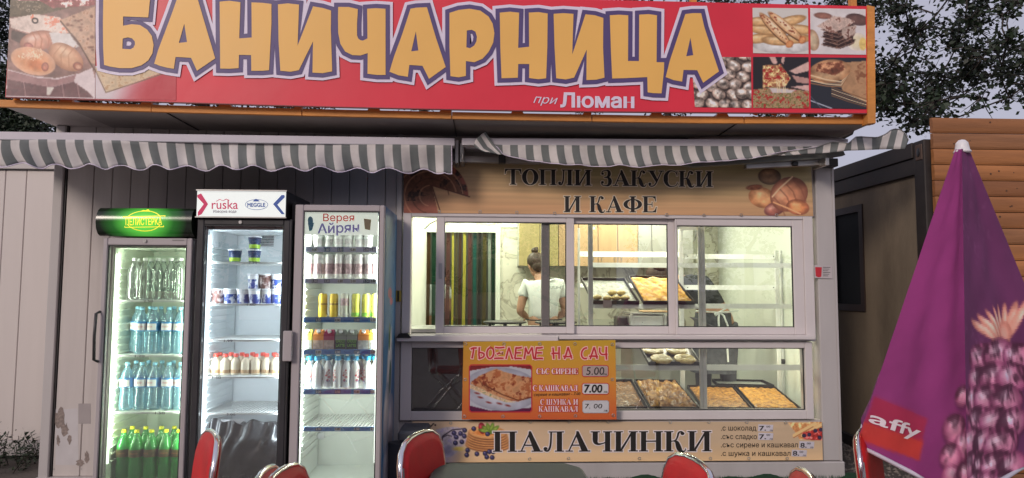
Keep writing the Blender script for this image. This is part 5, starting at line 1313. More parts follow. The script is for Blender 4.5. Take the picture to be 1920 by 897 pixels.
# ---- right-hand fridge with blue side
YF3 = -.67
zt3 = PZ(633, 384, YF3)
M_bside = mat('blue_cabinet', (.06,.20,.40), .4, var=.2, scale=4)
f3, d3, s3, g3_ = fridge('mauve framed dairy fridge with blue printed side, milk bottles, juice cartons and price strips', YF3, 600, 548, 717.5, 564, 708.5, zt3, 396, M_fr1, ML3, (.93,1,.9), 5.2, (463.5, 523, 596, 656, 730.5, 801.5), None, M_bside)
i0, i1, D0, YB_ = g3_[:4]
cs = Canvas(0, 0, 60, 200, .8, (58,104,146)); n = cs.noise(30, 4)[...,None]; cs.a = cs.a*(.8+.4*n)
for k, (x, y, rx, ry) in enumerate([(30,120,14,34),(18,150,16,26),(40,165,18,30),(24,185,20,16),(35,100,5,16)]): cs.ell(x, y, rx, ry, 10, (168,162,170), (120,130,150), (196,190,190), sd=k)
cs.ell(28, 92, 5, 10, 0, (70,96,70)); cs.ell(34, 122, 6, 12, 10, (66,88,84)); cs.ell(26,60,10,4,0,(150,70,90)); cs.ell(34,66,8,3,0,(170,90,100))
put_print('side_print', cs, lambda u, v: np.array((g3_[5]+.0012, D0+.01+(YB_-D0-.01)*u, zt3-.01-(zt3-.09)*v)), f3, M_photo, 1.2)
M_lit3 = emis('lit_white_card', (.78,.84,.74), .75)
YT = YF3+.022
bd = thing('brand_card', None, None); bd.parent = f3; bd.location = P(636, 420, YT)-f3.location
MB().box(PX(566,420,YT), PX(708,420,YT), YT, YT+.01, PZ(636,441,YT), PZ(636,397,YT)).build('card', M_lit3, bd)
m = MB(); text_px(m, 'Верея', 606, 664, 415, 415, 14, lambda u, v: P(u, v, YT-.002), .008); m.build('lettering', emis('lit_red_ink', (.65,.03,.03), .3), bd)
m = MB(); text_px(m, 'Айрян', 596, 673, 438, 435, 18, lambda u, v: P(u, v, YT-.002), .02); m.build('lettering', emis('lit_mauve_ink', (.22,.2,.5), .3), bd)
m = MB(); m.flat(ell(582,414,5,8,16), [], lambda u, v: P(u, v, YT-.002)); m.flat([(577,418),(589,418),(585,432),(580,434)], [], lambda u, v: P(u, v, YT-.003)); m.build('figure_print', mat('card_blue', (.1,.35,.55)), bd)
m = MB(); m.flat([(682,410),(696,412),(694,432),(684,430)], [], lambda u, v: P(u, v, YT-.002)); m.build('figure_print', mat('card_cream', (.6,.5,.3)), bd)
M_strip = mat('blue_price_strip', (.10,.27,.62), .4, var=.1); M_stripp = mat('pale_price_strip', (.45,.48,.68), .4)
M_tag = mat('price_tag', (.62,.66,.72), .5); M_tagd = mat('dark_price_tag', (.09,.13,.22), .5)
for k, (y0, y1, mm) in enumerate(((463,473,M_stripp),(523,532,M_stripp),(595,605,M_strip),(655.5,665,M_strip),(730,739.5,M_strip),(801,809,M_strip))):
    st = thing('price_strip', None, None); st.parent = f3; st.location = P(636, y0, YF3+.08)-f3.location
    pxbox(MB(), 569, 706, y0, y1, YF3+.075, YF3+.086).build('strip', mm, st)
    for q, xx in enumerate((590,613,638,662,687,700) if k < 2 else (597,633,669,700)):
        last = q == 3
        pxbox(MB(), xx-5.5, xx+5.5, y0+1.2, y1-1.2, YF3+.0735, YF3+.0748).build('price_tag', M_tag if last or (k+q) % 3 == 0 else M_tagd, st)
        m = MB(); text_px(m, ['0.80','1.50','2.50','0.80','2.00','2.50'][(k+q)%6], xx-4.6, xx+4.6, y1-2.4, y1-2.4, 4.6, lambda u, v: P(u, v, YF3+.072), .02); m.build('price', M_ink if last or (k+q) % 3 == 0 else M_tag, st)
    for xx in ((578,652) if k < 2 else (580,615,651,684)):
        if k > 1: m = MB(); text_px(m, 'Верея', xx-6, xx+6, y1-2.6, y1-2.6, 4, lambda u, v: P(u, v, YF3+.0735), .01); m.build('print', M_nav if True else M_ink, st)
M_cupp = mat('cup_print', (.72,.62,.66), .4, var=.3, scale=50)
cup = tub('ayran_cup', 'x', 'cup', 'white ayran cups on the top shelf of the dairy fridge', .024, .029, .085, mat('cup_white', (.8,.8,.8), .4), M_tw, (.02,.055), M_cupp)
place2(cup, [578,597,616,635,654,673,692], 455, YF3+.14, s3[0]+e, 'small white cup with red print, {n} from left, top shelf of dairy fridge')
def can(label, group, r, h, mb_, md, txt=None, band=None, bandm=None):
    t = thing('drink_can', label, 'can', (0,0,0), 0, group)
    MB().lathe([(r*.8,0),(r,.008),(r,h-.012),(r*.82,h-.002),(r*.78,h)], (0,0,0), 16).build('can_body', mb_, t)
    MB().lathe([(r*.78,h),(r*.8,h+.002),(r*.74,h+.001),(r*.1,h)], (0,0,0), 16).build('can_top', M_alu, t)
    if band: m = MB(); m.lathe([(r+.0006,h*band[0]),(r+.0006,h*band[1])], (0,0,0), 16); m.f = m.f[:-2]; m.sm = m.sm[:-2]; m.build('print_band', bandm, t)
    return t
M_cred = mat('can_red_print', (.62,.36,.38), .4, var=.5, scale=55)
c1 = can('x', 'white ayran bottles with red print in the dairy fridge', .026, .158, mat('can_white', (.8,.79,.77), .35), M_alu, None, (.2,.62), M_cred); c1.name = 'ayran_can'
place2(c1, [578,597,616,635,654,673,691,705], 505, YF3+.14, s3[1]+e, 'tall white can with red print, {n} from left, front row of dairy fridge')
place2(c1, [586,605,625,644,663,682], 505, YF3+.22, s3[1]+e, 'tall white can with red print, {n} from left, back row of dairy fridge')
M_cy = mat('can_yellow', (.82,.56,.05), .3, var=.15, scale=30); M_cyg = mat('can_yellow_green', (.72,.72,.12), .3, var=.25, scale=25); M_cw = mat('can_pale', (.62,.64,.55), .3, var=.2, scale=40)
M_cdk = mat('can_dark_print', (.35,.22,.04), .4, var=.5, scale=60); M_cgn = mat('can_green_print', (.2,.5,.06), .4, var=.3, scale=60)
cy = can('tall yellow drink can, first from the left on the third shelf of the dairy fridge', 'tall drink cans on the third shelf of the dairy fridge', .0275, .152, M_cy, M_alu, None, (.52,.6), M_cdk)
Yc = YF3+.14; cy.location = (PX(605.5,575,Yc), Yc, s3[2]+e); dup(cy, (PX(626,575,Yc), Yc, s3[2]+e), 'tall yellow drink can, second from the left on the third shelf of the dairy fridge')
cw = can('pale tall drink can between the yellow ones on the third shelf of the dairy fridge', 'tall drink cans on the third shelf of the dairy fridge', .0275, .152, M_cw, M_alu, None, (.5,.8), M_cred); cw.location = (PX(646.5,575,Yc), Yc, s3[2]+e)
cg = can('yellow-green tall drink can right beside the pale can on the third shelf', 'tall drink cans on the third shelf of the dairy fridge', .0275, .152, M_cyg, M_alu, None, (.05,.2), M_cgn); cg.location = (PX(667,575,Yc), Yc, s3[2]+e)
dup(cg, (PX(686.5,575,Yc), Yc, s3[2]+e), 'yellow-green tall drink can, second from the right end of the third shelf'); dup(cg, (PX(704,575,Yc), Yc, s3[2]+e), 'yellow-green tall drink can at the right end of the third shelf')
def carton(label, mt, mlow, choc=False):
    t = thing('juice_carton', label, 'carton', (0,0,0), 0, 'small gable cartons on the fourth shelf of the dairy fridge'); w = .034; h = .095
    b = MB(); b.add([(-w,-w,0),(w,-w,0),(w,w,0),(-w,w,0),(-w,-w,h),(w,-w,h),(w,w,h),(-w,w,h),(-w*.8,-.003,h+.03),(w*.8,-.003,h+.03),(w*.8,.003,h+.03),(-w*.8,.003,h+.03)],
      [(0,1,5,4),(1,2,6,5),(2,3,7,6),(3,0,4,7),(4,5,9,8),(6,7,11,10),(5,6,10,9),(7,4,8,11),(8,9,10,11),(3,2,1,0)]); b.build('box', mt, t)
    MB().box(-w+.001, w-.001, -w-.001, -w, .004, h*.62).build('print_panel', mlow, t)
    MB().tube([(0,-w*.45,h+.012),(0,-w*.45-.016,h+.024)], .0125, 12).build('screw_cap', M_tw, t)
    if choc:
        m = MB()
        for s_, z in (('CHOCO',.045),('LATTE',.018)):
            ww = text_w(s_); text_map(m, text_polys(s_, .03), lambda x, y: ((x-ww/2)*.055/ww, -w-.002, z+y*.026))
        m.build('lettering', M_cgn, t)
    return t
Yk = YF3+.125; M_leaf = mat('carton_fruit_print', (.62,.6,.42), .4, var=.6, scale=45); M_kred = mat('carton_red_fruit', (.6,.34,.3), .4, var=.6, scale=45); M_kbk = mat('carton_black', (.015,.02,.015), .4)
for px, mt, ml_, ch, lb_ in ((578,mat('carton_yellow',(.72,.66,.1),.4),M_leaf,False,'yellow juice carton with white screw cap at the left end of the fourth shelf'),(599,mat('carton_orange',(.72,.25,.05),.4),M_kred,False,'orange juice carton beside the left yellow carton on the fourth shelf'),
   (619,mat('carton_cherry',(.35,.02,.1),.4),M_kred,False,'dark cherry juice carton left of the two chocolate cartons'),(640.5,mat('carton_brown_top',(.30,.33,.30),.4),M_kbk,True,'grey and black chocolate drink carton, left of the pair'),
   (661.5,mat('carton_brown_top',(.30,.33,.30),.4),M_kbk,True,'grey and black chocolate drink carton, right of the pair'),(683,mat('carton_orange',(.72,.25,.05),.4),M_leaf,False,'orange juice carton right of the two chocolate cartons'),(703,mat('carton_yellow',(.72,.66,.1),.4),M_leaf,False,'yellow juice carton at the right end of the fourth shelf')):
    k = carton(lb_, mt, ml_, ch); k.location = (PX(px, 635, Yk), Yk, s3[3]+e)
mk = bottle('milk_bottle', 'x', 'bottle', 'white milk bottles with blue caps in the dairy fridge', .205, .031, mat('milk_bottle_white', (.8,.82,.82), .3), mat('blue_cap', (.03,.28,.5), .4), None, cap=.026, waist=False)
mp_ = MB()
for (cx_, cz_, r_) in ((0,.10,.012),(.008,.075,.010),(-.010,.085,.008),(-.003,.055,.009),(.006,.118,.006)):
    q = ell(cx_, cz_, r_, r_*.8, 9); mp_.flat(q, [], lambda u, v: (.0318*math.sin(u/.0315), -.0318*math.cos(u/.0315), v))
mp_.build('red_print', mat('milk_red_print', (.5,.08,.1), .4, var=.3, scale=60), mk)
mp_ = MB(); q = ell(.002, .05, .013, .006, 9); mp_.flat(q, [], lambda u, v: (.0321*math.sin(u/.0315), -.0321*math.cos(u/.0315), v)); mp_.build('blue_print', mat('milk_blue_print', (.08,.15,.4), .4), mk)
place2(mk, [579,597,615,633,650,666.5,690,704], 700, YF3+.135, s3[4]+e, 'white milk bottle with blue cap, {n} from left, front row of fifth shelf')
place2(mk, [587,606,624,642,659,678,695], 700, YF3+.22, s3[4]+e, 'white milk bottle with blue cap, {n} from left, back row of fifth shelf')
pxbox(MB(), 592, 608, 812, 824, YB_-.06, YB_-.03, b=.004).build('thermostat', M_tw, f3)
# ------------------------------------------------------------------ inside the stall
def pts_px(l): return [P(*q) for q in l]
M_rack = mat('white_rack_profile', (.84,.86,.84), .3, var=.03); M_rackd = mat('satin_rack_profile', (.74,.77,.74), .3, var=.04)
rack = thing('display_rack', 'white metal display rack with tilted shelves right behind the serving window', 'rack', (PX(1300, 600, .4), .4, .1))
YF_, YK = .13, .66
def rbar(nm, x0, x1, y0, y1, Y, d=.02, m=M_rack, b=.003): pxbox(MB(), x0, x1, y0, y1, Y, Y+d, b=b).build(nm, m, rack)
rbar('post', 1103, 1112, 412, 612, YF_, m=M_rackd); rbar('post', 1311, 1317, 412, 790, YF_, m=M_rackd); rbar('post', 1317.6, 1324, 412, 790, YF_, m=M_rack)
rbar('post', 1084, 1088, 428, 790, YK); rbar('post', 1275, 1283, 428, 790, YK); rbar('post', 1457, 1464, 470, 790, YK); rbar('post', 1466, 1470, 470, 790, YK+.05)
def lip(x0, x1, y0, y1, Y, m=M_rack, d=.034):   # shelf lip leaning back, so that it catches the ceiling light
    cx = (x0+x1)/2; xa, xb = PX(x0, y0, Y), PX(x1, y0, Y); za, zb_ = PZ(cx, y1, Y), PZ(cx, y0, Y)
    MB().prism([(xa,Y,za),(xa,Y+d,zb_),(xa,Y+d+.004,zb_),(xa,Y+d+.004,za)], (xb-xa,0,0)).build('rail', m, rack)
for x0, x1 in ((1112.3, 1310.6), (1324.4, 1487)):
    lip(x0, x1, 493, 502, YF_+.002, M_rackd); lip(x0, x1, 570, 579, YF_+.002, M_rackd)
    lip(max(x0, 1112), x1+18, 685, 695, YF_+.002, M_rackd)
for x0, x1, y0, y1 in ((1088.3,1274.6,472,482),(1283.4,1456.6,476.5,486),(1283.4,1456.6,535,544),(1088.3,1274.6,532,540)):
    lip(x0, x1, y0, y1, YK+.002)
    for xx in (x0+6, x1-6): MB().tube([P(xx,(y0+y1)/2,YK), P(xx,(y0+y1)/2,YK-.004)], .005, 6).build('bolt', M_dark, rack)
for px, yy in ((1270,429),(1107,430)): MB().prism([P(px,yy-5,YF_+.02), P(px+6,yy-5,YK), P(px+6,yy+1,YK), P(px,yy+1,YF_+.02)], (.015,0,0)).build('side_rail', M_rack, rack)
MB().prism([P(1268,424,YF_), P(1322,424,YF_), P(1322,432,YK), P(1278,432,YK)], (0,0,.008)).build('top_sheet', M_rack, rack)
M_pan = mat('black_baking_pan', (.025,.022,.02), .4, .3, var=.3)
def lerp4(c, u, v): return c[0].lerp(c[1], u).lerp(c[2].lerp(c[3], u), v)
def tray(label, fl_, fr_, bl_, br_, Yf=.15, Yb=.6, fill=None, fmat=None, n=(40,22), rim=.014, group=None, inset=.03, empty=None):
    c = [P(*fl_, Yf), P(*fr_, Yf), P(*bl_, Yb), P(*br_, Yb)]
    t = thing('baking_tray', label, 'tray', (c[0]+c[1])/2, 0, group)
    nrm = (c[1]-c[0]).cross(c[2]-c[0]).normalized()
    if nrm.z < 0: nrm = -nrm
    m = MB(); m.prism([c[0], c[1], c[3], c[2]], -nrm*.006)
    def wall(a, b, w):
        i = w.normalized()*.006; m.prism([a, b, b+i, a+i], nrm*rim*1.6)
    cen = (c[0]+c[3])/2
    for a, b in ((c[0],c[1]),(c[1],c[3]),(c[3],c[2]),(c[2],c[0])):
        w = cen-(a+b)/2; w -= (b-a).normalized()*w.dot((b-a).normalized()); wall(a, b, w)
    m.build('pan', M_pan, t)
    if fill:
        nu, nv = n; mb = MB(); V = []
        for j in range(nv+1):
            for i in range(nu+1):
                u = inset+(1-2*inset)*i/nu; v = inset+(1-2*inset)*j/nv; e_ = min(i, nu-i, j, nv-j)
                h = fill(u, v) if e_ > 0 else 0
                V.append(lerp4(c, u, v)+nrm*h)
        mb.add(V, [(j*(nu+1)+i, j*(nu+1)+i+1, (j+1)*(nu+1)+i+1, (j+1)*(nu+1)+i) for j in range(nv) for i in range(nu)], True)
        mb.build('pastry', fmat, t)
    return t, c, nrm
def pastrymat(name, light, mid, dark, scale=22, thr=.5, rough=.45):
    m = bpy.data.materials.new(name); m.use_nodes = True; n = m.node_tree; b = n.nodes['Principled BSDF']; b.inputs['Roughness'].default_value = rough*.75; b.inputs['Coat Weight'].default_value = .15
    g = n.nodes.new('ShaderNodeNewGeometry'); no = n.nodes.new('ShaderNodeTexNoise'); no.inputs['Scale'].default_value = scale; no.inputs['Detail'].default_value = 8; no.inputs['Roughness'].default_value = .65
    n.links.new(g.outputs['Position'], no.inputs['Vector'])
    r = n.nodes.new('ShaderNodeValToRGB'); e = r.color_ramp.elements; e[0].position = thr-.17; e[0].color = tuple(dark)+(1,); e[1].position = thr+.16; e[1].color = tuple(light)+(1,); k = e.new(thr); k.color = tuple(mid)+(1,)
    n.links.new(no.outputs[0], r.inputs[0]); n.links.new(r.outputs[0], b.inputs['Base Color'])
    bp = n.nodes.new('ShaderNodeBump'); bp.inputs['Strength'].default_value = .7; bp.inputs['Distance'].default_value = .01; n.links.new(no.outputs[0], bp.inputs['Height']); n.links.new(bp.outputs[0], b.inputs['Normal'])
    return m
M_ban = pastrymat('golden_banitsa', (.84,.56,.13), (.72,.37,.05), (.36,.12,.015), 24, .50)
M_brd = pastrymat('braided_pastry', (.72,.42,.10), (.40,.175,.035), (.11,.035,.008), 14, .52)
M_crm = pastrymat('crumbed_pastry', (.78,.46,.12), (.50,.23,.045), (.13,.04,.01), 42, .54)
M_crd = pastrymat('dark_crumbed_pastry', (.42,.20,.05), (.25,.105,.025), (.06,.022,.008), 50, .5)
M_och = pastrymat('cheese_pastry', (.84,.48,.09), (.64,.29,.035), (.22,.065,.01), 34, .51)
M_bun = pastrymat('pale_bun', (.72,.60,.27), (.66,.48,.16), (.42,.25,.06), 26, .49)
M_flour = pastrymat('floured_pan', (.55,.56,.50), (.34,.35,.31), (.16,.17,.15), 30, .5, .5)
rr_ = random.Random(2)
bl_c = [(rr_.random(), rr_.random(), rr_.uniform(.05,.1)) for _ in range(90)]
def f_ban(u, v):
    return .018+.005*math.sin(v*16+math.sin(u*7)*2.2)*math.sin(u*8+v*5)+.004*math.sin(u*23+v*9)+.003*math.sin(v*41+u*13)
def f_brd(u, v):
    h = 0
    for x, y, r in bl_c[:46]:
        d = math.hypot(u-x, (v-y)*.8)/r/1.15
        if d < 1: h = max(h, .020*math.sqrt(1-d*d)+.004*math.sin(d*12+x*40))
    return .012+h
def f_flat(u, v): return .018+.0035*math.sin(u*40+2*math.sin(v*9))*math.sin(v*30+2*math.sin(u*7))+.004*math.sin(u*11+v*9)*math.sin(v*13-u*5)
tA, cA, nA = tray('black tray with a few small pale buns on the upper shelf', (1112,569), (1199,570), (1089,525), (1171,526), fill=lambda u, v: .004+.001*math.sin(u*50), fmat=M_flour, group=None)
tB, cB, nB = tray('black tray of golden flaky pastry beside the bun tray', (1206,569.5), (1303,570), (1178,521), (1263,522), fill=f_ban, fmat=M_ban)
bun0 = None
for k, (u, v) in enumerate([(.12,.10),(.33,.07),(.52,.08),(.72,.09),(.50,.30),(.70,.30)]):
    p = lerp4(cA, u, v)+nA*.012; nm = ['at the left end of the front row','second in the front row','third in the front row','at the right end of the front row','left one of the back pair','right one of the back pair'][k]
    lab = 'small pale bun %s in the upper tray' % nm
    if bun0 is None:
        m = MB(); m.lathe([(.02,0),(.034,.006),(.037,.016),(.03,.028),(.016,.035),(.003,.037)], (0,0,0), 14); bun0 = m.build('bun', M_bun, None); bun0.location = p; tag(bun0, lab, 'bun', 'small pale buns in the upper left tray')
    else: c_ = bun0.copy(); COL.objects.link(c_); c_.location = p; c_['label'] = lab
pc = tag(MB().prism([P(1131,563,.12),P(1147,564,.12),P(1147,577,.12),P(1131,577,.12)], (0,.002,0)).build('price_card', mat('pinkish_card', (.5,.42,.4))), 'small pale card clipped on the upper shelf rail below the buns', 'card')
tC, cC, nC = tray('dark tray with four round flat breads behind the lower window', (1216,684), (1314,684), (1192,640), (1285,640), fill=lambda u, v: .003, fmat=mat('greased_pan', (.07,.04,.03), .4, var=.4, scale=30))
brd0 = None
for k, (px, py, Y) in enumerate([(1240,678,.20),(1284,678,.20),(1224,660,.36),(1268,659,.36)]):
    lab = 'round flat golden bread, %s of the four in the middle tray' % ['front left','front right','back left','back right'][k]
    if brd0 is None:
        m = MB(); r1 = random.Random(5); prof = [(.05,0),(.078,.006),(.083,.016),(.07,.026),(.05,.022),(.03,.027),(.012,.024),(.002,.024)]; m.lathe(prof, (0,0,0), 20)
        m.v = [(x*(1+r1.uniform(-.05,.05)), y*(1+r1.uniform(-.05,.05)), z+r1.uniform(-.002,.002)) for x, y, z in m.v]
        brd0 = m.build('flat_bread', M_bun, None); c_ = brd0; tag(brd0, lab, 'bread', 'round flat breads in the middle tray')
    else: c_ = brd0.copy(); COL.objects.link(c_); c_['label'] = lab
    fx = P(px, py, Y); t_ = ((fx-cC[0]).dot((cC[2]-cC[0])))/((cC[2]-cC[0]).length_squared)
    base = cC[0].lerp(cC[2], max(.12, min(.9, (Y-.15)/.45))); c_.location = (fx.x, base.y, base.z+.008); c_.rotation_euler = (math.atan2(cC[2].z-cC[0].z, cC[2].y-cC[0].y), 0, 0)
Ya, Yb2 = .15, .68
tray('tray of dark brown crumbed pastry at the far left of the bottom shelf', (1100,768), (1214,768), (1075,716), (1185,716), Ya, Yb2, f_flat, M_crd)
tray('tray of shiny brown swirled pastry on the bottom shelf', (1219,768), (1311,769), (1189,716), (1266,717), Ya, Yb2, f_brd, M_brd, (70,44))
tray('tray of golden crumb-topped pastry on the bottom shelf, left of the cheese pastry', (1318,769), (1411,770), (1288,727), (1374,728), Ya, Yb2, f_flat, M_crm)
tray('tray of orange cheese pastry at the right end of the bottom shelf', (1416,770), (1503,771), (1379,728), (1452,729), Ya, Yb2, f_flat, M_och)
tray('empty pale lined tray behind the pastry trays on the bottom shelf', (1345,724), (1452,727), (1335,715), (1430,717), .72, 1.0, lambda u, v: .006, mat('baking_paper', (.5,.52,.5)))
MB().box(PX(1075,770,.12), PX(1507,770,.12), .12, .75, PZ(1300,790,.12)-.02, PZ(1300,780,.12)).build('bottom_shelf', M_rack, rack)
# griddle plates and worktop
wt = thing('worktop', 'steel worktop with cupboard fronts behind the left serving window', 'worktop', (PX(930,620,.3), .3, .1))
zw = PZ(950, 617, .12); MB().box(xpart+.045, PX(1082,610,.3), .1, .62, zw-.03, zw, .004).build('top', M_steel, wt)
MB().box(xpart+.05, PX(1078,610,.3), .13, .6, .1, zw-.032, .004).build('cupboard', mat('brown_cupboard', (.20,.16,.15), .5, var=.3), wt)
for k, (cx, Y, r) in enumerate(((947,.36,.17),(1042,.34,.165))):
    m = MB(); m.lathe([(r*.9,0),(r,.004),(r,.012),(r*.97,.016),(.01,.016)], (0,0,0), 36); o = m.build('griddle_plate', M_pan, None); o.location = (PX(cx,607,Y), Y, zw+.03)
    m2 = MB(); [m2.lathe([(.012,-.03),(.012,0)], (r*.7*math.cos(a), r*.7*math.sin(a), 0), 8) for a in (0,1.57,3.14,4.71)]; m2.build('legs', M_dark, o, local=True)
    tag(o, 'round black griddle plate on the worktop, %s one' % ('left' if k == 0 else 'right'), 'griddle')
# wall cabinets
M_woodc = mat('light_wood_door', (.55,.36,.20), .45, var=.12, scale=5, stretch=(5,5,.5), bump=.05); M_woody = mat('yellowish_wood_door', (.46,.38,.17), .45, var=.14, scale=5, stretch=(5,5,.5)); M_greyc = mat('grey_cabinet_door', (.42,.42,.38), .5)
wc = thing('wall_cabinet', 'row of light wood and grey wall cabinets above the marble board at the back', 'cabinet', (PX(1130,450,YB-.3), YB-.15, 1.7)); YC = YB-.33
zc0, zc1 = PZ(1050, 499, YC), 2.42
MB().box(PX(973,450,YC), PX(1300,450,YC), YC+.02, YB-.001, zc0+.002, zc1).build('carcass', M_greyc, wc)
for a, b, m in ((973,1012,M_woody),(1012.6,1047,M_woody),(1047.6,1084,M_woodc),(1084.6,1121,M_woodc),(1121.6,1158,M_woodc),(1158.6,1196,M_woodc),(1196.6,1222,M_greyc),(1222.6,1262,M_greyc),(1262.6,1300,M_greyc)):
    o = MB().box(PX(a,450,YC)+.002, PX(b,450,YC)-.002, YC, YC+.018, zc0, zc1, .002).build('cabinet_door', m, wc)
for px in (1113, 1128, 1152, 1165): MB().tube([P(px,475,YC)+Vector((0,-.0,0)), P(px,477,YC-.02), P(px,487,YC-.02), P(px,489,YC)], .004, 6).build('handle', M_steel, wc)
bc = thing('back_counter', 'work counter along the back wall in front of the women', 'counter', (PX(1150,600,2), 2.0, .1))
MB().box(dx1+.1, XR-.08, YB-.5, YB-.003, .97, 1.0, .003).build('top', M_steel, bc); MB().box(dx1+.12, XR-.08, YB-.46, YB-.003, .1, .968).build('cupboard', M_greyc, bc)
ap = thing('steel_warmer', 'steel food warmer with a round wooden board on top behind the middle window', 'appliance', (PX(1210,600,1.1), 1.1, 1.0)); Yp = 1.0
pxbox(MB(), 1180, 1252, 592, 625, Yp, Yp+.35, b=.008).build('housing', M_steel, ap); pxbox(MB(), 1183, 1252, 587, 590, Yp, Yp+.36, b=.003).build('top_plate', M_steel, ap)
MB().lathe([(.14,0),(.145,.005),(.14,.012)], (PX(1229,585,Yp+.15), Yp+.17, PZ(1229,585,Yp+.05)-.005), 24).build('round_board', M_woodc, ap)
pxbox(MB(), 1158, 1179, 594, 625, Yp+.1, Yp+.3, b=.01).build('side_bin', M_dark, ap); pxbox(MB(), 1182, 1188, 590, 640, Yp-.02, Yp, b=.003).build('leg', M_steel, ap); pxbox(MB(), 1245, 1250, 590, 640, Yp-.02, Yp, b=.003).build('leg', M_steel, ap)
MB().box(PX(1160,640,Yp), PX(1260,640,Yp), Yp-.05, Yp+.4, PZ(1200,640,Yp)-.03, PZ(1200,625,Yp)).build('stand', M_steel, ap)
MB().box(PX(1164,640,Yp), PX(1256,640,Yp), Yp, Yp+.35, .1, PZ(1200,645,Yp)).build('stand_cabinet', M_greyc, ap)
# pinned notice, strip curtain
nb = thing('wall_notice', 'white handwritten sheet taped high on the wall behind the right window', 'notice', P(1442, 445, YB-.01))
MB().flat([(1418,424),(1466,424),(1466,472),(1418,473)], [], lambda u, v: P(u, v, YB-.004)).build('paper', mat('white_paper', (.74,.78,.72)), nb)
m = MB(); text_px(m, 'НАПИТКИТЕ', 1434, 1462, 430, 430, 4, lambda u, v: P(u, v, YB-.007), .01)
for s_, y in (('се заплащат',437),('на касата',443),('благодаря',448)): text_px(m, s_, 1436, 1460, y, y, 3.4, lambda u, v: P(u, v, YB-.007))
m.build('handwriting', M_ink, nb)
m = MB(); m.box(XR-.4, XR-.06, YB-.003, YB-.001, .9, 1.9) 
sc_ = thing('strip_curtain', 'hanging curtain of green, yellow, teal and brown plastic strips in the back doorway', 'curtain', ((dx0+dx1)/2, YB, dz))
cs_ = dict(g=(.012,.05,.028), p=(.38,.44,.38), b=(.08,.042,.018), y=(.55,.50,.07), o=(.11,.095,.03), t=(.025,.13,.11), r=(.12,.05,.04), k=(.035,.035,.03))
for k, (a, b, c_) in enumerate([(783,795,'g'),(794,799,'p'),(798.5,807,'b'),(808,820,'g'),(821,833,'k'),(835,845,'r'),(846,851.5,'y'),(853,858,'o'),(859,866,'b'),(867,874.5,'y'),(876,885,'r'),(886,894,'t'),(896,903,'k'),(904,913,'o'),(914,921,'p'),(922,928,'g')]):
    a, b = (a+b)/2-(b-a)*.40, (a+b)/2+(b-a)*.36; xa, xb = PX(a,520,YB+.02), PX(b,520,YB+.02); ph = k*1.7; m = MB(); n = 14; yy = YB+.015+(k%3)*.012
    L = [(xa+.012*math.sin(z*2.2+ph)*((dz-z)/2), yy+.01*math.sin(z*4+ph), z) for z in [dz-(dz-.14)*i/n for i in range(n+1)]]
    V = [(x, y, z) for x, y, z in L]+[(x+(xb-xa), y+.004, z) for x, y, z in L]
    m.add(V, [(i, i+1, n+2+i, n+1+i) for i in range(n)], True)
    o = m.build('strip', glassm('strip_'+{'g':'dark_green','p':'pale','b':'brown','y':'yellow','o':'olive','t':'teal','r':'red_brown','k':'charcoal'}[c_], (.75,.75,.75), .06, .2, .88, cs_[c_]), sc_)
gb = tag(MB().box(PX(770,610,2.75), PX(822,610,2.75), 2.75, 3.0, .1, PZ(800,601,2.75), .02).build('green_crate', mat('bright_green_plastic', (.06,.36,.03), .4)), 'bright green plastic crate on the floor behind the strip curtain', 'crate')
# fittings on the right
MB().tube([P(1471,470,.75), P(1472,560,.75), P(1470,640,.75), P(1474,700,.75)], .004, 5).build('cable', M_dark, rack)
pxbox(MB(), 1461, 1491, 674, 683, .7, .74, b=.01).build('plug', M_dark, rack)

# ------------------------------------------------------------------ people
def skin_geo(nodes, edges, sub=2):
    me = bpy.data.meshes.new('s'); me.from_pydata([n[0] for n in nodes], edges, []); o = bpy.data.objects.new('s', me); COL.objects.link(o)
    md = o.modifiers.new('skin', 'SKIN'); md.use_smooth_shade = True
    for i, n in enumerate(nodes):
        r = n[1]; me.skin_vertices[0].data[i].radius = (r if isinstance(r, tuple) else (r, r)); me.skin_vertices[0].data[i].use_root = (i == 0)
    s = o.modifiers.new('sub', 'SUBSURF'); s.levels = sub
    dg = bpy.context.evaluated_depsgraph_get(); ev = o.evaluated_get(dg); m2 = ev.to_mesh()
    V = [tuple(v.co) for v in m2.vertices]; Fs = [tuple(p.vertices) for p in m2.polygons]
    ev.to_mesh_clear(); bpy.data.objects.remove(o); bpy.data.meshes.remove(me); return V, Fs
M_skin = mat('skin', (.48,.27,.18), .5, var=.05); M_hair = mat('dark_brown_hair', (.045,.025,.015), .5, var=.4, scale=60, bump=.5, bscale=90); M_hairb = mat('black_hair', (.012,.01,.01), .45, var=.3, scale=60, bump=.4)
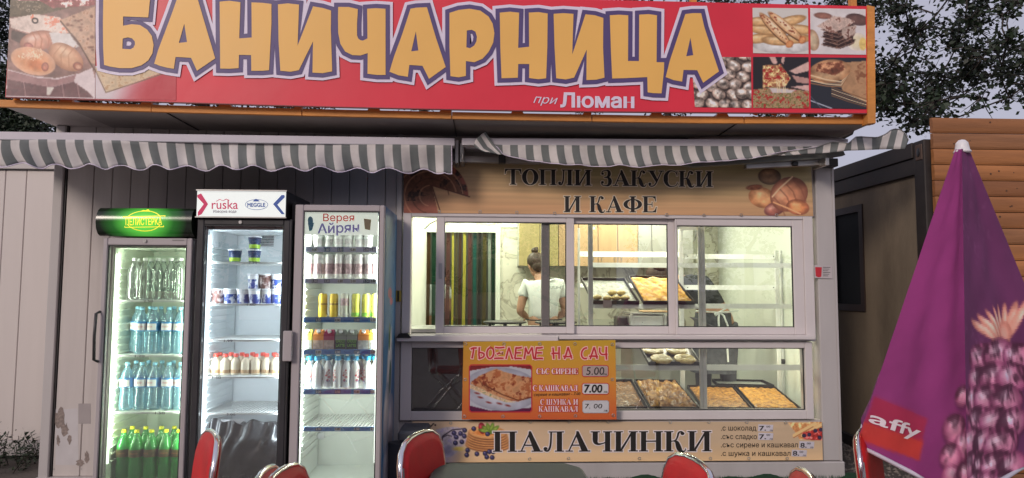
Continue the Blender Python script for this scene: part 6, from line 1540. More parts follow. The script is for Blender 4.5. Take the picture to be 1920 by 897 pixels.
def hand(mb, w, d, up, s=1.):
    """palm, four unequal fingers and a thumb growing from wrist w in direction d"""
    d = d.normalized(); side = d.cross(up).normalized(); nrm = side.cross(d).normalized()
    nodes = [(w, .022*s), (w+d*.045*s, (.036*s,.016*s)), (w+d*.085*s, (.038*s,.014*s))]; V, Fs = skin_geo(nodes, [(0,1),(1,2)], 1); mb.add(V, Fs, True)
    for k, (o, L) in enumerate(((-.027,.058),(-.009,.070),(.009,.066),(.026,.052))):
        a = w+d*.08*s+side*o*s; V, Fs = skin_geo([(a, .0095*s), (a+d*L*.45*s-nrm*.006*s, .0088*s), (a+d*L*.75*s-nrm*.020*s, .008*s), (a+d*L*.9*s-nrm*.038*s, .007*s)], [(0,1),(1,2),(2,3)], 1); mb.add(V, Fs, True)
    a = w+d*.03*s-side*.028*s; V, Fs = skin_geo([(a, .012*s), (a-side*.022*s+d*.025*s-nrm*.008*s, .010*s), (a-side*.028*s+d*.052*s-nrm*.02*s, .008*s)], [(0,1),(1,2)], 1); mb.add(V, Fs, True)
def person(label, base, yaw, J, top, bottom, hair, haircut='bun', apron=None, sleeve=.5):
    """J: joints in the person's own frame (x right, y forward, z up)"""
    t = thing('person', label, 'person', base, 0)
    R_ = Matrix.Rotation(yaw, 3, 'Z'); w = lambda p: R_ @ Vector(p)
    J = {k: w(v) for k, v in J.items()}
    pel, spi, che, nek, hed = J['pelvis'], J['spine'], J['chest'], J['neck'], J['head']
    N = [(pel,(.155,.11)),(spi,(.125,.095)),(che,(.15,.105)),(che.lerp(nek,.75),(.085,.07)),(nek,.05),(nek.lerp(hed,.55),.052)]
    E_ = [(0,1),(1,2),(2,3),(3,4),(4,5)]; i = 6
    for s_ in ('L','R'):
        sh, el_, wr = J['sh'+s_], J['el'+s_], J['wr'+s_]; N += [(sh,.058),(sh.lerp(el_,.5),.047),(el_,.04),(el_.lerp(wr,.4),.038),(wr,.026)]
        E_ += [(2,i),(i,i+1),(i+1,i+2),(i+2,i+3),(i+3,i+4)]; i += 5
    for s_ in ('L','R'):
        hp, kn, an, to = J['hp'+s_], J['kn'+s_], J['an'+s_], J['to'+s_]; N += [(hp,.088),(hp.lerp(kn,.5),.078),(kn,.056),(kn.lerp(an,.35),.055),(an,.036),(to,.03)]
        E_ += [(0,i),(i,i+1),(i+1,i+2),(i+2,i+3),(i+3,i+4),(i+4,i+5)]; i += 6
    body = MB(); V, Fs = skin_geo(N, E_, 2); body.add(V, Fs, True)
    up = (hed-nek).normalized(); fw = w(J.get('_face', (0,1,0))) if False else J['face'].normalized(); fw = (fw-up*fw.dot(up)).normalized(); sd = fw.cross(up)
    def H(a, b, c): return hed+sd*a+fw*b+up*c
    # head, jaw, ears, nose, eyes, mouth
    def blob3(m_, c, rx, ry, rz, seg=16, rings=12):
        b_ = MB(); b_.ball((0,0,0), rx, ry, rz, seg, rings); m_.add([H(c[0]+x, c[1]+y, c[2]+z) for x, y, z in b_.v], b_.f, True)
    blob3(body, (0,0,.02), .072, .092, .095); blob3(body, (0,.03,-.045), .052, .06, .055); blob3(body, (0,.098,-.012), .013, .018, .022)
    for s_ in (-1, 1): blob3(body, (s_*.074,-.005,.0), .010, .02, .03, 8, 6)
    hand(body, J['wrL'], (J['wrL']-J['elL']), Vector((0,0,1))); hand(body, J['wrR'], (J['wrR']-J['elR']), Vector((0,0,1)))
    body.build('body', M_skin, t, local=True)
    ey = MB(); [blob3(ey, (s_*.028,.083,.018), .010, .008, .007, 8, 6) for s_ in (-1,1)]; ey.build('eyes', M_hairb, t, local=True)
    mo = MB(); blob3(mo, (0,.088,-.048), .022, .008, .006, 10, 6); mo.build('mouth', mat('lips', (.4,.12,.1)), t, local=True)
    h = MB(); blob3(h, (0,-.022,.035), .083, .092, .092); blob3(h, (0,-.05,-.02), .070, .055, .06)
    if haircut == 'bun': blob3(h, (.01,-.045,.135), .036, .036, .03, 12, 8); blob3(h, (.03,-.05,.148), .02, .02, .018, 8, 6)
    if haircut == 'tail': blob3(h, (0,-.12,-.0), .035, .04, .06, 10, 8)
    r1 = random.Random(4); h.v = [tuple(Vector(v)+Vector((r1.uniform(-.003,.003),)*3)) for v in h.v]
    h.build('hair', hair, t, local=True)
    # shirt with short sleeves: follows the body a little outside it, with its own hem
    s_ = MB(); NN = [(pel.lerp(spi,.35),(.172,.128)),(spi,(.145,.112)),(che,(.168,.122)),(che.lerp(nek,.7),(.11,.085))]; EE = [(0,1),(1,2),(2,3)]; k = 4
    for q in ('L','R'):
        sh, el_ = J['sh'+q], J['el'+q]; NN += [(sh+Vector((0,0,.004)),.07),(sh.lerp(el_,sleeve*.6),.064),(sh.lerp(el_,sleeve),.060)]; EE += [(2,k),(k,k+1),(k+1,k+2)]; k += 3
    V, Fs = skin_geo(NN, EE, 2); s_.add(V, Fs, True); sh_ = s_.build('t_shirt', top, t, local=True)
    tx_ = bpy.data.textures.new('folds', 'CLOUDS'); tx_.noise_scale = .07
    md = sh_.modifiers.new('folds', 'DISPLACE'); md.texture = tx_; md.strength = .018; md.mid_level = .5
    b = MB(); NN = [(pel+Vector((0,0,.05)),(.168,.125))]; EE = []; k = 1
    for q in ('L','R'):
        hp, kn, an = J['hp'+q], J['kn'+q], J['an'+q]; NN += [(hp,.105),(hp.lerp(kn,.5),.095),(kn,.075),(kn.lerp(an,.5),.068),(an+Vector((0,0,.03)),.062)]; EE += [(0,k),(k,k+1),(k+1,k+2),(k+2,k+3),(k+3,k+4)]; k += 5
    V, Fs = skin_geo(NN, EE, 2); b.add(V, Fs, True); b.build('trousers', bottom, t, local=True)
    sh2 = MB(); 
    for q in ('L','R'): V, Fs = skin_geo([(J['an'+q]-Vector((0,0,.03)), .045), (J['to'+q]-Vector((0,0,.0)), (.042,.032))], [(0,1)], 1); sh2.add(V, Fs, True)
    sh2.build('shoes', M_dark, t, local=True)
    return t, J, H
def stand(dx=0., dy=0.):
    return dict(pelvis=(0,0,.90), spine=(0,.0,1.06), chest=(0,.02,1.22), neck=(dx*.5,.03,1.37), head=(dx,.06,1.50), face=(0,1,-.35),
      shL=(-.165,.02,1.31), elL=(-.225,.02,1.06), wrL=(-.14,.22,.99), shR=(.165,.02,1.31), elR=(.215,.03,1.05), wrR=(.13,.23,.99),
      hpL=(-.09,0,.84), knL=(-.1,.03,.46), anL=(-.1,0,.09), toL=(-.11,.13,.04), hpR=(.09,0,.84), knR=(.1,.03,.46), anR=(.1,0,.09), toR=(.11,.13,.04))
M_tsw = mat('white_cotton', (.74,.78,.76), .8, var=.05, scale=12, bump=.2, bscale=25); M_tsb = mat('black_cotton', (.018,.02,.024), .85, var=.3, scale=12); M_jean = mat('grey_trousers', (.12,.12,.14), .8)
Yw = 1.50; sc1 = stand(-.07); sc1['face'] = (-.35,1,-.5)
w1, J1, H1 = person('woman with a hair bun seen from behind in a white t-shirt at the back counter', (PX(1019,560,Yw), Yw, .12), 0, sc1, M_tsw, M_tsw, M_hair)
bx = MB(); ww = text_w('BULIH'); text_map(bx, text_polys('BULIH', .02), lambda x, y: (.02+x*.13/ww, -.122, 1.275+y*.035))
bx.build('shirt_lettering', mat('shirt_print_grey', (.3,.36,.36)), w1, local=True)
bx = MB(); bx.tube([(-.17,-.02,.985),(-.12,-.1,.98),(0,-.145,.98),(.12,-.11,.985),(.17,-.02,.985)], .006, 5); bx.tube([(.07,-.145,.98),(.075,-.155,.93),(.07,-.15,.88)], .006, 5).tube([(.09,-.14,.98),(.1,-.15,.94),(.105,-.148,.9)], .006, 5); bx.build('apron_strings', M_tsb, w1, local=True)
Yc_ = 1.0; hipx = PX(1343, 620, Yc_)
s2_ = dict(pelvis=(0,0,.93), spine=(-.03,.05,1.06), chest=(-.11,.13,1.17), neck=(-.24,.24,1.25), head=(-.38,.30,1.27), face=(-.6,1,-.7),
      shL=(-.26,.10,1.20), elL=(-.30,.20,.98), wrL=(-.26,.36,.90), shR=(-.02,.24,1.23), elR=(.13,.26,1.06), wrR=(.05,.42,.98),
      hpL=(-.09,0,.86), knL=(-.1,.04,.47), anL=(-.1,0,.09), toL=(-.12,.13,.04), hpR=(.09,0,.86), knR=(.1,.03,.47), anR=(.12,0,.09), toR=(.13,.13,.04))
s2_ = {k: (tuple(q*1.10 for q in v) if k != 'face' else v) for k, v in s2_.items()}
w2, J2, H2 = person('person in a black t-shirt with white apron strings bending behind the right window', (hipx, Yc_, .11), 0, s2_, M_tsb, M_jean, M_hair, 'tail')
apr = MB(); n = 20
for j in range(9):
    z = 1.08-.52*j/8; 
    for i in range(n+1):
        a = math.radians(-200+220*i/n-80); r = .178+.05*(j/8)+.008*math.sin(i*1.9); apr.v.append((r*math.cos(a)*1.0, r*.78*math.sin(a), z))
apr.f = [(j*(n+1)+i, j*(n+1)+i+1, (j+1)*(n+1)+i+1, (j+1)*(n+1)+i) for j in range(8) for i in range(n)]; apr.sm = [True]*len(apr.f)
apr.build('apron', mat('patterned_dark_apron', (.06,.065,.075), .8, var=.9, scale=26), w2, local=True)
bx = MB(); zz = .11
bx.tube([(-.19,-.03,.985+zz),(-.1,-.14,.98+zz),(0,-.17,.975+zz),(.1,-.14,.985+zz),(.19,-.03,.99+zz)], .007, 5)
bx.tube([(-.03,-.175,.98+zz),(-.045,-.20,.93+zz),(-.05,-.215,.86+zz),(-.035,-.22,.72+zz)], .009, 5).tube([(-.03,-.175,.98+zz),(.0,-.20,.95+zz),(.03,-.215,.86+zz),(.015,-.225,.74+zz),(.02,-.23,.56+zz)], .009, 5).tube([(-.03,-.18,.98+zz),(.03,-.2,1.02+zz),(.06,-.195,.985+zz),(-.03,-.187,.978+zz)], .008, 5).tube([(-.03,-.18,.98+zz),(-.08,-.2,.965+zz),(-.07,-.195,.95+zz),(-.03,-.18,.978+zz)], .008, 5)
bx.build('apron_strings', M_tsw, w2, local=True)
Yd = 2.62; s3_ = stand(.03); s3_.update(head=(.05,.14,1.42), neck=(.03,.10,1.31), chest=(0,.07,1.18), spine=(0,.03,1.03), elL=(-.24,.10,1.02), wrL=(-.22,.2,.80), shL=(-.17,.07,1.27), shR=(.17,.08,1.27))
person('person in a white shirt seen through the strip curtain in the back room', (PX(806,560,Yd), Yd, .1), -.5, s3_, M_tsw, M_jean, M_hairb, 'short')
# ------------------------------------------------------------------ neighbouring cabin on the left, set back
YL = .78
lc = thing('panel_cabin', 'white sandwich-panel cabin set back at the left edge, beside the stall', 'cabin', (PX(20, 600, YL), YL+1, 0))
xe = XL-.06
zt_, zb_ = PZ(40, 319, YL), PZ(30, 826, YL)
seams = [PX(-300,600,YL), PX(-90,600,YL), PX(-5,600,YL), PX(35,600,YL), xe+.1]
seams = sorted(set(seams)); 
for a, b in zip(seams, seams[1:]): MB().box(a+.002, b-.002, YL, YL+.05, zb_+.002, zt_, .004).build('panel', mat('cream_cabin_panel', (.60,.545,.52), .5, var=.05, scale=2, stretch=(3,3,.3), dirt=.15, dirtcol=(.35,.3,.28)), lc)
MB().box(seams[0], xe+.1, YL-.03, YL+.06, zt_+.004, zt_+.09, .004).build('top_rail', M_post, lc); MB().box(seams[0], xe+.1, YL-.02, YL+.055, zt_+.0, zt_+.0035).build('shadow_gap', M_dark, lc)
MB().box(seams[0], xe+.1, YL-.015, YL+.06, zb_-.12, zb_, .004).build('base_rail', M_post, lc)
MB().box(seams[0], xe+.1, YL+.0, YL+2.4, zt_+.09, zt_+.14).build('roof', M_under, lc)
MB().box(seams[0], xe+.1, YL+2.3, YL+2.35, 0, zt_).build('rear_wall', M_wall, lc)
MB().box(seams[0], xe+.1, YL+.07, YL+.1, .0, zb_-.121).build('dark_underside', M_black, lc)

# ------------------------------------------------------------------ dark container with plank front on the right
YPk = -.12
xc0 = PX(1757, 400, YPk); ztop_ = PZ(1800, 221, YPk)
rc_ = thing('container_cabin', 'dark weathered container cabin with orange-brown plank front on the right', 'cabin', (xc0+1, 1, 0))
M_planks = [mat('varnished_plank_%s' % nm_, c_, .55, var=.28, scale=3.2+q_, stretch=(.35,4,3.4), dirt=.45, dirtcol=(.14,.055,.022), bump=.25, bscale=30) for q_, (nm_, c_) in enumerate((('honey',(.33,.135,.048)),('brown',(.26,.105,.04)),('orange',(.37,.15,.05)),('dull',(.29,.13,.055))))]
M_knot = mat('plank_knot', (.09,.04,.02), .6)
ph = .1185; z = ztop_; k = 0; rs = random.Random(6)
while z > .05:
    a = []; n = 8
    for q in range(n+1): t_ = q/n; a.append((xc0-.012+rs.uniform(-.003,.003)*0, YPk-.010*math.sin(math.pi*t_)**.45, z-.003-(ph-.005)*t_))
    prof = [(xc0-.015, YPk+.02, z-.003)]+a+[(xc0-.015, YPk+.02, z-.003-(ph-.005))]
    o = MB().prism([(rs.uniform(-.003,.003)*0+p[0], p[1], p[2]) for p in prof], (2.4,0,0)).build('plank', M_planks[(k*7+k//3)%4], rc_)
    kn = MB()
    for _ in range(3):
        x = xc0+rs.uniform(.04, 1.2); zz = z-ph*rs.uniform(.25,.75); r = rs.uniform(.004,.008); kn.tube([(x, YPk-.0097, zz), (x, YPk-.0112, zz)], r, 8)
    kn.build('knot', M_knot, o)
    z -= ph; k += 1
M_cont = mat('weathered_plywood_wall', (.185,.145,.10), .75, var=.3, scale=2.2, stretch=(1.5,1.5,.6), dirt=.75, dirtcol=(.05,.036,.024), bump=.2)
M_cdark = mat('rusted_black_steel', (.03,.024,.022), .55, .2, var=.3, scale=6, dirt=.5, dirtcol=(.07,.035,.02))
xs_ = xc0-.03; z0c, z1c = .12, P(1745,254,X=xs_).z-.02
wy0, wy1 = P(1621, 480, X=xs_).y, P(1561, 480, X=xs_).y; wz1, wz0 = P(1612,384,X=xs_).z, P(1612,584,X=xs_).z
cw_ = MB(); cw_.box(xs_, xs_+.05, YPk+.16, wy0, .1, z1c-.25).box(xs_, xs_+.05, wy1, 5.2, .1, z1c-.25).box(xs_, xs_+.05, wy0, wy1, wz1, z1c-.25).box(xs_, xs_+.05, wy0, wy1, .1, wz0)
cw_.build('side_wall', M_cont, rc_)
MB().box(xs_-.03, xs_+.06, YPk+.03, YPk+.159, .0, z1c-.0, .006).build('corner_post', M_cdark, rc_)
MB().box(xs_-.035, xs_+.0, YPk+.05, YPk+.13, z1c-.15, z1c-.03, .004).build('corner_casting', mat('brown_casting', (.09,.055,.04), .6, .2, dirt=.5), rc_); MB().ball((xs_-.036, YPk+.09, z1c-.09), .004, .022, .035).build('casting_hole', M_black, rc_)
MB().box(xs_-.04, xs_+.06, YPk+.16, 5.2, z1c-.12, z1c, .004).box(xs_-.025, xs_+.05, YPk+.16, 5.2, z1c-.249, z1c-.121, .004).build('top_rail', M_cdark, rc_)
MB().box(xs_-.03, xs_+.05, YPk+.16, 5.2, .0, .1, .004).build('bottom_rail', M_cdark, rc_)
MB().box(xs_+.07, xs_+2.4, YPk+.025, 5.2, z1c-.06, z1c-.01).build('roof', M_cdark, rc_); MB().box(xs_+.07, xs_+2.3, YPk+.025, YPk+.05, .1, z1c-.07).build('front_frame', M_cdark, rc_)
MB().box(xs_+.001, xs_+2.3, 5.1, 5.2, 0.101, z1c-.26).build('rear_wall', M_cdark, rc_)
MB().box(xs_+2.3, xs_+2.4, YPk+.06, 5.2, 0, z1c-.07).build('far_wall', M_cdark, rc_)
wn = thing('window', None, None); wn.parent = rc_; wn.location = Vector((xs_, wy0, wz0))-rc_.location
fw_ = .06; MB().box(xs_-.012, xs_+.03, wy0, wy0+fw_, wz0, wz1).box(xs_-.012, xs_+.03, wy1-fw_, wy1, wz0, wz1).box(xs_-.011, xs_+.03, wy0+fw_, wy1-fw_, wz1-fw_, wz1).box(xs_-.011, xs_+.03, wy0+fw_, wy1-fw_, wz0, wz0+fw_).build('frame', mat('dark_brown_frame', (.03,.018,.015), .4), wn)
MB().quad((xs_+.01, wy0+fw_, wz0+fw_), (xs_+.01, wy1-fw_, wz0+fw_), (xs_+.01, wy1-fw_, wz1-fw_), (xs_+.01, wy0+fw_, wz1-fw_)).build('pane', mat('dark_window_glass', (.018,.02,.022), .5, spec=.12), wn)
MB().box(xs_+.02, xs_+.025, wy1-fw_-.03, wy1-fw_, wz0+fw_, wz1-fw_).build('curtain', mat('grey_curtain', (.10,.10,.09), .8), wn)
# fence / rubble closing the gap at the back
gf = thing('rear_fence', 'dark board fence closing the gap between the stall and the cabin', 'fence', (2.6, 5.0, 0))
for k in range(7): MB().box(XR+.02+k*.12, XR+.13+k*.12, 4.9, 4.93, 0, 1.7+.05*math.sin(k*2)).build('board', M_cont, gf)

# ------------------------------------------------------------------ closed parasol
DY = -2.42
apx = P(1803, 246, DY); 
par = thing('parasol', 'closed purple parasol with white tip and printed profiteroles in front of the plank wall', 'parasol', (apx.x, DY, 0))
cL = P(1606, 831, DY-.02); cF = P(1814, 942, DY-.56); cR = Vector((apx.x+.50, DY+.05, cL.z-.02)); cB = Vector((apx.x+.05, DY+.5, cL.z+.05)); A_ = apx
def facet(c0, c1, cvs, name, dent=.05, nu=130, nv=200, m=None):
    k_ = c0.x*7
    def f(u, v):
        w = .062+v*.938; v = w; base = c0.lerp(c1, u); p = A_.lerp(base, w)
        nrm = (c1-c0).cross(A_-c0).normalized(); nrm = -nrm if nrm.y > 0 else nrm
        s = math.sin(math.pi*u)
        p = p+nrm*(-dent*s*w+.006*math.sin(u*14+v*3)*w*s+.010*math.sin(v*9+u*4)*s*w*.6+.012*s*w*math.sin(u*9+1.3*math.sin(v*4)+k_)+.004*math.sin(v*38+u*16+k_)*s*w)
        return np.array(p)
    return put_print(name, cvs, f, par, m or vcmat('parasol_cloth', .75, .2), 1.35, wav=1)
# prints are painted in centimetres on the plane of each face
def face_frame(c0, c1):
    n_ = (c1-c0).cross(A_-c0).normalized(); ex = (c1-c0).normalized(); ey = ex.cross(n_)
    if ey.z > 0: ey = -ey
    return ex, ey, n_
def cm_of(px, py, c0, c1):
    ex, ey, n_ = face_frame(c0, c1); d = P(px, py, 0)-CAM; t_ = (A_-CAM).dot(n_)/d.dot(n_); q = CAM+d*t_-A_
    return (q.dot(ex)*100, q.dot(ey)*100)
def uv_of(px, py, c0, c1):
    n_ = (c1-c0).cross(A_-c0); d = P(px, py, 0)-CAM; t_ = (A_-CAM).dot(n_)/d.dot(n_); q = CAM+d*t_
    M_ = Matrix(((c0-A_).to_tuple(), (c1-A_).to_tuple(), n_.to_tuple())).transposed().inverted() @ (q-A_)
    v = M_.x+M_.y; return (M_.y/v*100, v*100)
def printed_face(c0, c1, paint, base, seed):
    ex, ey, n_ = face_frame(c0, c1); q = [(0,0)]+[((c-A_).dot(ex)*100, (c-A_).dot(ey)*100) for c in (c0, c1)]
    x0, x1 = min(p[0] for p in q)-2, max(p[0] for p in q)+2; y1 = max(p[1] for p in q)+2
    big = Canvas(x0, 0, x1, y1, .38, base); n = big.noise(16, seed)[...,None]; big.a = big.a*(.9+.2*n); paint(big, (c0, c1)); big.blur(4)
    cv = Canvas(0, 0, 100, 100, .5, base)
    U = cv.X/100; V = .062+.938*cv.Y/100
    a0 = np.array(q[1]); a1 = np.array(q[2]); S_ = (a0[0]*(1-U)+a1[0]*U)*V; T_ = (a0[1]*(1-U)+a1[1]*U)*V
    i = np.clip(((T_)/y1*big.h).astype(int), 0, big.h-1); j = np.clip(((S_-x0)/(x1-x0)*big.w).astype(int), 0, big.w-1)
    cv.a = big.a[i, j]; facet(c0, c1, cv, 'canopy_face')
def profit(cv, face, px, py, r, k):
    a, b = cm_of(px, py, *face); a2, _b = cm_of(px+r, py, *face); _a, b2 = cm_of(px, py+r, *face)
    rx = abs(a2-a)*1.3; ry = abs(b2-b)*1.2
    cv.ell(a+.3, b+.6, rx, ry, 0, (70,30,58), soft=1.2); cv.ell(a, b, rx, ry, 0, (204,130,158), (128,56,92), (234,200,214), sd=k, rough=.25, soft=.8)
    m, u, v, d = cv.ellm(a, b, rx, ry); n = cv.noise(3.2, k+3, 3)
    ph_ = math.sin(k*2.7)*1.1; dark = m*np.clip((n-.52-.30*(v*math.cos(ph_)+u*math.sin(ph_)))*5, 0, 1)*.8; cv.put(dark, (58,26,44)); cv.put(dark*np.exp(-((u+.2)**2+(v+.45)**2)/.03)*.6, (190,150,170))
def paint_left(cv, face):
    q = lambda l: [cm_of(*p, *face) for p in l]
    cv.poly(q([(1639,743),(1723,778),(1700,854),(1608,824)]), (138,38,66), 2, .08); cv.poly(q([(1620,790),(1712,820),(1700,854),(1608,824)]), (160,50,46), 3, .08)
    for k, (px, py, r) in enumerate(((1800,742,18),(1778,800,27),(1802,835,24),(1768,850,24),(1775,893,24),(1806,890,24))): profit(cv, face, px, py, r, k)
def paint_right(cv, face):
    sp_ = cv.noise(1.6, 4, 3); cv.put(np.clip((sp_-.63)*10, 0, 1)*np.clip((cv.noise(12, 2)-.5)*5, 0, 1)*.4, (150,100,140))
    c0_ = cm_of(1900, 640, *face)
    for k in range(8):
        px, py = 1836+k*13, 604-k*6-6*math.sin(k*.6); a, b = cm_of(px, py, *face); L = cm_of(1905, 650, *face)
        mx_, my_ = (a*.62+L[0]*.38, b*.62+L[1]*.38); ang = math.degrees(math.atan2(L[1]-b, L[0]-a)); cv.ell(mx_, my_, math.hypot(L[0]-a, L[1]-b)*.46, 2.1, ang, (222,160,140), (196,122,106), (240,204,186), sd=k, rough=.2)
    cv.ell(c0_[0]+3, c0_[1]-3, 7, 4, -20, (214,150,132), (190,120,104), sd=3)
    for k, (px, py, r) in enumerate([(1858,672,26),(1892,664,28),(1925,668,24),(1850,712,24),(1884,706,26),(1916,708,28),(1836,752,26),(1872,748,26),(1908,750,28),(1850,790,26),(1886,792,26),(1922,792,26),(1832,828,25),(1866,832,28),(1902,834,28),(1830,872,25),(1860,876,26),(1894,876,28),(1926,876,26),(1842,908,24),(1878,912,26),(1912,912,26)]): profit(cv, face, px, py, r, k+20)
printed_face(cL, cF, paint_left, (120,47,98), 3)
printed_face(cF, cR, paint_right, (98,48,86), 8)  # duller purple: the shade on this face is put into its base colour
for c0, c1 in ((cR, cB), (cB, cL)):
    cvz = Canvas(0, 0, 100, 100, 8, (112,46,100)); facet(c0, c1, cvz, 'canopy_face')
# hem
M_hem = mat('white_hem', (.6,.57,.66), .6)
for c0, c1 in ((cL, cF), (cF, cR), (cR, cB), (cB, cL)):
    nrm = (c1-c0).cross(A_-c0).normalized(); nrm = -nrm if nrm.y > 0 else nrm; L = []
    for i in range(21): u = i/20; s = math.sin(math.pi*u); L.append(c0.lerp(c1, u)+nrm*(-.05*s+.006*math.sin(u*14+3)*s+.010*math.sin(9+u*4)*s*.6))
    MB().tube([p-Vector((0,0,.006)) for p in L], .008, 6).build('hem', M_hem, par)
MB().lathe([(.001,.047),(.012,.044),(.021,.034),(.024,.018),(.026,.006),(.031,.0),(.031,-.006)], (A_.x-.001, A_.y, P(1803,284,DY).z), 20).build('tip', mat('white_plastic_cap', (.72,.70,.72), .35), par)
MB().tube([(A_.x, DY, .05), (A_.x, DY, P(1803,282,DY).z-.45)], .022, 12).build('pole', M_steel, par)
MB().lathe([(.24,0),(.24,.05),(.05,.07),(.04,.12)], (A_.x, DY, 0), 24).build('base', M_dark, par)
# lettering on the label
m = MB(); ww = text_w('affy', .25); nrm = (cF-cL).cross(A_-cL).normalized(); nrm = -nrm if nrm.y > 0 else nrm
o0, o1 = (1626,790), (1712,818)
d_ = lambda px, py: (lambda dd: CAM+dd*((A_-CAM).dot(nrm)/dd.dot(nrm)))(P(px, py, 0)-CAM)
def on_face(px, py):
    p = d_(px, py); u, v = uv_of(px, py, cL, cF); u /= 100; v /= 100; s = math.sin(math.pi*u)
    return p+nrm*(-.05*s*v+.006*math.sin(u*14+v*3)*v*s+.010*math.sin(v*9+u*4)*s*v*.6+.012*s*v*math.sin(u*9+1.3*math.sin(v*4)+cL.x*7)+.004*math.sin(v*38+u*16+cL.x*7)*s*v+.003)
text_map(m, text_polys('affy', .015, .25), lambda x, y: on_face(o0[0]+x/ww*(o1[0]-o0[0])-y*4, o0[1]+x/ww*(o1[1]-o0[1])-y*34)); m.build('lettering', mat('label_white', (.66,.58,.62), .5), par)

# ------------------------------------------------------------------ chairs, table, bin
M_vinyl = mat('red_vinyl_padding', (.52,.02,.022), .5, var=.15, scale=9, dirt=.35, dirtcol=(.22,.015,.015), bump=.08, bscale=300, spec=.3)
def make_chair():
    """frame: x across the seat, y from front (-) to back (+)"""
    t = thing('folding_chair', 'x', 'chair', (0,0,0), 0, 'red vinyl chairs with chrome frames')
    # backrest: padded, curved in plan, rounded upper corners
    prof = [(-.185,.0),(-.192,.12),(-.195,.20),(-.188,.265),(-.165,.305),(-.12,.328),(-.06,.336),(0,.338),(.06,.336),(.12,.328),(.165,.305),(.188,.265),(.195,.20),(.192,.12),(.185,.0),(.12,.030),(.05,.042),(0,.044),(-.05,.042),(-.12,.030)]
    bend = lambda x, z, y: Vector((x, .20+.10*z-.55*x*x+y, .52+z))
    n = len(prof); M = MB()
    inner = [(x*.86, .17+(z-.17)*.86) for x, z in prof]; c = (0,.18)
    V = []; 
    for ring_, y in ((prof, .0), (inner, .014)):
        V += [bend(x, z, y) for x, z in ring_]
    for ring_, y in ((prof, -.012), (inner, -.026)): V += [bend(x, z, y) for x, z in ring_]
    fs = []
    for k in range(n):
        k2 = (k+1)%n; fs += [(k,k2,n+k2,n+k),(2*n+k,3*n+k,3*n+k2,2*n+k2),(k,2*n+k,2*n+k2,k2)]
    M.add(V, fs, True)
    for off in (n, 3*n):
        for a, b in zip(range(0,7), range(14,7,-1)):
            pass
        tri = tessellate_polygon([[Vector((p[0],p[1],0)) for p in inner]]); M.add([V[off+i] for i in range(n)], [tuple(q) for q in tri], True)
    M.v = [(x*.92, y, z) for x, y, z in M.v]
    M.build('backrest', M_vinyl, t, local=True)
    rim = [bend(x*.94, z, -.006) for x, z in prof[:15]]
    MB().tube(rim, .0095, 8).build('back_frame', M_chrome, t, local=True)
    st_ = [bend(x*.855, .175+(z-.175)*.93, .011) for x, z in prof]; MB().tube(st_+[st_[0]], .0022, 4).build('piping', mat('cream_piping', (.45,.30,.22), .6), t, local=True)
    s = MB(); s.box(-.20, .20, -.20, .19, .435, .485, .02); s.build('seat', M_vinyl, t, local=True)
    for sx in (-1, 1):
        MB().tube([bend(sx*.172, .26, -.008), bend(sx*.175, .02, -.006), (sx*.195, .19, .46), (sx*.2,.02,.30), (sx*.205,-.22,.012)], .011, 8).build('leg', M_chrome, t, local=True)
        MB().tube([(sx*.18,-.18,.44),(sx*.185,.02,.28),(sx*.19,.25,.012)], .011, 8).build('leg', M_chrome, t, local=True)
    MB().tube([(-.2,-.15,.09),(.2,-.15,.09)], .009, 6).tube([(-.187,.19,.09),(.187,.19,.09)], .009, 6).build('stretcher', M_chrome, t, local=True)
    return t
ch0 = make_chair(); used = [False]
def chair(pa, pb, label, z=.848, flip=False, lift=0.):
    """pa, pb: photograph pixels of the left and right upper corners of the backrest"""
    A, B = P(*pa, Z=z), P(*pb, Z=z); c = (A+B)/2; rz = math.atan2(B.y-A.y, B.x-A.x)+(math.pi if flip else 0)
    off = Matrix.Rotation(rz, 3, 'Z') @ Vector((0, .22, 0)); loc = (c.x-off.x, c.y-off.y, lift)
    if not used[0]: used[0] = True; ch0.location = loc; ch0.rotation_euler = (0,0,rz); ch0['label'] = label
    else: dup(ch0, loc, label, rz)
chair((385,803), (412,836), 'red vinyl chair seen almost edge-on in front of the black fridge')
chair((748,838), (816,805), 'red vinyl chair with chrome rim left of the table, before the beige banner')
chair((1268,851), (1333,888), 'red vinyl chair right of the table, below the long beige banner')
chair((508,905), (546,878), 'low red vinyl chair at the bottom edge in front of the dairy fridge')
chair((484,908), (506,882), 'chair showing only its chrome rim, left of the low red chair')
chair((1504,887), (1526,912), 'chair showing only its chrome rim, below the pancake price list')
chair((1606,826), (1630,803), 'red vinyl chair with chrome frame standing behind the parasol')
tb_ = thing('table', 'grey-green topped outdoor table at the bottom edge in the middle', 'table', tuple(P(960, 885, Z=.72)*1.0)[:2]+(0,))
a, b = P(832, 869, Z=.72), P(1056, 868, Z=.72); yn = a.y-.75
c_ = .07; top = [(a.x-.04,yn),(b.x+.07,yn),(b.x+.055,b.y-c_),(b.x+.0,b.y),(a.x+.02,a.y),(a.x-.03,a.y-c_)]
MB().prism([(x,y,.695) for x, y in top], (0,0,.025)).build('table_top', mat('grey_green_laminate', (.07,.085,.075), .5, var=.15, scale=5, spec=.15), tb_)
MB().tube([(x,y,.705) for x, y in top]+[(top[0][0],top[0][1],.705)], .013, 8).build('edge_band', mat('dark_edge', (.09,.11,.1), .4), tb_)
for x, y in ((a.x+.04,yn+.08),(b.x-.02,yn+.08),(b.x-.04,a.y-.12),(a.x+.06,a.y-.12)): MB().tube([(x,y,0),(x,y,.695)], .016, 8).build('leg', M_dark, tb_)
bn = thing('waste_bin', 'dark slate plastic bin between the blue-sided fridge and the beige banner', 'bin', (PX(768,850,-.4), -.4, 0))
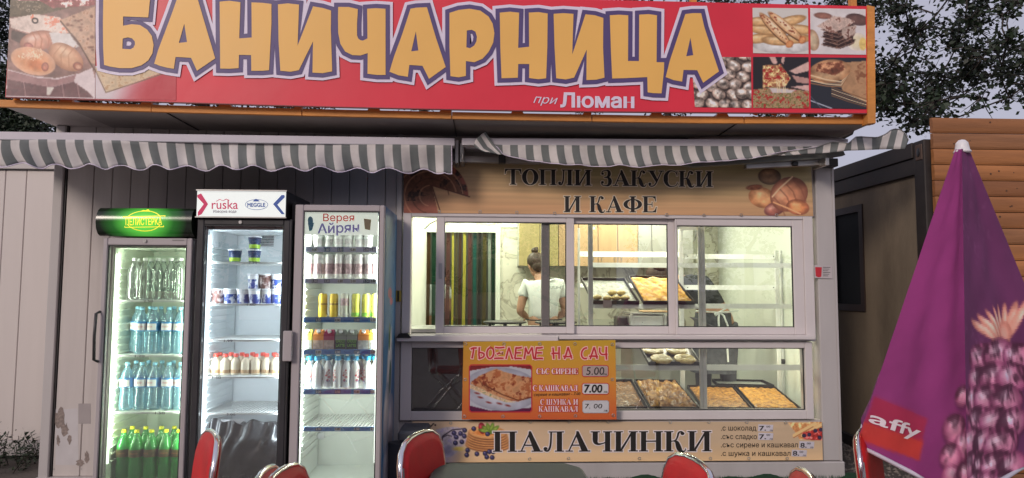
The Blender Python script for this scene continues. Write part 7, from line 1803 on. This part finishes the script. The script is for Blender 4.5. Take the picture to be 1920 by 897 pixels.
bxx = PX(766,850,-.45); MB().lathe([(.11,.0),(.125,.01),(.14,.36),(.14,.365)], (bxx, -.36, 0), 4, 1.2, 1, False).build('bin_body', mat('slate_plastic', (.06,.065,.08), .5), bn)
MB().box(PX(744,825,-.5), PX(800,825,-.5), -.5, -.2, PZ(770,832,-.5), PZ(770,812,-.5), .015).build('lid', mat('slate_plastic', (.06,.065,.08), .5), bn)
bn.location = (bxx, -.36, 0)
for c in bn.children: pass

# ------------------------------------------------------------------ trees
M_bark = mat('dark_bark', (.05,.04,.035), .9, var=.3, scale=12, bump=.5)
def leafmat(name, c):
    m = bpy.data.materials.new(name); m.use_nodes = True; n = m.node_tree; b = n.nodes['Principled BSDF']; b.inputs['Roughness'].default_value = .55
    g = n.nodes.new('ShaderNodeNewGeometry'); no = n.nodes.new('ShaderNodeTexNoise'); no.inputs['Scale'].default_value = 1.7; n.links.new(g.outputs['Position'], no.inputs['Vector'])
    r = n.nodes.new('ShaderNodeValToRGB'); e = r.color_ramp.elements; e[0].position = .35; e[0].color = tuple(x*.55 for x in c)+(1,); e[1].position = .7; e[1].color = tuple(x*1.7 for x in c)+(1,)
    n.links.new(no.outputs[0], r.inputs[0]); n.links.new(r.outputs[0], b.inputs['Base Color']); return m
M_leaf1 = leafmat('dark_leaf', (.017,.030,.014))
def tree(label, base, clumps, nleaf, seed, trunk_r=.13, lean=None, leaf=.055, spread=.36, group=None, subs=10):
    rs = random.Random(seed); t = thing('tree', label, 'tree', base, 0, group)
    base = Vector(base); fork = base+(lean or Vector((0,0,2.2)))
    nodes = [base, base.lerp(fork,.5)+Vector((rs.uniform(-.1,.1),0,0)), fork]; rad = [trunk_r, trunk_r*.85, trunk_r*.75]; br = MB(); br.tube(nodes, rad, 8)
    net = [(nodes[1], rad[1]*.7), (fork, rad[2])]
    tips = []
    for c in sorted(clumps, key=lambda q: (Vector(q[:3])-fork).length):
        c3 = Vector(c[:3]); j = min(range(len(net)), key=lambda i: (net[i][0]-c3).length+(0 if net[i][0].z < c3.z+.4 else .8)); s, r0 = net[j]
        d = c3-s; k = max(2, int(d.length/.22)); prev = s; pth = [s]
        for i in range(1, k+1):
            q = s+d*i/k+Vector((rs.uniform(-1,1), rs.uniform(-1,1), rs.uniform(-.6,1)))*.07*min(1, d.length)*(0 if i == k else 1); pth.append(q)
        r1 = max(.006, r0*.55); rr_ = [max(.011, min(r0, .10)*(1-.5*i/k)*.88) for i in range(k+1)]; br.tube(pth, rr_, 5, False)
        for i in range(1, k+1): net.append((pth[i], rr_[i]))
        tips.append((c3, c[3] if len(c) > 3 else spread))
    lf = MB()
    per = max(1, nleaf//len(tips))
    for c3, sp in tips:
        for _ in range(subs):
            d = Vector((rs.gauss(0,1), rs.gauss(0,1), rs.gauss(0,.8)))*sp*.75; e_ = c3+d
            mid = c3.lerp(e_,.5)+Vector((rs.uniform(-.04,.04),)*3); br.tube([c3, mid, e_], [.009,.006,.0025], 3, False)
            for _ in range(per//subs):
                tt = rs.uniform(.25,1.1); p = c3.lerp(e_, tt)+Vector((rs.gauss(0,1), rs.gauss(0,1), rs.gauss(0,1)))*.065
                a = Vector((rs.gauss(0,1), rs.gauss(0,1), rs.gauss(0,.7)-.3)).normalized(); b = a.cross(Vector((rs.gauss(0,1), rs.gauss(0,1), rs.gauss(0,1)))).normalized()
                L = leaf*rs.uniform(.6,1.25); w_ = L*.3; o = len(lf.v)
                lf.v += [tuple(p), tuple(p+a*L*.5+b*w_), tuple(p+a*L), tuple(p+a*L*.5-b*w_)]; lf.f.append((o,o+1,o+2,o+3)); lf.sm.append(False)
    br.build('trunk', M_bark, t); lf.build('crown', M_leaf1, t); return t
rs = random.Random(21)
def clumps_px(spec, Y0, Y1, n, sp):
    out = []
    for _ in range(n):
        x0, x1, y0, y1 = rs.choice(spec); Y = rs.uniform(Y0, Y1); p = P(rs.uniform(x0,x1), rs.uniform(y0,y1), Y); out.append((p.x, p.y, p.z, sp*rs.uniform(.7,1.3)))
    return out
# right-hand tree above the cabins; denser clumps where the photograph is dark
dense = [(1640,1700,-20,60),(1650,1700,90,190),(1700,1760,150,235),(1740,1800,120,205),(1700,1740,50,110),(1760,1830,20,90),(1800,1900,-60,30),(1860,1930,60,150),(1640,1720,150,215),(1700,1800,-90,0),(1880,2000,100,200),(1820,1880,90,130),(1650,1800,-150,-60)]
cl = []
for b_ in dense: cl += clumps_px([b_], 3.2, 5.4, 6, .17)
cl += clumps_px([(1640,2040,-160,225)], 3.0, 5.8, 46, .22)
bt = P(2010, 300, 4.6); tree('large leafy tree with dark branches against the pale sky above the right cabin', (bt.x, 4.6, 0), cl, 9500, 5, .20, Vector((-.5,0,2.9)), .085, subs=11)
cl = clumps_px([(1420,1660,-120,215)], 3.4, 5.0, 26, .26)+clumps_px([(1560,1640,0,160)], 3.2, 4.5, 10, .2); bt = P(1560, 400, 4.3)
tree('dark tree behind the right end of the red sign', (bt.x, 4.3, 0), cl, 9000, 6, .12, Vector((.1,0,2.6)), .055)
cl = clumps_px([(1050,1420,-120,210)], 3.6, 5.6, 30, .3); bt = P(1230, 400, 4.6)
tree('dark tree behind the middle of the red sign, its top just above the sign', (bt.x, 4.6, 0), cl, 9000, 7, .13, Vector((.1,0,2.7)), .055)
cl = clumps_px([(620,1050,-60,215)], 3.6, 5.6, 26, .3); bt = P(850, 400, 4.8)
tree('dark tree hidden behind the sign, left of its middle', (bt.x, 4.8, 0), cl, 7000, 8, .13, Vector((0,0,2.7)), .055)
cl = clumps_px([(160,620,60,220)], 3.4, 5.0, 34, .3); bt = P(400, 400, 4.3)
tree('dark tree behind the left half of the red sign', (bt.x, 4.3, 0), cl, 9000, 9, .13, Vector((0,0,2.5)), .055)
cl = clumps_px([(-200,170,-60,330)], 3.3, 4.6, 60, .3)+clumps_px([(-160,110,180,320)], 3.0, 3.8, 24, .26); bt = P(0, 400, 4.0)
tree('dense dark tree at the left edge beside the red sign', (bt.x, 4.0, 0), cl, 42000, 10, .14, Vector((.1,0,2.2)), .06)
# low plants at the foot of the left cabin
sh = thing('shrub', 'low dark green shrub at the foot of the left cabin', 'shrub', (PX(25,870,.45), .45, 0)); lf = MB(); stm = MB()
rs = random.Random(2)
for _ in range(46):
    b0 = Vector((PX(rs.uniform(-160,66),880,.5), rs.uniform(.2,.66), 0)); tp = b0+Vector((rs.uniform(-.1,.1), rs.uniform(-.1,.1), rs.uniform(.08,.27))); stm.tube([b0, tp], [.004,.002], 3, False)
    for _ in range(36):
        p = b0.lerp(tp, rs.uniform(.1,1.1))+Vector((rs.gauss(0,.03), rs.gauss(0,.03), rs.gauss(0,.015))); a = Vector((rs.gauss(0,1), rs.gauss(0,1), rs.uniform(-.2,1))).normalized(); b = a.cross(Vector((rs.gauss(0,1),)*2+(1,))).normalized(); L = rs.uniform(.02,.05)
        lf.add([p, p+a*L*.5+b*L*.22, p+a*L, p+a*L*.5-b*L*.22], [(0,1,2,3)])
stm.build('stems', M_bark, sh); lf.build('leaves', M_leaf1, sh)
# trees and a low building across the street behind the viewer (they show in the panes)
rs = random.Random(31)
for k, (x, y, lb_) in enumerate(((-7.5,-17,'street tree behind the viewer, mirrored in the left panes'),(1.5,-19,'street tree behind the viewer, mirrored in the middle panes'),(9,-18,'street tree behind the viewer, mirrored in the right panes'))):
    cl = [(x+rs.gauss(0,1.6), y+rs.gauss(0,1), 3.6+rs.gauss(0,1.3), .8) for _ in range(30)]
    tree(lb_, (x, y, 0), cl, 5000, 40+k, .2, Vector((0,0,2.6)), .16, group=None, subs=8)
hs_ = thing('street_building', 'long low pinkish building across the street behind the viewer', 'building', (0, -26, 0))
MB().box(-22, 6, -30, -26, 0, 6.4).build('wall', mat('pink_render', (.62,.40,.34), .8), hs_)
MB().prism([(-22.4,-25.6,6.4),(-22.4,-30.4,6.4),(-22.4,-28,7.8)], (28.8,0,0)).build('roof', mat('red_roof_tiles', (.28,.09,.06), .8, var=.3), hs_)
for k in range(5): MB().box(-19+k*4.6, -17.6+k*4.6, -25.98, -25.9, 1.2, 2.7).build('window', mat('dark_panes', (.03,.035,.04), .1), hs_)
